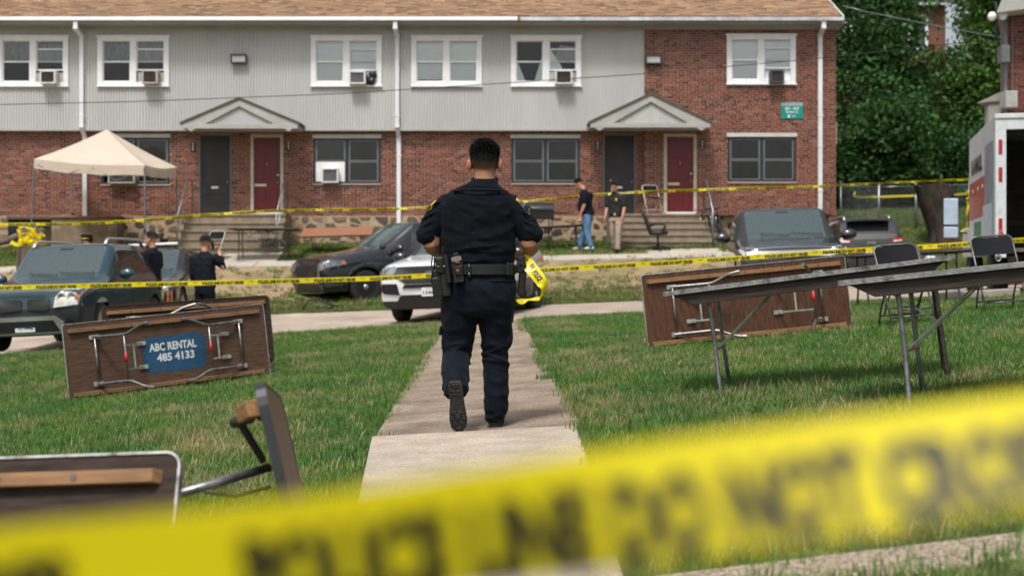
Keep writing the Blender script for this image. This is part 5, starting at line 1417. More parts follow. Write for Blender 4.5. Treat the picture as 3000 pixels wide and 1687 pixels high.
esc = dict(L=4.5, W=1.84, H=1.69, zb=.24, cowl=1.0, roof_f=.15, roof_r=-1.55, tail=-2.0, hood_f=.96, hood_c=1.10, belt_f=1.08, belt_r=1.18, cuts=(.08, -.15, -.22, -1.0, -1.3), axles=(1.35, -1.34), wr=.36, nose=.88, topw=.81, pillar=True)
X, Y = (2374 - 1500) / 180, FPX / 180 + 2.2
car('parked_car', 'charcoal crossover with black mirrors facing the lawn', (X, Y, cz(X, 24) + .08), (-.10, -1), esc, GREYP, x_escape, roll=.03)

# --- olive SUV seen from the rear
OLIV = paint('olive_paint', (.030, .035, .023), .3)
def x_jeep(a):
    dc = a['decal']
    for sg in (1, -1):
        dc('tail_light', [(sg * .52, .98), (sg * .92, 1.0), (sg * .90, 1.14), (sg * .54, 1.08)], 'r', REDL, .012, .03); dc('tail_lens', [(sg * .56, 1.0), (sg * .78, 1.01), (sg * .78, 1.06), (sg * .56, 1.045)], 'r', LENS, .03, .02)
    dc('tailgate_trim', [(-.48, .80), (.48, .80), (.48, .86), (-.48, .86)], 'r', CLAD, .01, .02); dc('bumper', [(-.85, .34), (.85, .34), (.85, .60), (-.85, .60)], 'r', CLAD, .012, .03)
    m1 = MB(); h = a['bvh'].ray_cast(Vector((-4, 0, .96)), Vector((1, 0, 0)))[0]
    put_text(m1, 'Jeep', (h.x - .02, 0, .99), (0, -1, 0), (0, 0, 1), .085, .24, bold=.03); m1.build('lettering', SILV, a['e'])
    a['plate']('r', .72, 0, '4DM 6617'); a['rails'](.2, -1.7, .58, 1.63, SILV, .02, .06)
    m1 = MB(); m1.tube([(-2.02, -.05, 1.20), (-2.03, -.45, 1.24)], .012, 6); m1.build('wiper', GRIL, a['e']); m1 = MB(); m1.tube([(-.9, -.1, 1.64), (-1.05, -.1, 1.95)], .006, 5); m1.build('aerial', GRIL, a['e'])
    m1 = MB(); m1.box((-1.92, 0, 1.60), (.30, 1.1, .035)); m1.build('spoiler', OLIV, a['e'], bevel=.012)
jeep = dict(L=4.6, W=1.86, H=1.67, zb=.26, cowl=1.05, roof_f=.2, roof_r=-1.75, tail=-2.14, hood_f=.95, hood_c=1.12, belt_f=1.1, belt_r=1.16, cuts=(.12, -.15, -.2, -1.0, -1.4), axles=(1.4, -1.36), wr=.36, topw=.80, wide_rear=True)
p = P(2552, 0, 114)
car('parked_car', 'olive green SUV seen from behind beyond the charcoal crossover', (p.x + .2, p.y + 2.3, -.35), (.07, 1), jeep, OLIV, x_jeep, roll=.02)

# --- rental box truck with its rear door open
t_ = thing('box_truck', 'white rental box truck with open rear door at the kerb', 'truck', (0, 0, 0))
rl = P(2916, 0, 180); dirT = Vector((.24, 1, 0)).normalized(); sid = Vector((dirT.y, -dirT.x, 0)); base_z = gz(8.3, 23) - .08
t_.location = (rl.x, rl.y, base_z); t_.rotation_euler = (0, 0, math.atan2(-dirT.x, dirT.y))        # local y forward, x to its right, origin at rear corner
TWH = M('truck_white', (.62, .64, .66), rough=.45, var=.08, vs=2, wear=(.45, .45, .44), wears=6); DINT = M('truck_interior', (.12, .105, .085), rough=.85, var=.2, vs=4)
TL, TWd, zf, zt = 4.6, 2.3, .80, 3.02
mb = MB(); mb.bx(0, .05, .05, TL, zf, zt - .03); mb.build('side_panel', TWH, t_); mb = MB(); mb.bx(TWd - .05, TWd, .05, TL, zf, zt - .03); mb.build('side_panel', TWH, t_)
mb = MB(); mb.bx(0, TWd, .05, TL, zt - .03, zt); mb.build('roof', TWH, t_, bevel=.02); mb = MB(); mb.bx(.05, TWd - .05, TL - .06, TL, zf, zt - .031); mb.build('front_bulkhead', DINT, t_)
mb = MB(); mb.bx(.051, TWd - .051, .05, TL - .06, zf, zf + .06); mb.build('load_floor', DINT, t_)
mb = MB()
for y in (.9, 1.8, 2.7, 3.6): mb.bx(.0505, .075, y, y + .06, zf + .06, zt - .2); mb.bx(TWd - .075, TWd - .0505, y, y + .06, zf + .06, zt - .2)
for z in (1.35, 1.95, 2.5): mb.bx(TWd - .085, TWd - .0505, .3, TL - .1, z, z + .09); mb.bx(.051, .085, .3, TL - .1, z, z + .09); mb.bx(.09, TWd - .09, TL - .09, TL - .061, z, z + .09)
mb.build('wall_rail', M('rail_wood', (.20, .14, .085), rough=.8, var=.2), t_)
mb = MB(); mb.bx(0, .17, 0, .049, zf - .1, zt); mb.bx(TWd - .17, TWd, 0, .049, zf - .1, zt); mb.bx(.17, TWd - .17, .001, .049, zt - .24, zt); mb.bx(-.01, TWd + .01, -.02, -.001, zt - .06, zt + .02); mb.build('rear_frame', TWH, t_, bevel=.01)
mb = MB(); mb.bx(.17, TWd - .17, .1, 1.6, zt - .16, zt - .10); mb.build('roller_door', DINT, t_)
for z in (1.22, 2.05, 2.5): mb = MB(); mb.bx(.05, .11, -.006, -.0005, z - .12, z + .12); mb.build('reflector', REDL, t_)
mb = MB(); mb.bx(.5, .9, -.028, -.021, zt - .06, zt - .01); mb.build('reflector', REDL, t_)
mb = MB(); mb.ball((.085, -.012, 1.04), (.045, .02, .12), 14, 10); mb.build('tail_light', REDL, t_, smooth=True); mb = MB(); mb.bx(.04, .13, -.014, -.0005, .82, .87); mb.build('reflector', REDL, t_)
mb = MB(); mb.tube([(.045 + .04 * math.cos(a_), -.02, .70 + .055 * math.sin(a_)) for a_ in [2 * math.pi * k / 12 for k in range(12)]], .012, 6, closed=True); mb.build('tie_ring', CHROME, t_, smooth=True)
mb = MB(); mb.bx(.05, TWd - .05, -.28, -.03, .46, .56); mb.build('step_bumper', CLAD, t_, bevel=.02)
GR = lambda n, c: M(n, c, rough=.4, var=.15, vs=6)
def sidepanel(nm, y0, y1, z0, z1, mat, x=-.004, sk=0):
    m1 = MB(); m1.prism([(x, y0, z0), (x, y1, z0 + sk), (x, y1, z1 + sk), (x, y0, z1)], (.003, 0, 0)); m1.build(nm, mat, t_)
sidepanel('orange_band', 1.7, 4.55, 1.45, 2.15, GR('truck_orange', (.42, .09, .05))); sidepanel('picture_panel', .25, 1.65, 1.05, 2.65, M('truck_picture', (.10, .20, .33), rough=.4, var=.5, vs=2.2, col2=(.42, .40, .36)))
sidepanel('green_badge', 2.3, 3.6, 1.02, 1.38, GR('truck_green', (.02, .20, .06))); sidepanel('pale_badge', .45, 1.9, .98, 1.62, GR('truck_pale', (.55, .62, .72)), x=-.009)
sidepanel('crate_picture', .3, 4.2, .82, .98, GR('truck_greygrn', (.33, .35, .33)))
mb = MB(); put_text(mb, 'U-HAUL', (-.007, 3.1, 2.42), (0, -1, 0), (0, 0, 1), .30, 2.0, bold=.05); mb.build('lettering', GR('truck_blacktxt', (.015, .015, .016)), t_)
mb = MB()
for y in (2.0, 2.8, 3.8): mb.box((-.009, y, 1.98), (.004, .16, .06))
mb.build('sparkle_mark', WHITE, t_)
mb = MB(); mb.bx(.03, TWd - .03, TL + .05, TL + 1.9, .75, 1.35); mb.prism([(.12, TL + .05, 1.351), (.12, TL + 1.2, 1.351), (.12, TL + .75, 2.05), (.12, TL + .05, 2.08)], (TWd - .24, 0, 0)); mb.build('cab', TWH, t_, bevel=.05)
mb = MB(); mb.prism([(.112, TL + .2, 1.40), (.112, TL + 1.05, 1.40), (.112, TL + .72, 1.95), (.112, TL + .2, 1.97)], (.006, 0, 0)); mb.build('side_window', CARGD, t_)
for nm, z0, z1 in (('mirror_glass', 1.40, 1.93), ('mirror_glass', 1.14, 1.36)):
    m1 = MB(); m1.bx(-.42, -.14, TL + .80, TL + .83, z0, z1); m1.build(nm, M('mirror_pale', (.50, .60, .72), rough=.25, var=.08, metal=.2), t_, bevel=.03)
    m1 = MB(); m1.bx(-.43, -.13, TL + .831, TL + .90, z0 - .01, z1 + .01); m1.build('mirror_housing', CLAD, t_, bevel=.03)
mb = MB(); mb.beam((-.15, TL + .86, 1.25), (.10, TL + .9, 1.22), .03, .03); mb.build('mirror_arm', CLAD, t_); mb = MB(); mb.beam((-.15, TL + .86, 1.88), (.10, TL + .9, 1.9), .03, .03); mb.build('mirror_arm', CLAD, t_)
for (x, y) in ((.16, 1.2), (TWd - .16, 1.2), (.2, TL + 1.1), (TWd - .2, TL + 1.1)):
    r_ = .40; Mx = Matrix.Translation((x, y, r_)) @ Matrix.Rotation(R(90), 4, 'Y'); m1 = MB()
    m1.lathe([(.2, -.13), (r_ * .9, -.14), (r_, -.10), (r_, .10), (r_ * .9, .14), (.2, .13)], 24, Mx); wo = m1.build('wheel', TYRE, t_, smooth=True, angle=35)
    m1 = MB(); m1.lathe([(.001, -.15), (.12, -.148), (.2, -.12), (.2, .12), (.12, .148), (.001, .15)], 16, Mx); m1.build('rim', TWH, wo, smooth=True, angle=35)
mb = MB(); mb.bx(.5, 1.8, .2, TL + 1.6, .48, .74); mb.build('chassis', CLAD, t_)
# ------------------------------------------------------------------ people
SKIN1 = M('skin_tan', (.36, .17, .095), rough=.5, var=.12, vs=9, bump=.1, bs=90, spec=.4)
SKIN2 = M('skin_fair', (.50, .24, .16), rough=.5, var=.12, vs=9, spec=.4)
NAVY = M('navy_uniform', (.0036, .0052, .0105), rough=.85, var=.22, vs=8, bump=.25, bs=260, spec=.12, sheen=.03)
NAVYT = M('navy_trousers', (.0034, .0062, .0125), rough=.8, var=.25, vs=5, bump=.25, bs=240, spec=.12, sheen=.03)
VEST = M('navy_vest', (.0040, .0058, .0088), rough=.9, var=.18, vs=10, bump=.35, bs=300, spec=.1, sheen=.02)
NAVYS = M('navy_shirt', (.0055, .007, .014), rough=.85, var=.2, vs=8, spec=.2)
JEAN = M('blue_jeans', (.10, .21, .36), rough=.85, var=.2, vs=6, spec=.2)
KHAKI = M('khaki', (.36, .29, .22), rough=.85, var=.15, vs=6, spec=.2)
LEATH = M('black_leather', (.0055, .0055, .006), rough=.38, var=.2, vs=20, bump=.2, bs=150, spec=.5)
NYLON = M('black_nylon', (.0055, .0055, .0065), rough=.75, var=.2, vs=30, bump=.3, bs=200)
RUBB = M('boot_rubber', (.018, .017, .016), rough=.75, var=.35, vs=16, wear=(.05, .042, .034), wears=12)
HAIRB = M('black_hair', (.005, .0045, .004), rough=.75, var=.3, vs=60, bump=1.0, bs=130, spec=.4)
HAIRG = M('grey_hair', (.13, .125, .12), rough=.7, var=.35, vs=40, bump=.8, bs=120)
HAIRN = M('brown_hair', (.11, .06, .035), rough=.7, var=.3, vs=40, bump=.8, bs=120)
SHOEW = M('white_trainer', (.70, .69, .70), rough=.6, var=.08, vs=9)

def skinned(name, mb, mat, par, voxel, smooth=6, disp=None, keep=False):
    me = mb.mesh(name)
    mods = [('REMESH', dict(mode='VOXEL', voxel_size=voxel, use_smooth_shade=True)), ('SMOOTH', dict(factor=.5, iterations=smooth))]
    out = evaluate(me, mods)
    if disp:                                               # soft cloth creases, in the mesh itself
        from mathutils import noise
        amp, sc, sz = disp
        nr = [tuple(v_.normal) for v_ in out.vertices]
        for v_, n_ in zip(out.vertices, nr):
            c = v_.co; k = noise.noise(Vector((c.x * sc, c.y * sc, c.z * sz))) + .5 * noise.noise(Vector((c.x * sc * 2.3 + 5, c.y * sc * 2.3, c.z * sz * 2.1 + c.x * 7)))
            k = 1 - abs(k) * 2.2
            v_.co = c + Vector(n_) * amp * (k - .4)
    o = link(name, out, mat, par, smooth=True)
    return o

def limb(mb, pts, n=16, ref=(0, 1, 0)):
    """pts: (x, y, z, ra, rb) - an elliptical limb with rounded ends"""
    P_ = [Vector(p[:3]) for p in pts]; r_ = [(p[3], p[4] if len(p) > 4 else p[3]) for p in pts]
    a = (P_[0] - P_[1]).normalized(); b_ = (P_[-1] - P_[-2]).normalized()
    pp = [P_[0] + a * r_[0][0] * .5] + P_ + [P_[-1] + b_ * r_[-1][0] * .5]; rr_ = [(r_[0][0] * .6, r_[0][1] * .6)] + r_ + [(r_[-1][0] * .6, r_[-1][1] * .6)]
    mb.tube(pp, rr_, n, ref=ref)

def torso(mb, secs, n=24, ex=2.3):
    rings = []
    for (x, y, z, rx, ry) in secs: rings.append(mb.ring(Vector((x, y, z)), Vector((rx, 0, 0)), Vector((0, ry, 0)), n, ex))
    mb.loft(rings)

def hand(mb, wrist, dr, nrm, side, curl=.6, k=1.0):
    """palm and five fingers; dr along the palm, nrm out of its back, side +1: thumb along +cross"""
    w_ = Vector(wrist); d = Vector(dr).normalized(); n_ = Vector(nrm); n_ = (n_ - d * n_.dot(d)).normalized(); s_ = d.cross(n_) * side
    mb.tube([w_ - d * .01 * k, w_ + d * .02 * k, w_ + d * .06 * k, w_ + d * .09 * k], [(.026 * k, .019 * k), (.034 * k, .017 * k), (.041 * k, .015 * k), (.038 * k, .012 * k)], 12, ref=n_)
    for i, L in enumerate((.068, .078, .072, .056)):
        b_ = w_ + d * (.085 - .004 * abs(i - 1)) * k + s_ * (.030 - .020 * i) * k; a = d.copy(); pts = [b_ - a * .02 * k, b_]
        for q in range(3):
            a = (Matrix.Rotation(curl * (.5 + .35 * q), 3, s_ * side) @ a); b_ = b_ + a * L * k * (.42, .32, .26)[q]; pts.append(b_)
        mb.tube(pts, [.0092 * k, .0090 * k, .0086 * k, .0080 * k, .0066 * k], 8)
    b_ = w_ + d * .025 * k + s_ * .028 * k; a = (d * .6 + s_ * .75 - n_ * .3).normalized(); p1 = b_ + a * .035 * k; a2 = (d * .9 + s_ * .2 - n_ * .4).normalized(); mb.tube([b_ - a * .015 * k, b_, p1, p1 + a2 * .03 * k, p1 + a2 * .048 * k], [.013 * k, .0125 * k, .0105 * k, .0095 * k, .0075 * k], 8)

def strands(q, n, mat, par, k, fy, fz, bs=1.0):
    """short curly hair: single strands, shorter towards the sides"""
    mb = MB(); rr = random.Random(11)
    for _ in range(n):
        z_ = rr.uniform(-.18, 1); t = rr.uniform(0, 2 * math.pi); r_ = math.sqrt(max(0, 1 - z_ * z_)); d = Vector((r_ * math.cos(t), r_ * math.sin(t), z_))
        if d.y > fy and z_ < fz: continue
        if d.y > .1 and z_ < -.02: continue
        f = sstep(-.05, .62, z_ + .08 * rr.uniform(-1, 1)); L = lerp(.003, .026, f) * rr.uniform(.7, 1.2) * k
        p_ = q(d.x * .081 * bs, -.012 + d.y * .099 * bs, .028 + d.z * .098 * bs); tang = Vector((rr.uniform(-1, 1), rr.uniform(-1, 1), rr.uniform(-1, .5))); nd = (p_ - q(0, -.012, .028)).normalized(); dd = (nd + tang * .75).normalized()
        s2 = dd.cross(Vector((rr.uniform(-1, 1), rr.uniform(-1, 1), 1))).normalized() * (.0022 if n > 5000 else .004)
        m_ = p_ + dd * L * .6; tip = m_ + (dd + tang * .6).normalized() * L * .5
        mb.add([p_ - s2, p_ + s2, m_ + s2 * .8, m_ - s2 * .8, tip], [(0, 1, 2, 3), (3, 2, 4)])
    return mb.build('hair', mat, par, fix=False)

def head(mb, c, f, k=1.0):
    """skull, jaw, nose, brow, ears; c centre, f facing (unit, horizontal-ish)"""
    c = Vector(c); f = Vector(f).normalized(); s_ = f.cross(Vector((0, 0, 1))).normalized(); u = s_.cross(f)
    Rm = Matrix((s_, f, u)).transposed()
    q = lambda x, y, z: c + Rm @ Vector((x * k, y * k, z * k))
    mb.ball(q(0, -.01, .03), (.079 * k, .096 * k, .095 * k), 20, 14, Rm); mb.ball(q(0, .012, -.035), (.066 * k, .078 * k, .085 * k), 18, 12, Rm)
    mb.ball(q(0, .045, -.085), (.042 * k, .036 * k, .03 * k), 12, 8, Rm)
    mb.tube([q(0, .085, .015), q(0, .103, -.02), q(0, .112, -.035), q(0, .095, -.045)], [.010 * k, .013 * k, .016 * k, .010 * k], 8)
    mb.tube([q(-.05, .072, .028), q(0, .088, .03), q(.05, .072, .028)], .011 * k, 8)
    mb.tube([q(-.022, .083, -.068), q(0, .090, -.068), q(.022, .083, -.068)], .008 * k, 8)
    for sx in (-1, 1):
        mb.ball(q(sx * .083, -.006, -.012), (.010 * k, .020 * k, .033 * k), 10, 8, Rm @ Matrix.Rotation(sx * .35, 3, 'Z'))
    return q

# ---- the officer, walking away down the path (local: x right, y away, z up)
OX = (1400 - 1500) * 8.4 / FPX
off_ = thing('person', 'police officer in navy uniform and vest walking away along the path', 'person', (OX, 8.4, gz(OX, 8.4) + .0))
zk = -1.0 - (gz(OX, 8.4) + .0)                                # pixel sizes below are taken with the sole at -1.0
off_.location.z = -1.0
def OP(px, py, dy=0.0):
    p_ = PY(px, py, 8.4 + dy); return Vector((p_.x - OX, dy, p_.z + 1.0))
mb = MB()
limb(mb, [(.042, .0, 1.48, .07), (.042, .005, 1.54, .066), (.042, .012, 1.60, .066)], ref=(0, 1, 0))
q = head(mb, (.042, .02, 1.642), (.05, 1, -.12), 1.06)
torso(mb, [(0, 0, .9, .17, .12), (0, 0, 1.1, .18, .12), (0, 0, 1.3, .19, .11), (0.02, 0, 1.44, .16, .09), (.04, 0, 1.5, .08, .07)])
for sx in (-1, 1):
    x = 1 if sx > 0 else -1
    el = OP(1557, 717, -.03) if sx > 0 else OP(1258, 718, -.03)
    wr = (OP(1553, 742, .13) if sx > 0 else OP(1300, 748, .20))
    limb(mb, [(sx * .185, 0, 1.38, .040), (sx * .275, -.005, 1.25, .052), (el.x - sx * .012, -.02, el.z + .07, .061), (el.x - sx * .012, -.02, el.z + .012, .058, .060), (lerp(el.x, wr.x, .3), .03, lerp(el.z, wr.z, .25), .055, .052), (lerp(el.x, wr.x, .7), .09, lerp(el.z, wr.z, .7), .041, .037), (wr.x, wr.y, wr.z, .030, .026)])
    if sx > 0: hand(mb, wr, (-.75, .35, -.12), (.25, -.9, .55), -1, .75, 1.06)
    else: hand(mb, wr, (.8, .5, -.1), (-.2, -.3, .9), 1, .7, 1.06)
    limb(mb, [(sx * .1, 0, .9, .09), (sx * .12, .01, .5, .05), (sx * .12, (0 if sx > 0 else -.2), (.15 if sx > 0 else .34), .04)])
SK = bpy.data.materials.new('officer_skin'); SK = SKIN1.copy(); SK.name = 'officer_skin'
n_ = SK.node_tree.nodes; l_ = SK.node_tree.links; b_ = n_['Principled BSDF']; src = b_.inputs['Base Color'].links[0].from_socket
tc = n_.new('ShaderNodeTexCoord'); sp = n_.new('ShaderNodeSeparateXYZ'); l_.new(tc.outputs['Object'], sp.inputs[0])
mr = n_.new('ShaderNodeMapRange'); mr.inputs[1].default_value = 1.555; mr.inputs[2].default_value = 1.65; l_.new(sp.outputs[2], mr.inputs[0])
mf = n_.new('ShaderNodeMapRange'); mf.inputs[1].default_value = .075; mf.inputs[2].default_value = .03; l_.new(sp.outputs[1], mf.inputs[0])
mm = n_.new('ShaderNodeMath'); mm.operation = 'MULTIPLY'; l_.new(mr.outputs[0], mm.inputs[0]); l_.new(mf.outputs[0], mm.inputs[1])
gx = n_.new('ShaderNodeMix'); gx.data_type = 'RGBA'; gx.inputs[7].default_value = (.009, .0065, .005, 1); l_.new(mm.outputs[0], gx.inputs[0]); l_.new(src, gx.inputs[6]); l_.new(gx.outputs[2], b_.inputs['Base Color'])
skinned('body', mb, SK, off_, .0065, 4)
# separate ears so they keep their own skin tone
for sx in (-1, 1):
    m1 = MB(); c = q(sx * .090, -.008, -.014); m1.ball(c, (.011, .022, .037), 12, 9, Matrix.Rotation(sx * -.5, 3, 'Z')); m1.ball(c + Vector((sx * .007, -.008, .004)), (.008, .017, .030), 10, 8, Matrix.Rotation(sx * -.5, 3, 'Z')); m1.ball(c + Vector((0, -.002, -.030)), (.009, .012, .012), 8, 6); skinned('ear', m1, M('ear_skin', (.42, .17, .11), rough=.5, var=.1, spec=.4), off_, .004, 2)
strands(q, 9000, HAIRB, off_, 1.0, .55, .42)
# shirt with short sleeves
mb = MB()
torso(mb, [(.004, 0, .955, .205, .15), (.004, 0, 1.00, .213, .158), (.002, -.004, 1.05, .224, .168), (.0, -.004, 1.10, .224, .168), (0, -.004, 1.20, .222, .155), (.0, -.006, 1.29, .238, .150), (.0, -.008, 1.37, .252, .142), (.004, -.006, 1.43, .225, .125), (.012, -.002, 1.475, .165, .105), (.03, .0, 1.51, .098, .088), (.04, .004, 1.53, .085, .084)], 28, 2.4)
for sx in (-1, 1):
    h = OP(1559, 700) if sx > 0 else OP(1251, 702)
    o_ = Vector((h.x - sx * .235, 0, h.z - 1.405)).normalized()
    limb(mb, [(sx * .175, -.005, 1.400, .066, .085), (sx * .225, -.004, 1.345, .078, .088), (sx * .262, .0, 1.278, .080, .090), (h.x - sx * .022, .0, h.z + .045, .078, .090), (h.x + sx * .004, .0, h.z + .004, .078, .090)], 20)
rr = random.Random(4)
def fold(mb, c, rx, ry, tilt, r_=.006, yaw=0.0, arc=(0, 1), n=20):
    Rm = Euler((tilt, yaw, 0)).to_matrix(); pts = []
    for i in range(n + 1):
        t = 2 * math.pi * lerp(arc[0], arc[1], i / n); pts.append(Vector(c) + Rm @ Vector((rx * math.cos(t), ry * math.sin(t), 0)))
    rad = [r_ * math.sin(math.pi * min(max(i / n, .06), .94)) for i in range(n + 1)]
    mb.tube(pts, rad, 7)
for z_ in (1.035, 1.055, 1.078): fold(mb, (.0, -.004, z_), .222, .166, rr.uniform(-.05, .05), .010, rr.uniform(-.10, .10), (.5 + rr.uniform(0, .1), 1 - rr.uniform(0, .1)))
for sx in (-1, 1):
    for k in range(4):
        h = OP(1540 + 5 * k if sx > 0 else 1268 - 6 * k, 600 + 26 * k); fold(mb, (h.x - sx * .012, 0, h.z), .080, .092, 0, .007, sx * .5, (.5, 1.0), 12)
shirt = skinned('shirt', mb, NAVY, off_, .0075, 4, (.004, 9, 9))
mb = MB(); rings = []
for z_, k in ((1.495, 1.12), (1.535, 1.02), (1.560, 1.04), (1.563, .97), (1.53, .93)): rings.append([Vector((.042 + .082 * k * math.cos(t), .004 + .082 * k * math.sin(t), z_ + .012 * math.sin(t) - .012)) for t in [2 * math.pi * i / 28 for i in range(28)]])
mb.loft(rings, False); skin_c = mb.build('collar', NAVY, off_, smooth=True)
# outer vest
mb = MB(); rings = []
for (x, z_, rx, ry, yo) in ((.002, 1.080, .222, .168, -.004), (.002, 1.09, .228, .174, -.005), (0, 1.20, .228, .166, -.008), (0, 1.30, .234, .163, -.010), (.002, 1.38, .232, .156, -.010), (.003, 1.425, .220, .140, -.008), (.008, 1.458, .182, .122, -.005), (.016, 1.485, .135, .105, -.002), (.024, 1.508, .102, .093, .0)):
    rings.append(mb.ring(Vector((x, yo, z_)), Vector((rx, 0, 0)), Vector((0, ry, 0)), 32, 2.5))
mb.loft(rings)
for k in range(6):
    z_ = (1.115, 1.14, 1.17, 1.21, 1.255, 1.31)[k]; fold(mb, (.0, -.010, z_), .236, .180 - .006 * k, rr.uniform(-.04, .04), .007, rr.uniform(-.14, .14), (.52 + rr.uniform(0, .25), .78 + rr.uniform(0, .2)))
fold(mb, (.008, -.008, 1.449), .222, .150, -.12, .009, 0, (.53, .97))
vest = skinned('vest', mb, VEST, off_, .0075, 3, (.008, 5, 10))
vbvh = BVHTree.FromPolygons([v_.co for v_ in vest.data.vertices], [tuple(p.vertices) for p in vest.data.polygons])
def onto(bv, o_, d_, off=.003):
    h = bv.ray_cast(Vector(o_), Vector(d_).normalized())[0]
    return (h - Vector(d_).normalized() * off) if h else None
for pxs in ((1325, 1322, 1320), (1440, 1441, 1438), (1385, 1382, 1380)):
    m1 = MB(); pts = []
    for k in range(14):
        t = k / 13; p_ = OP(lerp(pxs[0], pxs[2], t), lerp(560, 735, t)); h = onto(vbvh, (p_.x, -1, p_.z), (0, 1, 0), .001)
        if h: pts.append(h)
    if len(pts) > 3: m1.tube(pts, .0016, 5); m1.build('seam', VEST, off_, smooth=True)
m1 = MB(); pts = []
for k in range(25):
    t = k / 24; px = lerp(1310, 1488, t); py = 549 + 14 * abs(2 * t - 1) ** 2.2; p_ = OP(px, py); h = onto(vbvh, (p_.x, -1, p_.z), (0, 1, 0), .002)
    if h: pts.append(h)
m1.tube(pts, .0028, 6); m1.build('yoke_edge', VEST, off_, smooth=True)
# sleeve patches
sbvh = BVHTree.FromPolygons([v_.co for v_ in shirt.data.vertices], [tuple(p.vertices) for p in shirt.data.polygons])
def shield(pts2, bv, ray, nm, mat, off, par=None):
    c = Vector((sum(p[0] for p in pts2) / len(pts2), 0, sum(p[1] for p in pts2) / len(pts2))); m1 = MB(); vs = []; N = len(pts2)
    for ring_ in (0, .5, 1):
        for a, b_ in pts2:
            p_ = Vector((lerp(c.x, a, ring_ if ring_ else .02), 0, lerp(c.z, b_, ring_ if ring_ else .02))); o_ = p_ - Vector(ray).normalized() * 1.0
            h = bv.ray_cast(o_, Vector(ray).normalized())[0] or bv.find_nearest(p_)[0]; vs.append(h - Vector(ray).normalized() * off)
    m1.add(vs, [(r_ * N + i, r_ * N + (i + 1) % N, (r_ + 1) * N + (i + 1) % N, (r_ + 1) * N + i) for r_ in range(2) for i in range(N)] + [tuple(range(N))])
    return m1.build(nm, mat, par or off_, smooth=True)
GOLD = M('gold_thread', (.62, .44, .03), rough=.6, var=.1); PBLUE = M('patch_blue', (.02, .10, .32), rough=.7, var=.15, vs=30)
PXY = [(1512, 580), (1520, 577), (1528, 580), (1538, 590), (1546, 606), (1552, 626), (1551, 631), (1541, 625), (1530, 610), (1519, 598), (1511, 589)]
pp = [(OP(a, b_).x, OP(a, b_).z) for a, b_ in PXY]; pc = (sum(a for a, b_ in pp) / len(pp), sum(b_ for a, b_ in pp) / len(pp))
pt = shield(pp, sbvh, (-.03, 1, 0), 'sleeve_patch', GOLD, .003)
shield([(lerp(pc[0], a, .86), lerp(pc[1], b_, .88)) for a, b_ in pp], sbvh, (-.03, 1, 0), 'patch_field', PBLUE, .0055, pt)
m1 = MB()
for k, (a, b_, r_, mt) in enumerate(((1537, 609, .011, 0), (1541, 616, .009, 0), (1534, 603, .008, 0))):
    h = sbvh.ray_cast(OP(a, b_) + Vector((.03, -1, 0)), Vector((-.03, 1, 0)).normalized())[0]
    if h: m1.ball(h, (r_, .004, r_), 8, 6)
m1.build('patch_crest', M('crest_mix', (.45, .30, .28), rough=.7, var=.6, vs=120, col2=(.05, .04, .03)), pt)
m1 = MB()
for k, ch in enumerate('POLICE'):
    t = k / 5; p_ = OP(lerp(1517, 1533, t), lerp(584, 594, t)); h = sbvh.ray_cast(p_ + Vector((.03, -1, 0)), Vector((-.03, 1, 0)).normalized())[0]
    if h: put_text(m1, ch, h + Vector((.002, -.0075, 0)), (.86, .15, -.48), (.45, 0, .86), .011, bold=.03)
m1.build('lettering', GOLD, pt)
shield([(OP(a, b_).x, OP(a, b_).z) for a, b_ in ((1277, 583), (1281, 586), (1265, 615), (1254, 622), (1257, 610), (1268, 596))], sbvh, (.03, 1, 0), 'sleeve_patch', GOLD, .003)
# trousers
mb = MB()
torso(mb, [(.004, 0, 1.0, .212, .158), (.006, -.004, .93, .222, .166), (.008, -.012, .86, .232, .176), (.006, -.012, .79, .232, .172), (.004, -.004, .73, .222, .160), (.004, .0, .70, .2, .14)], 28, 2.5)
limb(mb, [(-.112, -.004, .80, .115, .15), (-.112, .004, .68, .112, .135), (-.120, .016, .58, .100, .118), (-.128, .022, .48, .088, .100), (-.132, -.02, .435, .084, .088), (-.133, -.10, .395, .083, .082), (-.132, -.19, .345, .083, .080), (-.130, -.26, .30, .080, .078), (-.127, -.305, .268, .068, .072)], 20)
limb(mb, [(.112, 0, .80, .112, .15), (.110, .0, .68, .104, .132), (.108, .008, .58, .093, .112), (.108, .016, .47, .078, .092), (.110, .004, .36, .076, .09), (.113, -.012, .25, .078, .088), (.113, -.006, .16, .075, .085), (.112, .004, .085, .064, .078), (.112, .006, .062, .060, .076)], 20)
rr = random.Random(9)
for k in range(9):
    z_ = rr.uniform(.40, .62) if k < 5 else rr.uniform(.60, .74)
    for x in (-.125, .109): fold(mb, (x, .014, z_), .092 + .02 * (z_ - .45), .106 + .05 * (z_ - .45), rr.uniform(-.5, .1), .007, rr.uniform(-.35, .35), (.45, 1.05), 14)
for k in range(7): fold(mb, (.1125, 0, .075 + .026 * k + rr.uniform(-.006, .006)), .070 + .001 * k, .083, rr.uniform(-.35, .35), .0085, rr.uniform(-.4, .4), (rr.uniform(.4, .55), rr.uniform(.9, 1.1)), 14)
for k in range(7):
    t = k / 6; c = Vector((-.132, lerp(-.02, -.28, t), lerp(.43, .285, t))); pts = []
    for i in range(15):
        a = math.pi * lerp(-.25, 1.25, i / 14) + rr.uniform(-.05, .05); pts.append(c + Vector((.084 * math.cos(a), -.03 * math.sin(a) * 0 + .05 * rr.uniform(-.1, .1) + .03 * math.sin(a), -.0 + .081 * math.sin(a))))
    mb.tube(pts, [.0085 * math.sin(math.pi * min(max(i / 14, .08), .92)) for i in range(15)], 6)
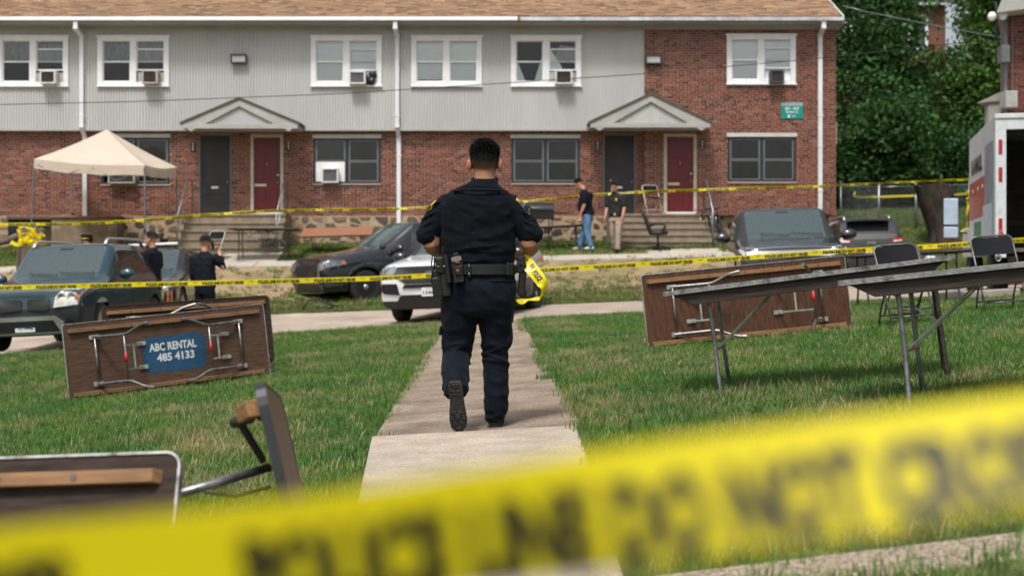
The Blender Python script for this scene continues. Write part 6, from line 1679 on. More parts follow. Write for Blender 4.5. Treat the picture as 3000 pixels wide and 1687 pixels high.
for sx, x, yy, z0, z1 in ((-1, -.206, .015, .63, .475), (1, .194, .01, .62, .50)):                     # cargo pockets
    mb.tube([(x, yy, z0), (x + sx * .003, yy, lerp(z0, z1, .5)), (x - sx * .006, yy, z1)], [(.016, .075), (.020, .08), (.012, .07)], 12, ref=(0, 1, 0), ex=3.5)
trs = skinned('trousers', mb, NAVYT, off_, .008, 4, (.008, 6, 8))
m1 = MB(); m1.box((-.226, .01, .612), (.018, .15, .055), Matrix.Rotation(.15, 3, 'Y')); m1.build('pocket_flap', NAVYT, off_, bevel=.008)
tbvh = BVHTree.FromPolygons([v_.co for v_ in trs.data.vertices], [tuple(p.vertices) for p in trs.data.polygons])
for px0, px1, py in ((1440, 1505, 823),):
    m1 = MB(); pts = []
    for k in range(9): p_ = OP(lerp(px0, px1, k / 8), py); h = onto(tbvh, (p_.x, -1, p_.z), (0, 1, 0), .002); pts.append(h) if h else None
    if len(pts) > 2: m1.tube(pts, (.0045), 6); m1.build('pocket_edge', NAVYT, off_, smooth=True)
# boots
def boot(par, Mx, shaft=True):
    m1 = MB(); 
    rings = []
    for (y, w_, h, zc) in ((-.105, .020, .045, .05), (-.095, .036, .06, .052), (-.05, .041, .065, .06), (.0, .041, .062, .062), (.06, .046, .045, .05), (.12, .050, .036, .042), (.165, .044, .03, .036), (.19, .026, .02, .03)):
        rings.append([Mx @ p_ for p_ in m1.ring(Vector((0, y, zc)), Vector((w_, 0, 0)), Vector((0, 0, h * .75)), 18, 2.4)])
    m1.loft(rings)
    if shaft: m1.tube([Mx @ Vector((0, -.045, .06)), Mx @ Vector((0, -.05, .12)), Mx @ Vector((0, -.055, .19))], [.046, .047, .05], 14)
    o = skinned('boot', m1, LEATH, par, .006, 3)
    m1 = MB(); outl = [(-.03, -.112), (.03, -.112), (.043, -.085), (.043, -.02), (.040, .02), (.050, .08), (.054, .13), (.046, .175), (.02, .20), (-.02, .20), (-.046, .172), (-.052, .12), (-.046, .06), (-.038, .01), (-.041, -.03), (-.042, -.085)]
    m1.prism([Mx @ Vector((x, y, .006)) for x, y in outl], Mx.to_3x3() @ Vector((0, 0, .024))); so = m1.build('sole', RUBB, o, bevel=.004)
    m1 = MB()
    for (cx, cy, w_, l_, a_) in ((0, -.09, .04, .02, 0), (-.02, -.06, .03, .014, .5), (.02, -.06, .03, .014, -.5), (0, -.035, .06, .012, 0), (-.022, .075, .03, .022, .3), (.022, .075, .034, .022, -.3), (0, .10, .026, .03, 0), (-.034, .11, .02, .03, .2), (.036, .11, .02, .03, -.2), (-.022, .145, .028, .022, -.3), (.022, .145, .03, .022, .3), (0, .178, .036, .014, 0), (-.03, .055, .016, .02, 0), (.03, .05, .016, .02, 0)):
        m1.box(Mx @ Vector((cx, cy, .003)), (w_, l_, .010), Mx.to_3x3() @ Matrix.Rotation(a_, 3, 'Z'))
    stuff(m1.build('tread', RUBB, so, bevel=.002))
boot(off_, Matrix.Translation((.112, .045, -.002)))
toe = OP(1338, 1262, -.30); hl_ = OP(1336, 1122, -.375)
dirf = (toe - hl_).normalized(); sn = Vector((1, 0, 0)); nn = sn.cross(dirf).normalized()        # nn: up through the boot
Mx = Matrix.Translation((toe + hl_) / 2 + nn * .0 - dirf * .044) @ Matrix((sn, dirf, nn)).transposed().to_4x4() @ Matrix.Rotation(R(-4), 4, 'Z')
boot(off_, Mx)
# duty belt and what hangs on it
m1 = MB(); rings = []
for z_, k in ((.955, 1.0), (.957, 1.03), (1.016, 1.03), (1.018, 1.0)): rings.append(m1.ring(Vector((.005, -.004, z_)), Vector((.222 * k, 0, 0)), Vector((0, .172 * k, 0)), 40, 2.5))
m1.loft(rings); m1.build('duty_belt', NYLON, off_, smooth=True, angle=40)
BACKY = -.185
def gear(nm, px0, px1, py0, py1, dy, dep, mat, rnd=.01, tilt=0.0, par=None):
    a, b_ = OP(px0, py1, dy), OP(px1, py0, dy); c = Vector(((a.x + b_.x) / 2, dy + dep / 2, (a.z + b_.z) / 2))
    m1 = MB(); m1.box((0, 0, 0), (b_.x - a.x, dep, b_.z - a.z)); o = m1.build(nm, mat, par or off_, bevel=rnd)
    o.location = c; o.rotation_euler = (0, tilt, 0); o.modifiers['bevel'].segments = 3; return o
gear('radio', 1269, 1296, 790, 868, -.13, .045, LEATH, .008, R(-6)); gear('radio_case', 1266, 1298, 812, 870, -.142, .06, LEATH, .01, R(-6))
m1 = MB(); m1.tube([OP(1272, 792, -.11), OP(1274, 745, -.11), OP(1275, 690, -.11)], [.006, .0045, .003], 7); m1.build('radio_aerial', GRIL, off_, smooth=True)
m1 = MB(); m1.tube([OP(1268, 745, -.10), OP(1264, 770, -.12), OP(1266, 800, -.13), OP(1264, 830, -.13)], .0045, 6); m1.build('radio_cord', GRIL, off_, smooth=True)
gp = gear('snap_pouch', 1276, 1303, 752, 801, -.175, .04, LEATH, .014, R(-5))
m1 = MB(); m1.ball(OP(1284, 781, -.18), .005, 8, 6); m1.build('stud', BRASS, off_, smooth=True)
m1 = MB(); m1.tube([OP(1306, 756, -.19), OP(1309, 775, -.19), OP(1316, 828, -.19)], [.021, .022, .021], 14); o = m1.build('spray_holder', LEATH, off_, smooth=True, angle=50)
m1 = MB(); m1.tube([OP(1305, 746, -.19), OP(1306, 757, -.19)], .017, 12); m1.build('spray_cap', GRIL, off_, smooth=True, angle=50)
m1 = MB(); m1.ball(OP(1301, 780, -.212), .005, 8, 6); m1.build('stud', CHROME, off_, smooth=True)
gm = gear('medical_pouch', 1327, 1357, 765, 828, -.225, .05, NYLON, .006, R(-5)); gear('pouch_strap', 1322, 1352, 752, 766, -.232, .05, M('grey_webbing', (.17, .165, .16), rough=.8, var=.2, vs=40), .005, R(-12)); gear('pouch_top', 1327, 1344, 740, 756, -.215, .035, NYLON, .006, R(-10)); gear('red_tab', 1332, 1346, 764, 771, -.236, .03, M('red_tab', (.30, .04, .04), rough=.7), .002, R(10))
gear('pouch_lid', 1331, 1354, 779, 806, -.236, .012, LEATH, .004, R(-5))
OR_ = M('cross_orange', (.42, .13, .05), rough=.6)
for (w_, h_) in ((.018, .006), (.0062, .018)):
    m1 = MB(); m1.box(OP(1341, 792, -.2385), (w_, .003, h_)); m1.build('cross_mark', OR_, off_)
gear('long_pouch', 1294, 1319, 800, 868, -.165, .04, NYLON, .008, R(-6)); gear('keeper', 1369, 1379, 773, 811, -.192, .014, LEATH, .004); gear('keeper', 1484, 1494, 770, 806, -.186, .014, LEATH, .004); gear('keeper', 1495, 1502, 770, 806, -.175, .014, LEATH, .004)
for py in (779, 802):
    m1 = MB(); m1.ball(OP(1374, py, -.194), .0045, 8, 6); m1.build('stud', CHROME, off_, smooth=True)
gear('holster', 1518, 1541, 788, 868, -.06, .06, LEATH, .012, R(5)); gear('holster_tip', 1523, 1544, 845, 873, -.055, .05, LEATH, .012, R(5)); gear('holster_hood', 1512, 1536, 770, 800, -.07, .07, LEATH, .012, R(3)); gear('pistol_grip', 1515, 1540, 749, 785, -.07, .035, NYLON, .01, R(-8)); gear('holster_arm', 1503, 1522, 778, 800, -.06, .04, NYLON, .008)
gear('leg_clip', 1497, 1506, 905, 945, -.07, .02, NYLON, .004, R(8))

# torn tape trailing from the officer's hand
tp = [(1530, 752), (1542, 766), (1556, 785), (1573, 806), (1587, 826), (1593, 842), (1589, 860), (1584, 872), (1566, 876), (1546, 878), (1528, 883), (1512, 879), (1488, 881)]
ys_ = [8.42, 8.37, 8.34, 8.32, 8.31, 8.31, 8.32, 8.33, 8.34, 8.34, 8.33, 8.34, 8.34]
ups = [(1, 0, .8), (1, 0, .75), (.8, .25, .55), (.8, .2, .5), (.85, 0, .35), (.6, .6, .2), (.4, .9, .1), (.5, .6, .6), (.1, .6, .8), (.2, .9, .5), (.1, .2, 1), (0, .8, .6), (0, .9, .3)]
tape('torn length of yellow police tape trailing from the officer\'s hand', [PY(a, b_, y_) for (a, b_), y_ in zip(tp, ys_)], [Vector(u_) for u_ in ups], .070, sub=8, flut=.0, wd=[.8, 1.05, 1.15, 1.1, 1.0, .85, .75, .6, .35, .35, .5, .25, .12],
     lines=[('CROSS', .015, .052, .55, -.05, .05), ('SIRCHIE', .100, .030, .34, .16, .03), ('*', .108, .012, .18, -.2, .08), ('POLICE', .150, .07, .5, 0, .05)])

# ---- four other people
def figure(label, loc, rz, H, shirt, trous, skin, hair, arms, legs, lean=0.0, belly=0.0, sleeve='short', shoes=None, hat=None, look=(0, 1, 0), nod=0.0, extra=None):
    """local: faces +y, x to its right side; arms/legs: (joint, joint, joint) per side, fractions of H"""
    e = thing('person', label, 'person', loc, (0, 0, rz)); h = H
    V = lambda a: Vector(a) * h
    ln = lambda z_: lean * max(0, z_ - .5)
    mb = MB(); hc = V((0, .02 + ln(.93) + nod * .05, .93 - abs(nod) * .012))
    limb(mb, [tuple(V((0, ln(.80), .80))) + (.033 * h,), tuple(V((0, ln(.86), .86))) + (.032 * h,), tuple(hc) + (.035 * h,)])
    hq = head(mb, hc, (look[0], look[1], -nod), h / 1.72)
    torso(mb, [(0, 0, .52 * h, .08 * h, .06 * h), (0, ln(.7) * h, .7 * h, .085 * h, .06 * h), (0, ln(.82) * h, .82 * h, .06 * h, .04 * h)])
    for (s_, e_, w_, hd_) in arms:
        s_, e_, w_ = V(s_), V(e_), V(w_); limb(mb, [tuple(s_) + (.03 * h,), tuple(s_.lerp(e_, .5)) + (.028 * h,), tuple(e_) + (.024 * h,), tuple(e_.lerp(w_, .3)) + (.024 * h,), tuple(w_) + (.016 * h,)])
        hand(mb, w_, hd_[0], hd_[1], hd_[2], hd_[3], h / 1.72)
    skinned('body', mb, skin, e, .0095, 3)
    mb = MB(); b_ = belly
    torso(mb, [(0, .005 * h, .50 * h, .105 * h, (.075 + b_) * h), (0, (.01 + b_ * .6) * h, .56 * h, .108 * h, (.078 + b_) * h), (0, (ln(.66) + b_ * .5) * h, .66 * h, .105 * h, (.072 + b_ * .8) * h), (0, ln(.74) * h, .74 * h, .115 * h, .070 * h), (0, ln(.79) * h, .79 * h, .112 * h, .06 * h), (0, ln(.82) * h, .82 * h, .075 * h, .05 * h), (0, ln(.85) * h, .85 * h, .04 * h, .04 * h)], 20)
    for (s_, e_, w_, hd_) in arms:
        s_, e_, w_ = V(s_), V(e_), V(w_)
        if sleeve == 'short': limb(mb, [tuple(s_) + (.048 * h,), tuple(s_.lerp(e_, .45)) + (.046 * h,), tuple(s_.lerp(e_, .8)) + (.043 * h,)])
        else: limb(mb, [tuple(s_) + (.048 * h,), tuple(s_.lerp(e_, .5)) + (.043 * h,), tuple(e_) + (.036 * h,), tuple(e_.lerp(w_, .55)) + (.030 * h,)])
    skinned('shirt', mb, shirt, e, .011, 3, (.006, 8, 8))
    mb = MB(); torso(mb, [(0, 0, .535 * h, .098 * h, .068 * h), (0, 0, .48 * h, .106 * h, .074 * h), (0, 0, .44 * h, .10 * h, .072 * h)], 20)
    for (a, k, f) in legs:
        a, k, f = V(a), V(k), V(f); limb(mb, [tuple(a) + (.056 * h, .066 * h), tuple(a.lerp(k, .5)) + (.052 * h, .058 * h), tuple(k) + (.042 * h, .048 * h), tuple(k.lerp(f, .5)) + (.041 * h, .044 * h), tuple(f + Vector((0, 0, .015 * h))) + (.036 * h, .040 * h)])
    skinned('trousers', mb, trous, e, .011, 3, (.006, 7, 8))
    for (a, k, f) in legs:
        f = V(f); m1 = MB(); dr = Vector((0, 1, 0))
        rings = []
        for (y, w_, z_, hh) in ((-.085, .024, .035, .03), (-.06, .036, .042, .04), (0, .04, .045, .045), (.08, .045, .036, .034), (.14, .042, .03, .028), (.175, .02, .024, .02)): rings.append(m1.ring(Vector((f.x, f.y + y, f.z - .03 + z_)), Vector((w_, 0, 0)), Vector((0, 0, hh)), 14, 2.5))
        m1.loft(rings); skinned('shoe', m1, shoes or LEATH, e, .008, 2)
    strands(hq, 4800, hair, e, 1.0, .40, .52, 1.05)
    m1 = MB()
    for sx in (-1, 1): m1.ball(hq(sx * .032, .086, .008), .008, 8, 6)
    m1.build('eyes', GRIL, e, smooth=True)
    m1 = MB(); rings = []
    for z_, k in ((.525, 1), (.526, 1.04), (.545, 1.04), (.546, 1)): rings.append(m1.ring(Vector((0, 0, z_ * h)), Vector((.104 * h * k, 0, 0)), Vector((0, (.072 + .3 * b_) * h * k, 0)), 24, 2.3))
    m1.loft(rings); m1.build('belt', LEATH, e, smooth=True, angle=40)
    if extra: extra(e, hq, h)
    return e
REL = lambda sx, dy=0.0: ((sx * .115, .0, .79), (sx * .135, -.01 + dy, .63), (sx * .135, .05 + dy, .49), ((0, .15, -1), (sx, 0, 0), -sx, .35))
def walk_legs(a, b_): return [((-.052, 0, .46), (-.055, .02 + a * .5, .26), (-.055, a, .028)), ((.052, 0, .46), (.055, .03 + b_ * .5, .26), (.055, b_, .028))]
def x_phone(e, hq, h):
    m1 = MB(); m1.box(hq(.105, .035, -.03), (.012, .07, .14), Matrix.Rotation(.25, 3, 'X')); m1.build('phone', GRIL, e, bevel=.006)
g_ = G(600, 172)
figure('man in navy shirt talking on a phone beside the parked cars', (g_.x, g_.y, road_z(g_.x, g_.y) - .02), R(-22), 1.76, NAVYS, NAVYT, SKIN2, HAIRG,
       [REL(-1), ((.115, .0, .79), (.185, .03, .70), (.095, .095, .865), ((-.1, -.1, 1), (1, .3, .0), -1, .7))], walk_legs(.0, .02), sleeve='long', extra=x_phone, belly=.005)
g_ = G(412, 168)
figure('grey-haired man in navy polo standing between the teal and black cars', (g_.x, 24.6, road_z(g_.x, 24.6) + .0), R(80), 1.84, NAVYS, NAVYT, SKIN2, HAIRG,
       [((-.115, 0, .79), (-.14, .02, .64), (-.06, .13, .72), ((.4, .3, .8), (0, 1, 0), 1, .8)), REL(1)], walk_legs(.0, .02), look=(0, 1, 0), belly=.008)
def x_tee(e, hq, h):
    m1 = MB(); put_text(m1, 'ATF', (0, -.078 * h - .045, .715 * h), (1, 0, 0), (0, 0, 1), .10, .24, bold=.04); m1.build('lettering', GOLD, e)
g_ = G(1722, 112)
figure('man in navy T-shirt, blue jeans and white trainers looking down', (g_.x, g_.y, g_.z), R(72), 1.88, NAVYS, JEAN, SKIN2, M('dark_hair', (.03, .026, .024), rough=.7, var=.3, vs=40), [REL(-1, .02), REL(1, .03)],
       [((-.052, 0, .46), (-.055, -.01, .26), (-.055, -.06, .028)), ((.052, 0, .46), (.055, .07, .26), (.055, .13, .028))], lean=.18, belly=.03, shoes=SHOEW, nod=.6, extra=x_tee)
def x_badge(e, hq, h):
    m1 = MB(); m1.ball((-.055 * h, .105 * h, .74 * h), (.028, .012, .042), 10, 8); m1.build('chest_badge', GOLD, e, smooth=True)
    m1 = MB(); m1.ball((-.02 * h, .085 * h, .535 * h), (.03, .012, .035), 10, 8); m1.build('belt_badge', GOLD, e, smooth=True)
g_ = G(1806, 113)
figure('man in black polo with gold badge and khaki trousers by the stoop', (g_.x, g_.y + .1, g_.z), R(148), 1.84, M('black_polo', (.009, .010, .012), rough=.85, var=.2), KHAKI, SKIN2, HAIRN, [REL(-1, .02), REL(1, .03)],
       [((-.052, 0, .46), (-.058, .05, .26), (-.058, .06, .028)), ((.052, 0, .46), (.056, -.01, .26), (.054, -.08, .028))], lean=.06, nod=.45, look=(.2, 1, 0), extra=x_badge)
def x_cap(e, hq, h):
    m1 = MB(); c = hq(0, 0, .10); m1.lathe([(.092, -.035), (.094, .0), (.12, .035), (.125, .05), (.06, .065), (.001, .066)], 24, Matrix.Translation(c)); o = m1.build('peaked_cap', M('cap_navy', (.008, .009, .013), rough=.7), e, smooth=True, angle=50)
    m1 = MB(); m1.prism([hq(x, y, .058) for x, y in ((-.08, .05), (-.06, .13), (0, .155), (.06, .13), (.08, .05))], (0, 0, .008)); m1.build('peak', LEATH, o)
    m1 = MB(); m1.ball(hq(0, .098, .13), (.03, .012, .034), 10, 8); m1.build('cap_badge', GOLD, o, smooth=True); m1 = MB(); m1.lathe([(.0945, -.032), (.0965, -.03), (.0965, -.012), (.0945, -.010)], 24, Matrix.Translation(c)); m1.build('cap_band', GOLD, o)
g_ = P(258, 0, 150)
figure('uniformed officer in a peaked cap standing behind the teal SUV', (g_.x, g_.y, road_z(g_.x, g_.y) + .0), R(120), 1.80, M('blue_shirt', (.05, .08, .14), rough=.8), NAVYT, SKIN1, HAIRB, [REL(-1), REL(1)], walk_legs(0, .02), extra=x_cap)
# ------------------------------------------------------------------ grass
def leafy(name, c1, c2, trans=.35, attr=False, pos=None, rough=.6):
    m_ = bpy.data.materials.new(name); m_.use_nodes = True; n = m_.node_tree.nodes; l = m_.node_tree.links; b = n['Principled BSDF']
    oi = n.new('ShaderNodeObjectInfo'); mx = n.new('ShaderNodeMix'); mx.data_type = 'RGBA'; mx.inputs[6].default_value = (*c1, 1); mx.inputs[7].default_value = (*c2, 1); l.new(oi.outputs['Random'], mx.inputs[0]); out = mx.outputs[2]
    if attr:
        at = n.new('ShaderNodeAttribute'); at.attribute_name = 'col'; mm_ = n.new('ShaderNodeMix'); mm_.data_type = 'RGBA'; mm_.blend_type = 'MULTIPLY'; mm_.inputs[0].default_value = 1; l.new(out, mm_.inputs[6]); l.new(at.outputs[0], mm_.inputs[7]); out = mm_.outputs[2]
    if pos:                                                 # dry straw patches, fixed to the lawn
        ge = n.new('ShaderNodeNewGeometry'); nz = n.new('ShaderNodeTexNoise'); nz.inputs['Scale'].default_value = .75; nz.inputs['Detail'].default_value = 5; nz.inputs['Roughness'].default_value = .7; l.new(ge.outputs['Position'], nz.inputs[0])
        mr_ = n.new('ShaderNodeMapRange'); mr_.inputs[1].default_value = .50; mr_.inputs[2].default_value = .68; l.new(nz.outputs[0], mr_.inputs[0])
        ad = n.new('ShaderNodeMath'); ad.operation = 'MULTIPLY_ADD'; l.new(oi.outputs['Random'], ad.inputs[0]); ad.inputs[1].default_value = 1.0; ad.inputs[2].default_value = .30
        m5 = n.new('ShaderNodeMath'); m5.operation = 'MULTIPLY'; l.new(mr_.outputs[0], m5.inputs[0]); l.new(ad.outputs[0], m5.inputs[1])
        gt = n.new('ShaderNodeMath'); gt.operation = 'GREATER_THAN'; l.new(oi.outputs['Random'], gt.inputs[0]); gt.inputs[1].default_value = .93
        g2_ = n.new('ShaderNodeMath'); g2_.operation = 'MULTIPLY_ADD'; g2_.use_clamp = True; l.new(gt.outputs[0], g2_.inputs[0]); g2_.inputs[1].default_value = .8; l.new(m5.outputs[0], g2_.inputs[2]); m6 = g2_
        n9 = n.new('ShaderNodeTexNoise'); n9.inputs['Scale'].default_value = 1.7; n9.inputs['Detail'].default_value = 3; l.new(ge.outputs['Position'], n9.inputs[0]); r9 = n.new('ShaderNodeMapRange'); r9.inputs[1].default_value = .35; r9.inputs[2].default_value = .68; l.new(n9.outputs[0], r9.inputs[0])
        m9 = n.new('ShaderNodeMix'); m9.data_type = 'RGBA'; m9.inputs[7].default_value = (.13, .235, .04, 1); l.new(r9.outputs[0], m9.inputs[0]); l.new(out, m9.inputs[6]); out = m9.outputs[2]
        m7 = n.new('ShaderNodeMix'); m7.data_type = 'RGBA'; m7.inputs[7].default_value = (*pos, 1); l.new(m6.outputs[0], m7.inputs[0]); l.new(out, m7.inputs[6]); out = m7.outputs[2]
    l.new(out, b.inputs['Base Color']); b.inputs['Roughness'].default_value = rough; b.inputs['Specular IOR Level'].default_value = .3
    tl = n.new('ShaderNodeBsdfTranslucent'); l.new(out, tl.inputs[0]); ms = n.new('ShaderNodeMixShader'); ms.inputs[0].default_value = trans
    l.new(b.outputs[0], ms.inputs[1]); l.new(tl.outputs[0], ms.inputs[2]); l.new(ms.outputs[0], n['Material Output'].inputs[0])
    return m_
GRASS = leafy('grass_blade', (.094, .212, .052), (.043, .128, .031), .4, pos=(.44, .34, .18))
GRASSF = leafy('yard_grass', (.10, .13, .03), (.06, .085, .022), .35, pos=(.30, .24, .11))
tufts = bpy.data.collections.new('tuft_kit'); rr = random.Random(21)
def tuft(n, rad, h, wd, mat, coll, lean=.6):
    mb = MB()
    for k in range(n):
        a = rr.uniform(0, 6.283); r_ = rad * math.sqrt(rr.random()); p = Vector((r_ * math.cos(a), r_ * math.sin(a), -.01)); b_ = rr.uniform(0, 6.283); hh = h * rr.uniform(.55, 1.15)
        d = Vector((math.cos(b_), math.sin(b_), 0)); s_ = Vector((-d.y, d.x, 0)) * wd * rr.uniform(.7, 1.2); L = lean * rr.uniform(.2, 1.2) * hh
        p1 = p + d * L * .35 + Vector((0, 0, hh * .6)); p2 = p + d * L + Vector((0, 0, hh * rr.uniform(.8, 1)))
        mb.add([p - s_, p + s_, p1 + s_ * .8, p1 - s_ * .8, p2], [(0, 1, 2, 3), (3, 2, 4)])
    me = mb.mesh('tuft'); me.materials.append(mat); o = bpy.data.objects.new('tuft', me); coll.objects.link(o)
for k in range(8): tuft(15, .055, rr.uniform(.06, .085), .0026, GRASS, tufts)
tuftf = bpy.data.collections.new('yard_tuft_kit')
for k in range(5): tuft(16, .12, .11, .007, GRASSF, tuftf, .8)
def scatter(name, coll, verts, faces, dens, density, smin, smax, seed):
    me = bpy.data.meshes.new(name); me.from_pydata(verts, [], faces); at = me.attributes.new('dens', 'FLOAT', 'POINT'); at.data.foreach_set('value', dens)
    o = bpy.data.objects.new(name, me); COL.objects.link(o)
    ng = bpy.data.node_groups.new(name, 'GeometryNodeTree'); ng.interface.new_socket('Geometry', in_out='INPUT', socket_type='NodeSocketGeometry'); ng.interface.new_socket('Geometry', in_out='OUTPUT', socket_type='NodeSocketGeometry')
    N = ng.nodes; Lk = ng.links; gi, go = N.new('NodeGroupInput'), N.new('NodeGroupOutput')
    dp = N.new('GeometryNodeDistributePointsOnFaces'); na = N.new('GeometryNodeInputNamedAttribute'); na.data_type = 'FLOAT'; na.inputs[0].default_value = 'dens'
    mu = N.new('ShaderNodeMath'); mu.operation = 'MULTIPLY'; mu.inputs[1].default_value = density; Lk.new(na.outputs[0], mu.inputs[0]); Lk.new(mu.outputs[0], dp.inputs['Density']); dp.inputs['Seed'].default_value = seed
    ip = N.new('GeometryNodeInstanceOnPoints'); ci = N.new('GeometryNodeCollectionInfo'); ci.inputs[0].default_value = coll; ci.inputs[1].default_value = True; ci.inputs[2].default_value = True
    ip.inputs['Pick Instance'].default_value = True
    rv = N.new('FunctionNodeRandomValue'); rv.data_type = 'FLOAT_VECTOR'; rv.inputs[0].default_value = (-.15, -.15, 0); rv.inputs[1].default_value = (.15, .15, 6.283)
    rs = N.new('FunctionNodeRandomValue'); rs.data_type = 'FLOAT'; rs.inputs[2].default_value = smin; rs.inputs[3].default_value = smax
    Lk.new(gi.outputs[0], dp.inputs[0]); Lk.new(dp.outputs[0], ip.inputs[0]); Lk.new(ci.outputs[0], ip.inputs['Instance']); Lk.new(rv.outputs[0], ip.inputs['Rotation']); Lk.new(rs.outputs[1], ip.inputs['Scale']); Lk.new(ip.outputs[0], go.inputs[0])
    md = o.modifiers.new('scatter', 'NODES'); md.node_group = ng
    o['label'] = name.replace('_', ' '); return stuff(o)
def lawn_grid(x0, x1, y0, y1, st, fn):
    nx_, ny_ = int((x1 - x0) / st), int((y1 - y0) / st); vs, dn, fs = [], [], []
    for j in range(ny_ + 1):
        for i in range(nx_ + 1):
            x, y = x0 + i * st, y0 + j * st; vs.append((x, y, gz(x, y) - .004)); dn.append(fn(x, y))
    for j in range(ny_):
        for i in range(nx_):
            q_ = (j * (nx_ + 1) + i, j * (nx_ + 1) + i + 1, (j + 1) * (nx_ + 1) + i + 1, (j + 1) * (nx_ + 1) + i)
            if max(dn[k] for k in q_) > 0: fs.append(q_)
    return vs, fs, dn
from mathutils import noise as mnoise
def d_near(x, y):
    if y > near_edge(x) - .17 or abs(x) > .46 * y + 1.2: return 0
    w_ = abs(x - walk_c(y)); k = 1.0
    ragged = .045 * mnoise.noise(Vector((x * 1.3, y * 1.3, 3)))
    if w_ < (.665 if y > 8.15 else (.56 + .03 * max(0, y - 5.6))) + ragged and y > 2.5: return 0
    if w_ < .85: k = 1.5
    yc0, yc1 = 3.72 + (x + .2) * .03, 4.02 + (x + .2) * .03
    if x > -.3 and yc0 + .03 < y < yc1 - .03: return 0
    k *= .75 + .6 * (mnoise.noise(Vector((x * .5, y * .5, 0))) + .4)
    return max(.25, k) * (1 if y < 14 else .8)
g1 = scatter('grass', tufts, *lawn_grid(-13, 13, 2.5, 23.2, .125, d_near), 330, .5, 1.45, 3); g1['label'] = 'green lawn grass with straw-coloured dry patches'
def d_far(x, y):
    if near_edge(x) - .1 < y < far_edge(x) + .03 or abs(x) > .42 * y + 3: return 0
    if y < 30.2: return .9
    if x > 7.0: return .55 if y < 47 else .4
    if y < 34.2: return .13 + (.45 if mnoise.noise(Vector((x * .9, y * .9, 8))) > .33 else 0) + .35 * max(0, 1 - (y - 30.2) / 1.2)
    if 34.2 <= y <= 35.1: return 0
    for cx, w2, ye in ((-6.85, .85, 36.1), (4.45, 1.0, 35.6)):
        if abs(x - cx) < w2 and y < ye: return 0
    for px0, px1 in ((546, 838), (1783, 2074)):
        if FX(px0, 37.2) - .1 < x < FX(px1, 37.2) + .1 and y > 35.9: return 0
    return .75 if y < 38.1 or x > XR else 0
g2 = scatter('yard_grass', tuftf, *lawn_grid(-20, 24, 28.4, 54, .25, d_far), 55, .6, 1.3, 5); g2['label'] = 'thin worn yard grass on the bank by the houses'

# weeds: a few broad-leaved plants in the lawn
WEED = leafy('weed_leaf', (.13, .24, .04), (.10, .20, .03), .4)
def weed(label, p, r_, n):
    mb = MB(); rr_ = random.Random(int(p.x * 100))
    for k in range(n):
        a = 6.283 * k / n + rr_.uniform(-.3, .3); d = Vector((math.cos(a), math.sin(a), 0)); s_ = Vector((-d.y, d.x, 0)); b_ = p + Vector((0, 0, .02)); L = r_ * rr_.uniform(.7, 1.2); u = Vector((0, 0, 1)) * rr_.uniform(.3, .8) * L
        mb.add([b_, b_ + d * L * .5 + s_ * L * .22 + u * .8, b_ + d * L + u, b_ + d * L * .5 - s_ * L * .22 + u * .8], [(0, 1, 2, 3)])
    o = mb.build('weed', WEED, None); tag(o, label, 'weed', 'weeds in the lawn')
for (px, s_, r_) in ((2975, 470, .07), (1690, 330, .05), (1745, 290, .05)): weed('broad-leaved weed growing in the lawn', G(px, s_, .0), r_, 9)

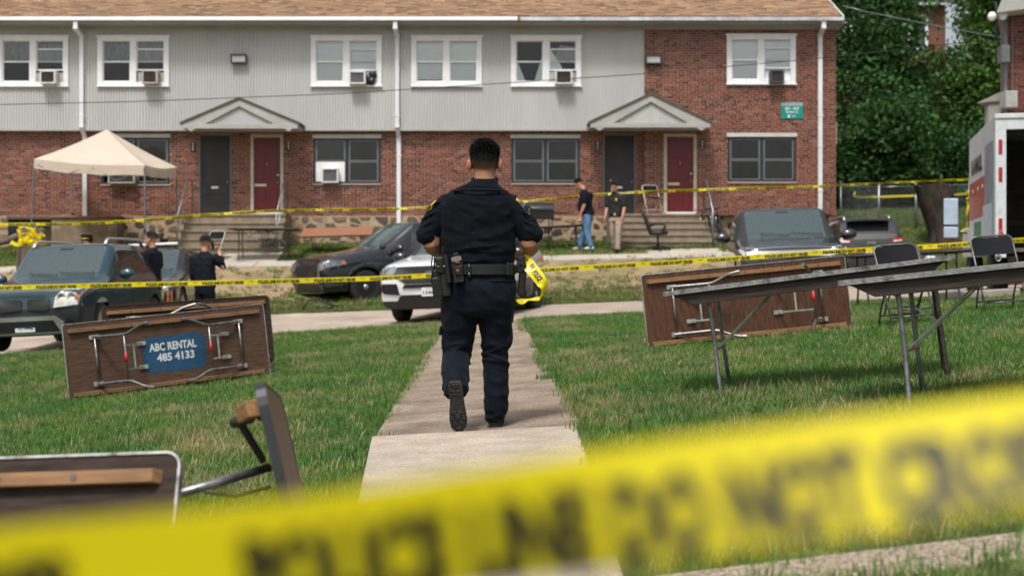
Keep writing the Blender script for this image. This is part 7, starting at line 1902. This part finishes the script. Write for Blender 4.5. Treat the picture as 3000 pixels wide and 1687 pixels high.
# ------------------------------------------------------------------ trees
LEAF = leafy('tree_leaf', (.048, .108, .029), (.048, .108, .029), .35, attr=True)
BARK = M('bark', (.085, .062, .045), rough=.95, var=.35, vs=7, stretch=(1, 1, .25), bump=1.0, bs=14, spec=.1)
def tree(label, base, trunk_h, r0, crown, leaves, tint, seed, group='trees on the hillside', name='tree', size=.125):
    """crown: list of (centre offset, radii) lobes relative to base"""
    e = thing(name, label, 'tree' if name == 'tree' else 'shrub', base, group=group); g = np.random.default_rng(seed); rr_ = random.Random(seed)
    mb = MB(); top = Vector((rr_.uniform(-.2, .2), 0, trunk_h))
    mb.tube([(0, 0, -.3), (0, 0, .3), tuple(top * .5 + Vector((.08, 0, 0))), tuple(top)], [r0 * 1.25, r0, r0 * .8, r0 * .6], 9)
    for (c, r_) in crown:
        c = Vector(c); mid_ = top.lerp(c, .5) + Vector((rr_.uniform(-.3, .3), rr_.uniform(-.3, .3), .1)); mb.tube([top * .9, mid_, c], [r0 * .5, r0 * .3, r0 * .1], 6)
        for q in range(4):
            d = Vector((rr_.uniform(-1, 1) * r_[0], rr_.uniform(-1, 1) * r_[1], rr_.uniform(-.5, .9) * r_[2])) * .7; mb.tube([mid_, c + d], [r0 * .2, r0 * .05], 5)
    mb.build('trunk', BARK, e, smooth=True)
    tot = sum(r_[0] * r_[1] * r_[2] for c, r_ in crown) ; V_, F_, C_ = [], [], []
    for (c, r_) in crown:
        n = int(2.4 * leaves * r_[0] * r_[1] * r_[2] / tot); ncl = max(6, n // 60)
        d = g.normal(size=(ncl, 3)); d /= np.linalg.norm(d, axis=1)[:, None]; rad = g.uniform(.45, 1.02, ncl) ** .6; cl = d * rad[:, None] * np.array(r_) + np.array(c)
        tone = g.uniform(.5, 1.7, ncl)
        for k in range(ncl):
            m = max(4, n // ncl); sp = .34 * min(r_) ** .5 * g.uniform(.7, 1.3)
            pts = cl[k] + g.normal(size=(m, 3)) * np.array([sp, sp, sp * .6]); a = g.normal(size=(m, 3)); a /= np.linalg.norm(a, axis=1)[:, None]; b_ = np.cross(a, g.normal(size=(m, 3))); b_ /= np.linalg.norm(b_, axis=1)[:, None]
            sz = g.uniform(.5, 1.1, m)[:, None] * size; A = a * sz; B = b_ * sz * .55
            q = np.stack([pts - A, pts + B - A * .2, pts + A, pts - B + A * .2], 1).reshape(-1, 3)
            o0 = len(V_) ; V_.extend(q.tolist()); F_.extend([[o0 + 4 * i, o0 + 4 * i + 1, o0 + 4 * i + 2, o0 + 4 * i + 3] for i in range(m)])
            tt = tone[k] * g.uniform(.8, 1.2, m); C_.extend([(tint[0] * t, tint[1] * t, tint[2] * t, 1) for t in tt for _ in range(4)])
    me = bpy.data.meshes.new('crown'); me.from_pydata(V_, [], F_); at = me.color_attributes.new('col', 'FLOAT_COLOR', 'CORNER'); at.data.foreach_set('color', [v_ for c in C_ for v_ in c])
    link('crown', me, LEAF, e)
    return e
def tb(X, Y): return (X, Y, gz(X, Y) - .1)
tree('tall dark tree rising just past the end of the terrace', tb(13.2, 49), 5, .26, [((-.6, 0, 4.2), (2.2, 2, 2.0)), ((-.3, 0, 6.6), (1.7, 1.8, 1.8)), ((-.8, .5, 8.6), (2.2, 2, 1.6)), ((.9, 0, 8.9), (1.3, 1.4, 1.3))], 11000, (.85, .95, .85), 1)
tree('broad bright-leaved tree hiding the small hillside house', tb(16.4, 50.5), 4, .22, [((-.6, 0, 3.6), (2.0, 1.6, 1.7)), ((1.4, 0, 4.6), (1.9, 1.8, 1.7)), ((2.2, .3, 7.2), (1.8, 1.6, 1.9)), ((-1.6, .2, 1.9), (1.4, 1.2, 1.2))], 9500, (1.55, 1.35, .95), 2)
tree('leafy tree beside the brick building behind the truck', tb(19.0, 49), 4.5, .24, [((-.5, 0, 3.4), (1.9, 1.6, 1.9)), ((.6, 0, 6.2), (2.0, 1.8, 2.0)), ((-.2, 0, 8.8), (2.1, 1.8, 1.8)), ((1.5, 0, 2.2), (1.5, 1.4, 1.5))], 10000, (1.5, 1.4, .85), 3)
tree('dark tree high on the slope behind the hillside house', tb(16.5, 68), 7, .3, [((-3, 0, 6), (3, 2.5, 3)), ((.5, 0, 4.0), (2.6, 2.5, 2.6)), ((8, 0, 7), (3, 2.5, 3.2)), ((1, 0, 1), (5, 2, 2))], 9000, (.6, .75, .7), 4, size=.2)
tree('slim young tree with a bare stem behind the chain fence', tb(12.9, 46.5), 2.4, .07, [((0, 0, 2.8), (1.2, 1, 1.1)), ((.5, 0, 1.6), (1.0, .8, .8))], 3000, (.9, 1.0, .9), 6)
for k, (X, Y, r_) in enumerate(((11.2, 46.8, 1.3), (12.9, 48.0, 1.5), (14.6, 47.2, 1.5), (16.4, 47.6, 1.6), (18.0, 46.8, 1.5), (19.6, 47.4, 1.6), (15.2, 51, 1.8), (17.4, 52, 1.8), (11.9, 51, 1.9), (20.6, 50, 1.8))):
    tree(('shrub in the dense dark row behind the chain fence'), tb(X, Y), .8, .06, [((0, 0, 1.1), (r_, 1.0, 1.1)), ((r_ * .3, 0, 2.0), (r_ * .8, .9, .9))], 3000, (.62, .74, .7), 20 + k, 'shrubs behind the chain fence', 'shrub', .11)

# brick house up the hill, seen through the trees
hh = thing('hillside_house', 'red brick house with white window trim behind the hillside trees', 'building', (0, 0, 0))
Yh = 60.0; sb = M('hill_brick', (.20, .085, .058), rough=.9, var=.3, vs=22, stretch=(.4, 1, 1.4), bump=.3, bs=40)
mb = MB(); mb.bx(FX(2470, Yh), FX(2770, Yh), Yh, Yh + 7, 2, FZ(15, Yh)); mb.build('wall', sb, hh)
mb = MB(); mb.prism([(FX(2455, Yh), Yh - .5, FZ(15, Yh)), (FX(2785, Yh), Yh - .5, FZ(15, Yh)), (FX(2785, Yh), Yh + 3.5, FZ(15, Yh) + 1.8), (FX(2455, Yh), Yh + 3.5, FZ(15, Yh) + 1.8)], (0, .0, .15)); mb.build('roof', M('hill_roof', (.10, .085, .075), rough=.9, var=.2), hh)
for (a, b_, c, d) in ((2470, 2500, 75, 130), (2660, 2718, 45, 146), (2560, 2610, 45, 140), (2560, 2610, 205, 300), (2660, 2715, 205, 300)):
    x0, x1, z0, z1 = FX(a, Yh), FX(b_, Yh), FZ(d, Yh), FZ(c, Yh); m1 = MB(); frame_rect(m1, x0, x1, z0, z1, Yh - .06, Yh - .001, .12); o = m1.build('window', WHITE, hh)
    m1 = MB(); m1.bx(x0 + .12, x1 - .12, Yh - .03, Yh - .002, z0 + .12, z1 - .12); m1.build('pane', CARGD, o)
mb = MB(); mb.bx(FX(2800, 58), FX(2807, 58), 58, 58.1, FZ(220, 58), FZ(145, 58)); o = mb.build('white_post', WHITE, None); tag(o, 'white painted post showing through the hillside leaves', 'post')

# brick building behind the truck
rb = thing('corner_building', 'dark red brick building with conduit pipe beside the moving truck', 'building', (0, 0, 0))
Yb = 30.5; xb0 = FX(2940, Yb); keep_items = None
MORT_D = M('mortar_grey', (.22, .17, .15), rough=.95, var=.1, vs=12, spec=.1); _MORT = MORT; MORT = MORT_D; _B = BRICK; BRICK = M('dark_red_brick', (.20, .066, .048), rough=.9, var=.22, vs=30, bump=.35, bs=120, spec=.2, attr=True)
brick_wall('front_wall', Yb, xb0, xb0 + 1.6, FZ(480, Yb), FZ(38, Yb), [], 280, rb); MORT = _MORT; BRICK = _B
mb = MB(); zb_ = gz(11.5, 31) - .5; mb.prism([(xb0 + .07, Yb + .21, zb_), (xb0 + 6, Yb + .21, zb_), (xb0 + 8, Yb + 6, zb_), (xb0 + 2.25, Yb + 6, zb_)], (0, 0, FZ(38, Yb) - zb_)); mb.bx(xb0 + 1.6, xb0 + 6, Yb + .01, Yb + .2, gz(11.5, 31) - .5, FZ(38, Yb)); mb.bx(xb0, xb0 + 1.6, Yb + .012, Yb + .2, gz(11.5, 31) - .5, FZ(480, Yb)); mb.build('side_wall', M('dark_side_brick', (.15, .055, .042), rough=.9, var=.25, vs=14, bump=.3), rb)
mb = MB(); x0 = FX(2915, Yb - .5); mb.prism([(x0, Yb - .6, FZ(40, Yb - .5)), (x0 + 7, Yb - .6, FZ(40, Yb - .5) + .9), (x0 + 7, Yb - .6, FZ(0, Yb) + 1.6), (x0 + .35, Yb - .6, FZ(0, Yb) + .5)], (2.7, 7, 0)); mb.build('eave', TRIMG, rb)
mb = MB(); mb.tube([(FX(2946, Yb - .1), Yb - .1, FZ(-60, Yb)), (FX(2946, Yb - .1), Yb - .1, FZ(480, Yb))], .045, 10); mb.build('conduit', M('conduit_grey', (.16, .17, .18), rough=.5, var=.15), rb, smooth=True)
mb = MB(); mb.tube([(FX(2966, Yb - .04), Yb - .04, FZ(35, Yb)), (FX(2966, Yb - .04), Yb - .04, FZ(300, Yb))], .014, 6); mb.build('cable', _mats['conduit_grey'], rb)
mb = MB(); mb.bx(FX(2919, Yb), FX(2943, Yb), Yb - .35, Yb - .02, FZ(190, Yb), FZ(140, Yb)); mb.build('meter_box', M('box_grey_dark', (.14, .145, .15), rough=.5, var=.15), rb, bevel=.015)
mb = MB(); mb.bx(FX(2927, Yb), FX(2962, Yb), Yb - .42, Yb - .03, FZ(322, Yb), FZ(273, Yb)); mb.build('junction_box', M('box_grey', (.36, .36, .34), rough=.5, var=.12), rb, bevel=.015)
mb = MB(); mb.prism([(FX(2862, 34), 34, FZ(302, 34)), (FX(2930, 34), 34, FZ(296, 34)), (FX(2930, 34), 34, FZ(270, 34))], (1.2, 2.2, 0)); mb.build('porch_roof', TRIMG, rb); mb = MB(); mb.bx(FX(2893, 34.1), FX(2935, 34.1), 34.05, 34.3, FZ(400, 34), FZ(296, 34)); mb.build('porch_wall', TRIMG, rb)
cm = thing('security_camera', 'pair of white dome security cameras on a bracket of the corner building', 'camera', (FX(2920, Yb - .3), Yb - .3, FZ(60, Yb)))
for dx, dz in ((-.12, 0), (.12, .02)):
    m1 = MB(); m1.ball((dx, -.05, dz), (.085, .085, .085), 14, 9); m1.lathe([(.09, .0), (.095, .05), (.05, .11), (.001, .12)], 14, Matrix.Translation((dx, -.05, dz))); m1.build('camera_dome', WHITE, cm, smooth=True, angle=50)
m1 = MB(); m1.beam((-.12, 0, .13), (.2, .1, .13), .04, .04); m1.beam((0, 0, .13), (0, .05, .35), .04, .04); m1.beam((.0, .0, -.1), (.02, .1, -.4), .06, .05); m1.build('bracket', CLAD, cm)

# chain-link fence along the hillside
fe = thing('chain_fence', 'galvanised chain-link fence below the hillside trees', 'fence', (0, 0, 0))
FP = [(2463, 537, 97, 1.05), (2575, 540, 96, 1.0), (2683, 538, 96, 1.25), (2840, 533, 96.5, 1.45), (3010, 528, 97, 1.4)]
tops = []
for px, py, s_, h in FP:
    p = P(px, py, s_); tops.append(p); zg = min(gz(p.x, p.y), p.z - .9); m1 = MB(); m1.tube([(p.x, p.y, zg - .2), (p.x, p.y, p.z)], .035, 9); m1.ball((p.x, p.y, p.z + .02), .042, 9, 6); m1.build('post', GALV, fe, smooth=True)
for a, b_ in zip(tops, tops[1:]):
    m1 = MB(); m1.tube([a - Vector((0, 0, .08)), b_ - Vector((0, 0, .08))], .018, 7); m1.build('rail', GALV, fe, smooth=True)
    m1 = MB(); L = (b_ - a).length; n = int(L / .06); H_ = 1.15
    for k in range(-int(H_ / .06), n):
        for sg in (1, -1):
            u0, u1 = k * .06, k * .06 + H_; z0_, z1_ = (0, -H_) if sg > 0 else (-H_, 0)
            t0, t1 = max(0, u0), min(L, u1)
            if t1 <= t0: continue
            f0, f1 = (t0 - u0) / H_, (t1 - u0) / H_
            pa = a.lerp(b_, t0 / L) + Vector((0, 0, lerp(z0_, z1_, f0) - .08)); pb = a.lerp(b_, t1 / L) + Vector((0, 0, lerp(z0_, z1_, f1) - .08)); d = Vector((0, .003, .0)); u = Vector((0, 0, .0035))
            m1.add([pa - d, pa + d, pa + u, pb - d, pb + d, pb + u], [(0, 1, 4, 3), (1, 2, 5, 4), (2, 0, 3, 5)])
    stuff(m1.build('wire_mesh', GALV, fe, fix=False))

# the cut trunk by the fence, and the stump in front of the houses
def stump(label, pb, pt, r0, r1, seed, mat=None):
    mb = MB(); rr_ = random.Random(seed); rings = []; N = 22; prof = [rr_.uniform(.88, 1.14) for _ in range(N)]
    for k in range(9):
        t = k / 8; c = Vector(pb).lerp(Vector(pt), t); r_ = lerp(r0, r1, t) * (1 + .5 * max(0, .18 - t) / .18)
        rings.append([c + Vector((r_ * prof[i] ** (1.6 - t) * math.cos(2 * math.pi * i / N), r_ * .85 * prof[i] ** (1.6 - t) * math.sin(2 * math.pi * i / N), 0)) + Vector((0, 0, rr_.uniform(-.04, .08) if k == 8 else 0)) for i in range(N)])
    mb.loft(rings); o = mb.build('tree_stump', mat or M('stump_bark', (.15, .115, .085), rough=.95, var=.4, vs=6, stretch=(1, 1, .3), bump=1, bs=12), None, smooth=True, angle=60)
    return tag(o, label, 'stump')
p0 = P(2768, 684, 99); p0.z = gz(p0.x, p0.y) - .1; stump('thick dark cut tree trunk leaning by the chain fence', p0, P(2734, 548, 99), .33, .56, 2, M('dark_bark', (.062, .046, .034), rough=.95, var=.45, vs=5, stretch=(1, 1, .3), bump=1, bs=12, wear=(.05, .06, .03), wears=3))
p0 = P(98, 722, 122); p0.z = min(p0.z, gz(p0.x, p0.y)) - .05; stump('grey stump draped with yellow tape in front of the basement', p0, P(100, 672, 122), .42, .36, 5)
mb = MB(); mb.tube([P(60, 690, 123), P(20, 706, 124), P(-20, 716, 124)], [.1, .08, .06], 8); o = mb.build('tree_root', _mats['stump_bark'], None, smooth=True); tag(o, 'grey root running from the taped stump', 'root')
rr = random.Random(31); pts, ups = [], []
for k in range(26):
    t = k / 25; a = t * 15; px = 92 + 40 * math.sin(a * 1.3) * (1 - .3 * t) + rr.uniform(-12, 12); py = 718 - 50 * t * abs(math.cos(a)) - rr.uniform(0, 14); pts.append(P(px, py, 127 + rr.uniform(-1.5, 1.5))); ups.append(Vector((rr.uniform(-1, 1), rr.uniform(-.4, .4), rr.uniform(-1, 1))))
pts += [P(60, 716, 128), P(32, 708, 128)]; ups += [Vector((0, .3, 1))] * 2
tape('heap of yellow police tape tangled over the grey stump', pts, ups, .085, sub=6, text=False, flut=.3)
# ------------------------------------------------------------------ canopy tent
TENTM = M('canopy_cream', (.66, .56, .46), rough=.8, var=.05, vs=3, spec=.2)
_n = TENTM.node_tree; _t = _n.nodes.new('ShaderNodeBsdfTranslucent'); _t.inputs[0].default_value = (.6, .48, .36, 1); _m = _n.nodes.new('ShaderNodeMixShader'); _m.inputs[0].default_value = .25
_n.links.new(_n.nodes['Principled BSDF'].outputs[0], _m.inputs[1]); _n.links.new(_t.outputs[0], _m.inputs[2]); _n.links.new(_m.outputs[0], _n.nodes['Material Output'].inputs[0])
A, C, D = P(100, 466, 114), P(424, 484, 118), P(518, 490, 109.5); B = A + D - C
pk = (A + B + C + D) / 4; pk.z = (HZ - 373) / 113.5
te = thing('canopy_tent', 'cream pop-up canopy tent on grey legs in front of the terrace', 'tent', (pk.x, pk.y, gz(pk.x, pk.y))); o0 = Vector(te.location)
cs = [A, C, D, B]
for k in range(4):
    p, q = cs[k], cs[(k + 1) % 4]; m1 = MB(); N = 10; vs = []
    for i in range(N + 1):
        t = i / N
        for j in range(N + 1):
            u = j / N; e_ = p.lerp(q, u); pt = pk.lerp(e_, t); sag = -.10 * math.sin(math.pi * t) * math.sin(math.pi * u) - .06 * t * math.sin(math.pi * u) * t; vs.append(pt + Vector((0, 0, sag - .04 * math.sin(math.pi * t))) - o0)
    m1.add(vs, [(i * (N + 1) + j, i * (N + 1) + j + 1, (i + 1) * (N + 1) + j + 1, (i + 1) * (N + 1) + j) for i in range(N) for j in range(N)]); m1.build('canopy_panel', TENTM, te, smooth=True, fix=False)
    m1 = MB(); vs = []; outw = ((p + q) / 2 - pk); outw.z = 0; outw.normalize()
    for i in range(25):
        u = i / 24; e_ = p.lerp(q, u) + Vector((0, 0, -.06 * math.sin(math.pi * u))) - o0
        for j, dz in enumerate((0, -.08, -.17, -.25)): vs.append(e_ + Vector((0, 0, dz + .012 * math.sin(u * 17 + k) * j / 3)) + outw * (.012 + .012 * math.sin(u * 40 + j) * j / 3))
    m1.add(vs, [(i * 4 + j, i * 4 + j + 1, (i + 1) * 4 + j + 1, (i + 1) * 4 + j) for i in range(24) for j in range(3)]); m1.build('valance', TENTM, te, smooth=True, fix=False)
LEGG = M('tent_leg', (.16, .17, .185), rough=.45, metal=.4, var=.1)
for k, p in enumerate(cs):
    m1 = MB(); zb = gz(p.x, p.y) + .02; dx = -.12 if k == 0 else 0; m1.beam(Vector((p.x, p.y, p.z - .05)) - o0, Vector((p.x + dx, p.y, zb)) - o0, .038, .038); m1.build('leg', LEGG, te); m1 = MB(); m1.box(Vector((p.x + dx, p.y, zb)) - o0, (.12, .12, .015)); m1.build('foot', LEGG, te)
    m1 = MB(); m1.box(Vector((p.x + dx * .6, p.y, lerp(p.z, zb, .62))) - o0, (.06, .06, .12)); m1.build('slider', CLAD, te, bevel=.008)
for p, q in zip(cs, cs[1:] + cs[:1]):
    m1 = MB(); d = Vector((0, 0, -.30)); n = 4
    for i in range(n):
        a, b_ = p.lerp(q, i / n) - o0, p.lerp(q, (i + 1) / n) - o0; z0_, z1_ = (-.1, -.42) if i % 2 == 0 else (-.42, -.1); m1.beam(a + Vector((0, 0, z0_)), b_ + Vector((0, 0, z1_)), .02, .02)
    m1.build('truss', LEGG, te)

# ------------------------------------------------------------------ office chair
oc = thing('office_chair', 'black padded office chair on castors on the path slab', 'chair', tuple(G(1925, 113, .03)), (0, 0, R(-8))); BL = M('black_leatherette', (.012, .014, .015), rough=.42, var=.15, vs=8)
m1 = MB(); torso(m1, [(.03, 0, .40, .20, .22), (.03, 0, .43, .25, .25), (.04, 0, .48, .25, .25), (.04, 0, .51, .20, .20)], 24, 3.0); skinned('seat', m1, BL, oc, .012, 4)
m1 = MB(); m1.tube([(-.17, 0, .46), (-.22, 0, .60), (-.28, 0, .78), (-.36, 0, .96), (-.40, 0, 1.02)], [(.22, .05), (.24, .055), (.24, .05), (.22, .045), (.16, .03)], 16, ref=(1, 0, 0), ex=3); skinned('backrest', m1, BL, oc, .012, 4)
for sy in (-1, 1): m1 = MB(); m1.tube([(-.20, sy * .27, .64), (-.05, sy * .29, .70), (.16, sy * .29, .69), (.22, sy * .28, .64), (.14, sy * .27, .50)], .022, 8); m1.build('armrest', CLAD, oc, smooth=True)
m1 = MB(); m1.tube([(.02, 0, .10), (.02, 0, .42)], [.03, .022], 10); m1.build('gas_post', CLAD, oc, smooth=True)
for k in range(5):
    a = 2 * math.pi * k / 5; m1 = MB(); m1.tube([(.02, 0, .11), (.02 + .30 * math.cos(a), .30 * math.sin(a), .075)], [.028, .018], 8); m1.build('base_arm', CLAD, oc, smooth=True)
    m1 = MB(); m1.lathe([(.028, -.018), (.03, 0), (.028, .018)], 12, Matrix.Translation((.02 + .30 * math.cos(a), .30 * math.sin(a), .03)) @ Matrix.Rotation(R(90), 4, 'X')); m1.build('castor', TYRE, oc, smooth=True)

# ------------------------------------------------------------------ bicycles
def bike(label, loc, rz, lean):
    e = thing('bicycle', label, 'bicycle', loc, (0, lean, rz), group='bicycles by the stoop'); fm = M('bike_frame_black', (.015, .015, .017), rough=.35, var=.1, coat=.4)
    for y in (-.52, .52):
        m1 = MB(); m1.tube([(0, y + .33 * math.cos(a), .34 + .33 * math.sin(a)) for a in [2 * math.pi * k / 28 for k in range(28)]], .024, 8, ref=(1, 0, 0), closed=True); w_ = m1.build('wheel', TYRE, e, smooth=True)
        m1 = MB(); m1.tube([(0, y + .305 * math.cos(a), .34 + .305 * math.sin(a)) for a in [2 * math.pi * k / 28 for k in range(28)]], .009, 6, ref=(1, 0, 0), closed=True); m1.build('rim', ALLOY, w_, smooth=True)
        m1 = MB()
        for k in range(16): a = 2 * math.pi * k / 16; m1.beam((0.02 * (-1) ** k, y, .34), (0, y + .30 * math.cos(a), .34 + .30 * math.sin(a)), .003, .003)
        stuff(m1.build('spoke', ALLOY, w_))
    hd_, st, bb, rw = (0, .42, .80), (0, -.18, .78), (0, -.05, .30), (0, -.52, .34)
    for a, b_, r_ in ((hd_, st, .016), (hd_, bb, .02), (st, bb, .016), (bb, rw, .012), (st, rw, .01)): m1 = MB(); m1.tube([a, b_], r_, 8); m1.build('frame_tube', fm, e, smooth=True)
    for sx in (-1, 1): m1 = MB(); m1.tube([(sx * .04, .44, .74), (sx * .05, .52, .34)], .012, 8); m1.build('fork', ALLOY, e, smooth=True)
    m1 = MB(); m1.tube([(0, .42, .78), (0, .40, .95)], .015, 8); m1.build('stem', fm, e); m1 = MB(); m1.tube([(-.31, .36, 1.0), (-.1, .40, .96), (.1, .40, .96), (.31, .36, 1.0)], .013, 8); m1.build('handlebar', fm, e, smooth=True)
    m1 = MB(); m1.tube([(0, -.18, .78), (0, -.21, .92)], .013, 8); m1.build('seat_post', ALLOY, e); m1 = MB(); m1.tube([(0, -.36, .95), (0, -.25, .96), (0, -.08, .95)], [(.07, .025), (.06, .03), (.02, .02)], 10); m1.build('saddle', LEATH, e, smooth=True)
    m1 = MB(); m1.ball((.0, -.37, .88), (.02, .015, .03), 8, 6); m1.build('reflector', REDL, e)
    return e
p = PY(2085, 0, 36.6); bike('black bicycle with pale fork leaning by the stoop rail', (p.x, 36.7, gz(p.x, 36.7)), R(8), R(-10)); p = PY(2118, 0, 36.9); bike('fat-tyred black bicycle leaning on the stone foundation', (p.x, 37.1, gz(p.x, 37.1)), R(-6), R(-8))

# ------------------------------------------------------------------ barbecue by the wall, black cases, shoe, litter, wire
bq = thing('barbecue_grill', 'black lidded barbecue grill standing against the house wall', 'grill', (FX(1575, 37.4), 37.4, gz(.7, 37.4)), (0, 0, R(10)))
m1 = MB(); rings = []
for k in range(9): a = math.pi * k / 8; rings.append([Vector((x, .26 * math.cos(a), .92 + .22 * math.sin(a) * (1 - .1 * abs(x)))) for x in (-.42, -.40, 0, .40, .42)])
m1.add([p for r_ in rings for p in r_], [(i * 5 + j, i * 5 + j + 1, (i + 1) * 5 + j + 1, (i + 1) * 5 + j) for i in range(8) for j in range(4)] + [tuple(i * 5 for i in range(9)), tuple(i * 5 + 4 for i in range(8, -1, -1))]); m1.build('lid', BL, bq, smooth=True, angle=50)
m1 = MB(); m1.box((0, 0, .80), (.82, .50, .22), taper=1.0); m1.build('firebox', CLAD, bq, bevel=.02)
for sx in (-1, 1):
    for sy in (-1, 1): m1 = MB(); m1.tube([(sx * .36, sy * .20, 0), (sx * .36, sy * .20, .70)], .018, 8); m1.build('leg', CLAD, bq)
m1 = MB(); m1.box((.62, 0, .86), (.38, .42, .03)); m1.build('side_shelf', CLAD, bq, bevel=.008)
m1 = MB(); m1.tube([(-.3, -.28, .98), (-.3, -.32, .98), (.3, -.32, .98), (.3, -.28, .98)], .012, 8); m1.build('handle', CHROME, bq, smooth=True)
for (px, py, w_, h_, lab) in ((448, 713, .30, .32, 'black plastic crate under the canopy tent'), (480, 713, .16, .40, 'narrow black case under the canopy tent beside the crate')):
    p = P(px, py, 110); p.z = gz(p.x, p.y); e = thing('equipment_case', lab, 'case', tuple(p)); m1 = MB(); frame_rect(m1, -w_ / 2, w_ / 2, 0, h_, -.15, .15, .03); m1.build('frame', BL, e, bevel=.006); m1 = MB(); m1.bx(-w_ / 2 + .03, w_ / 2 - .03, -.12, .149, .03, h_ - .03); m1.build('panel', CLAD, e); m1 = MB(); m1.tube([(-.05, 0, h_), (-.05, 0, h_ + .04), (.05, 0, h_ + .04), (.05, 0, h_)], .008, 6); m1.build('handle', CLAD, e)
kb = MB(); a = G(2752, 196); b_ = G(2990, 196); kb.prism([(a.x, a.y - .0, a.z + .14), (b_.x, b_.y, b_.z + .14), (b_.x, b_.y + .16, b_.z + .14), (a.x, a.y + .16, a.z + .14)], (0, 0, -.3)); o = kb.build('parking_stop', KERBM, None, bevel=.02); tag(o, 'low concrete wheel stop with a white shoe standing on it', 'wheel stop')
sp_ = P(2800, 862, 196); sz = gz(sp_.x, sp_.y) + .145
sh = thing('running_shoe', 'white running shoe with red lining left on the concrete wheel stop', 'shoe', (sp_.x, sp_.y + .08, sz), (0, 0, R(80)))
m1 = MB(); rings = []
for (y, w_, z_, h_) in ((-.13, .02, .05, .03), (-.12, .034, .055, .055), (-.06, .04, .06, .06), (0, .04, .05, .052), (.06, .044, .04, .04), (.11, .046, .034, .034), (.15, .036, .03, .026), (.168, .016, .026, .016)): rings.append(m1.ring(Vector((0, y, z_)), Vector((w_, 0, 0)), Vector((0, 0, h_)), 16, 2.4))
m1.loft(rings); skinned('upper', m1, SHOEW, sh, .007, 2)
m1 = MB(); m1.prism([(x, y, 0) for x, y in [(-.03, -.13), (.03, -.13), (.044, -.05), (.04, .02), (.05, .10), (.03, .17), (-.03, .17), (-.05, .10), (-.04, .02), (-.044, -.05)]], (0, 0, .026)); m1.build('sole', WHITE, sh, bevel=.006)
m1 = MB(); m1.ball((0, -.055, .112), (.03, .05, .014), 12, 6); m1.ball((0, .01, .098), (.02, .04, .012), 10, 6); m1.build('lining', M('red_lining', (.45, .04, .05), rough=.8), sh, smooth=True)
m1 = MB(); m1.tube([PY(q_[0], q_[1], 33.5) for q_ in ((-200, 313), (0, 307), (400, 298), (1000, 275), (1500, 243), (1887, 217), (2330, 178), (2600, 150), (3100, 95))], .011, 6); o = m1.build('overhead_cable', GRIL, None, smooth=True); tag(o, 'thin dark cable sloping up across the front of the terrace', 'cable')
m1 = MB(); m1.tube([PY(q_[0], q_[1], 43) for q_ in ((2470, 18), (2540, 36), (2700, 68), (2900, 105), (3100, 140))], .014, 6); o = m1.build('overhead_cable', GALV, None, smooth=True); tag(o, 'pale cable crossing in front of the hillside trees', 'cable')
m1 = MB(); m1.tube([G(888, 141, .02), P(902, 880, 141), P(930, 874, 140), P(968, 893, 140), G(1005, 139, .02)], .022, 7); m1.tube([P(925, 898, 140), P(960, 902, 140), G(1000, 139, .03)], .018, 7); o = m1.build('broken_strip', CLAD, None, smooth=True); tag(o, 'bent black plastic strip lying on the verge by the black police car', 'debris')
for px, s_, lab, mt in ((2722, 103, 'crumpled white bag on the bank below the cut trunk', WHITE), (2690, 103, 'dark crumpled rag on the bank below the cut trunk', CLAD)):
    p = G(px, s_, .05); m1 = MB(); rr = random.Random(px)
    for k in range(6): m1.ball(p + Vector((rr.uniform(-.14, .14), rr.uniform(-.1, .1), rr.uniform(-.03, .06))), (.10, .09, .07), 8, 6)
    o = m1.build('litter_bag', mt, None, smooth=True); mod(o, 'REMESH', mode='VOXEL', voxel_size=.02, use_smooth_shade=True); tag(o, lab, 'litter')
bpy.data.scenes.remove(tmp_scene)
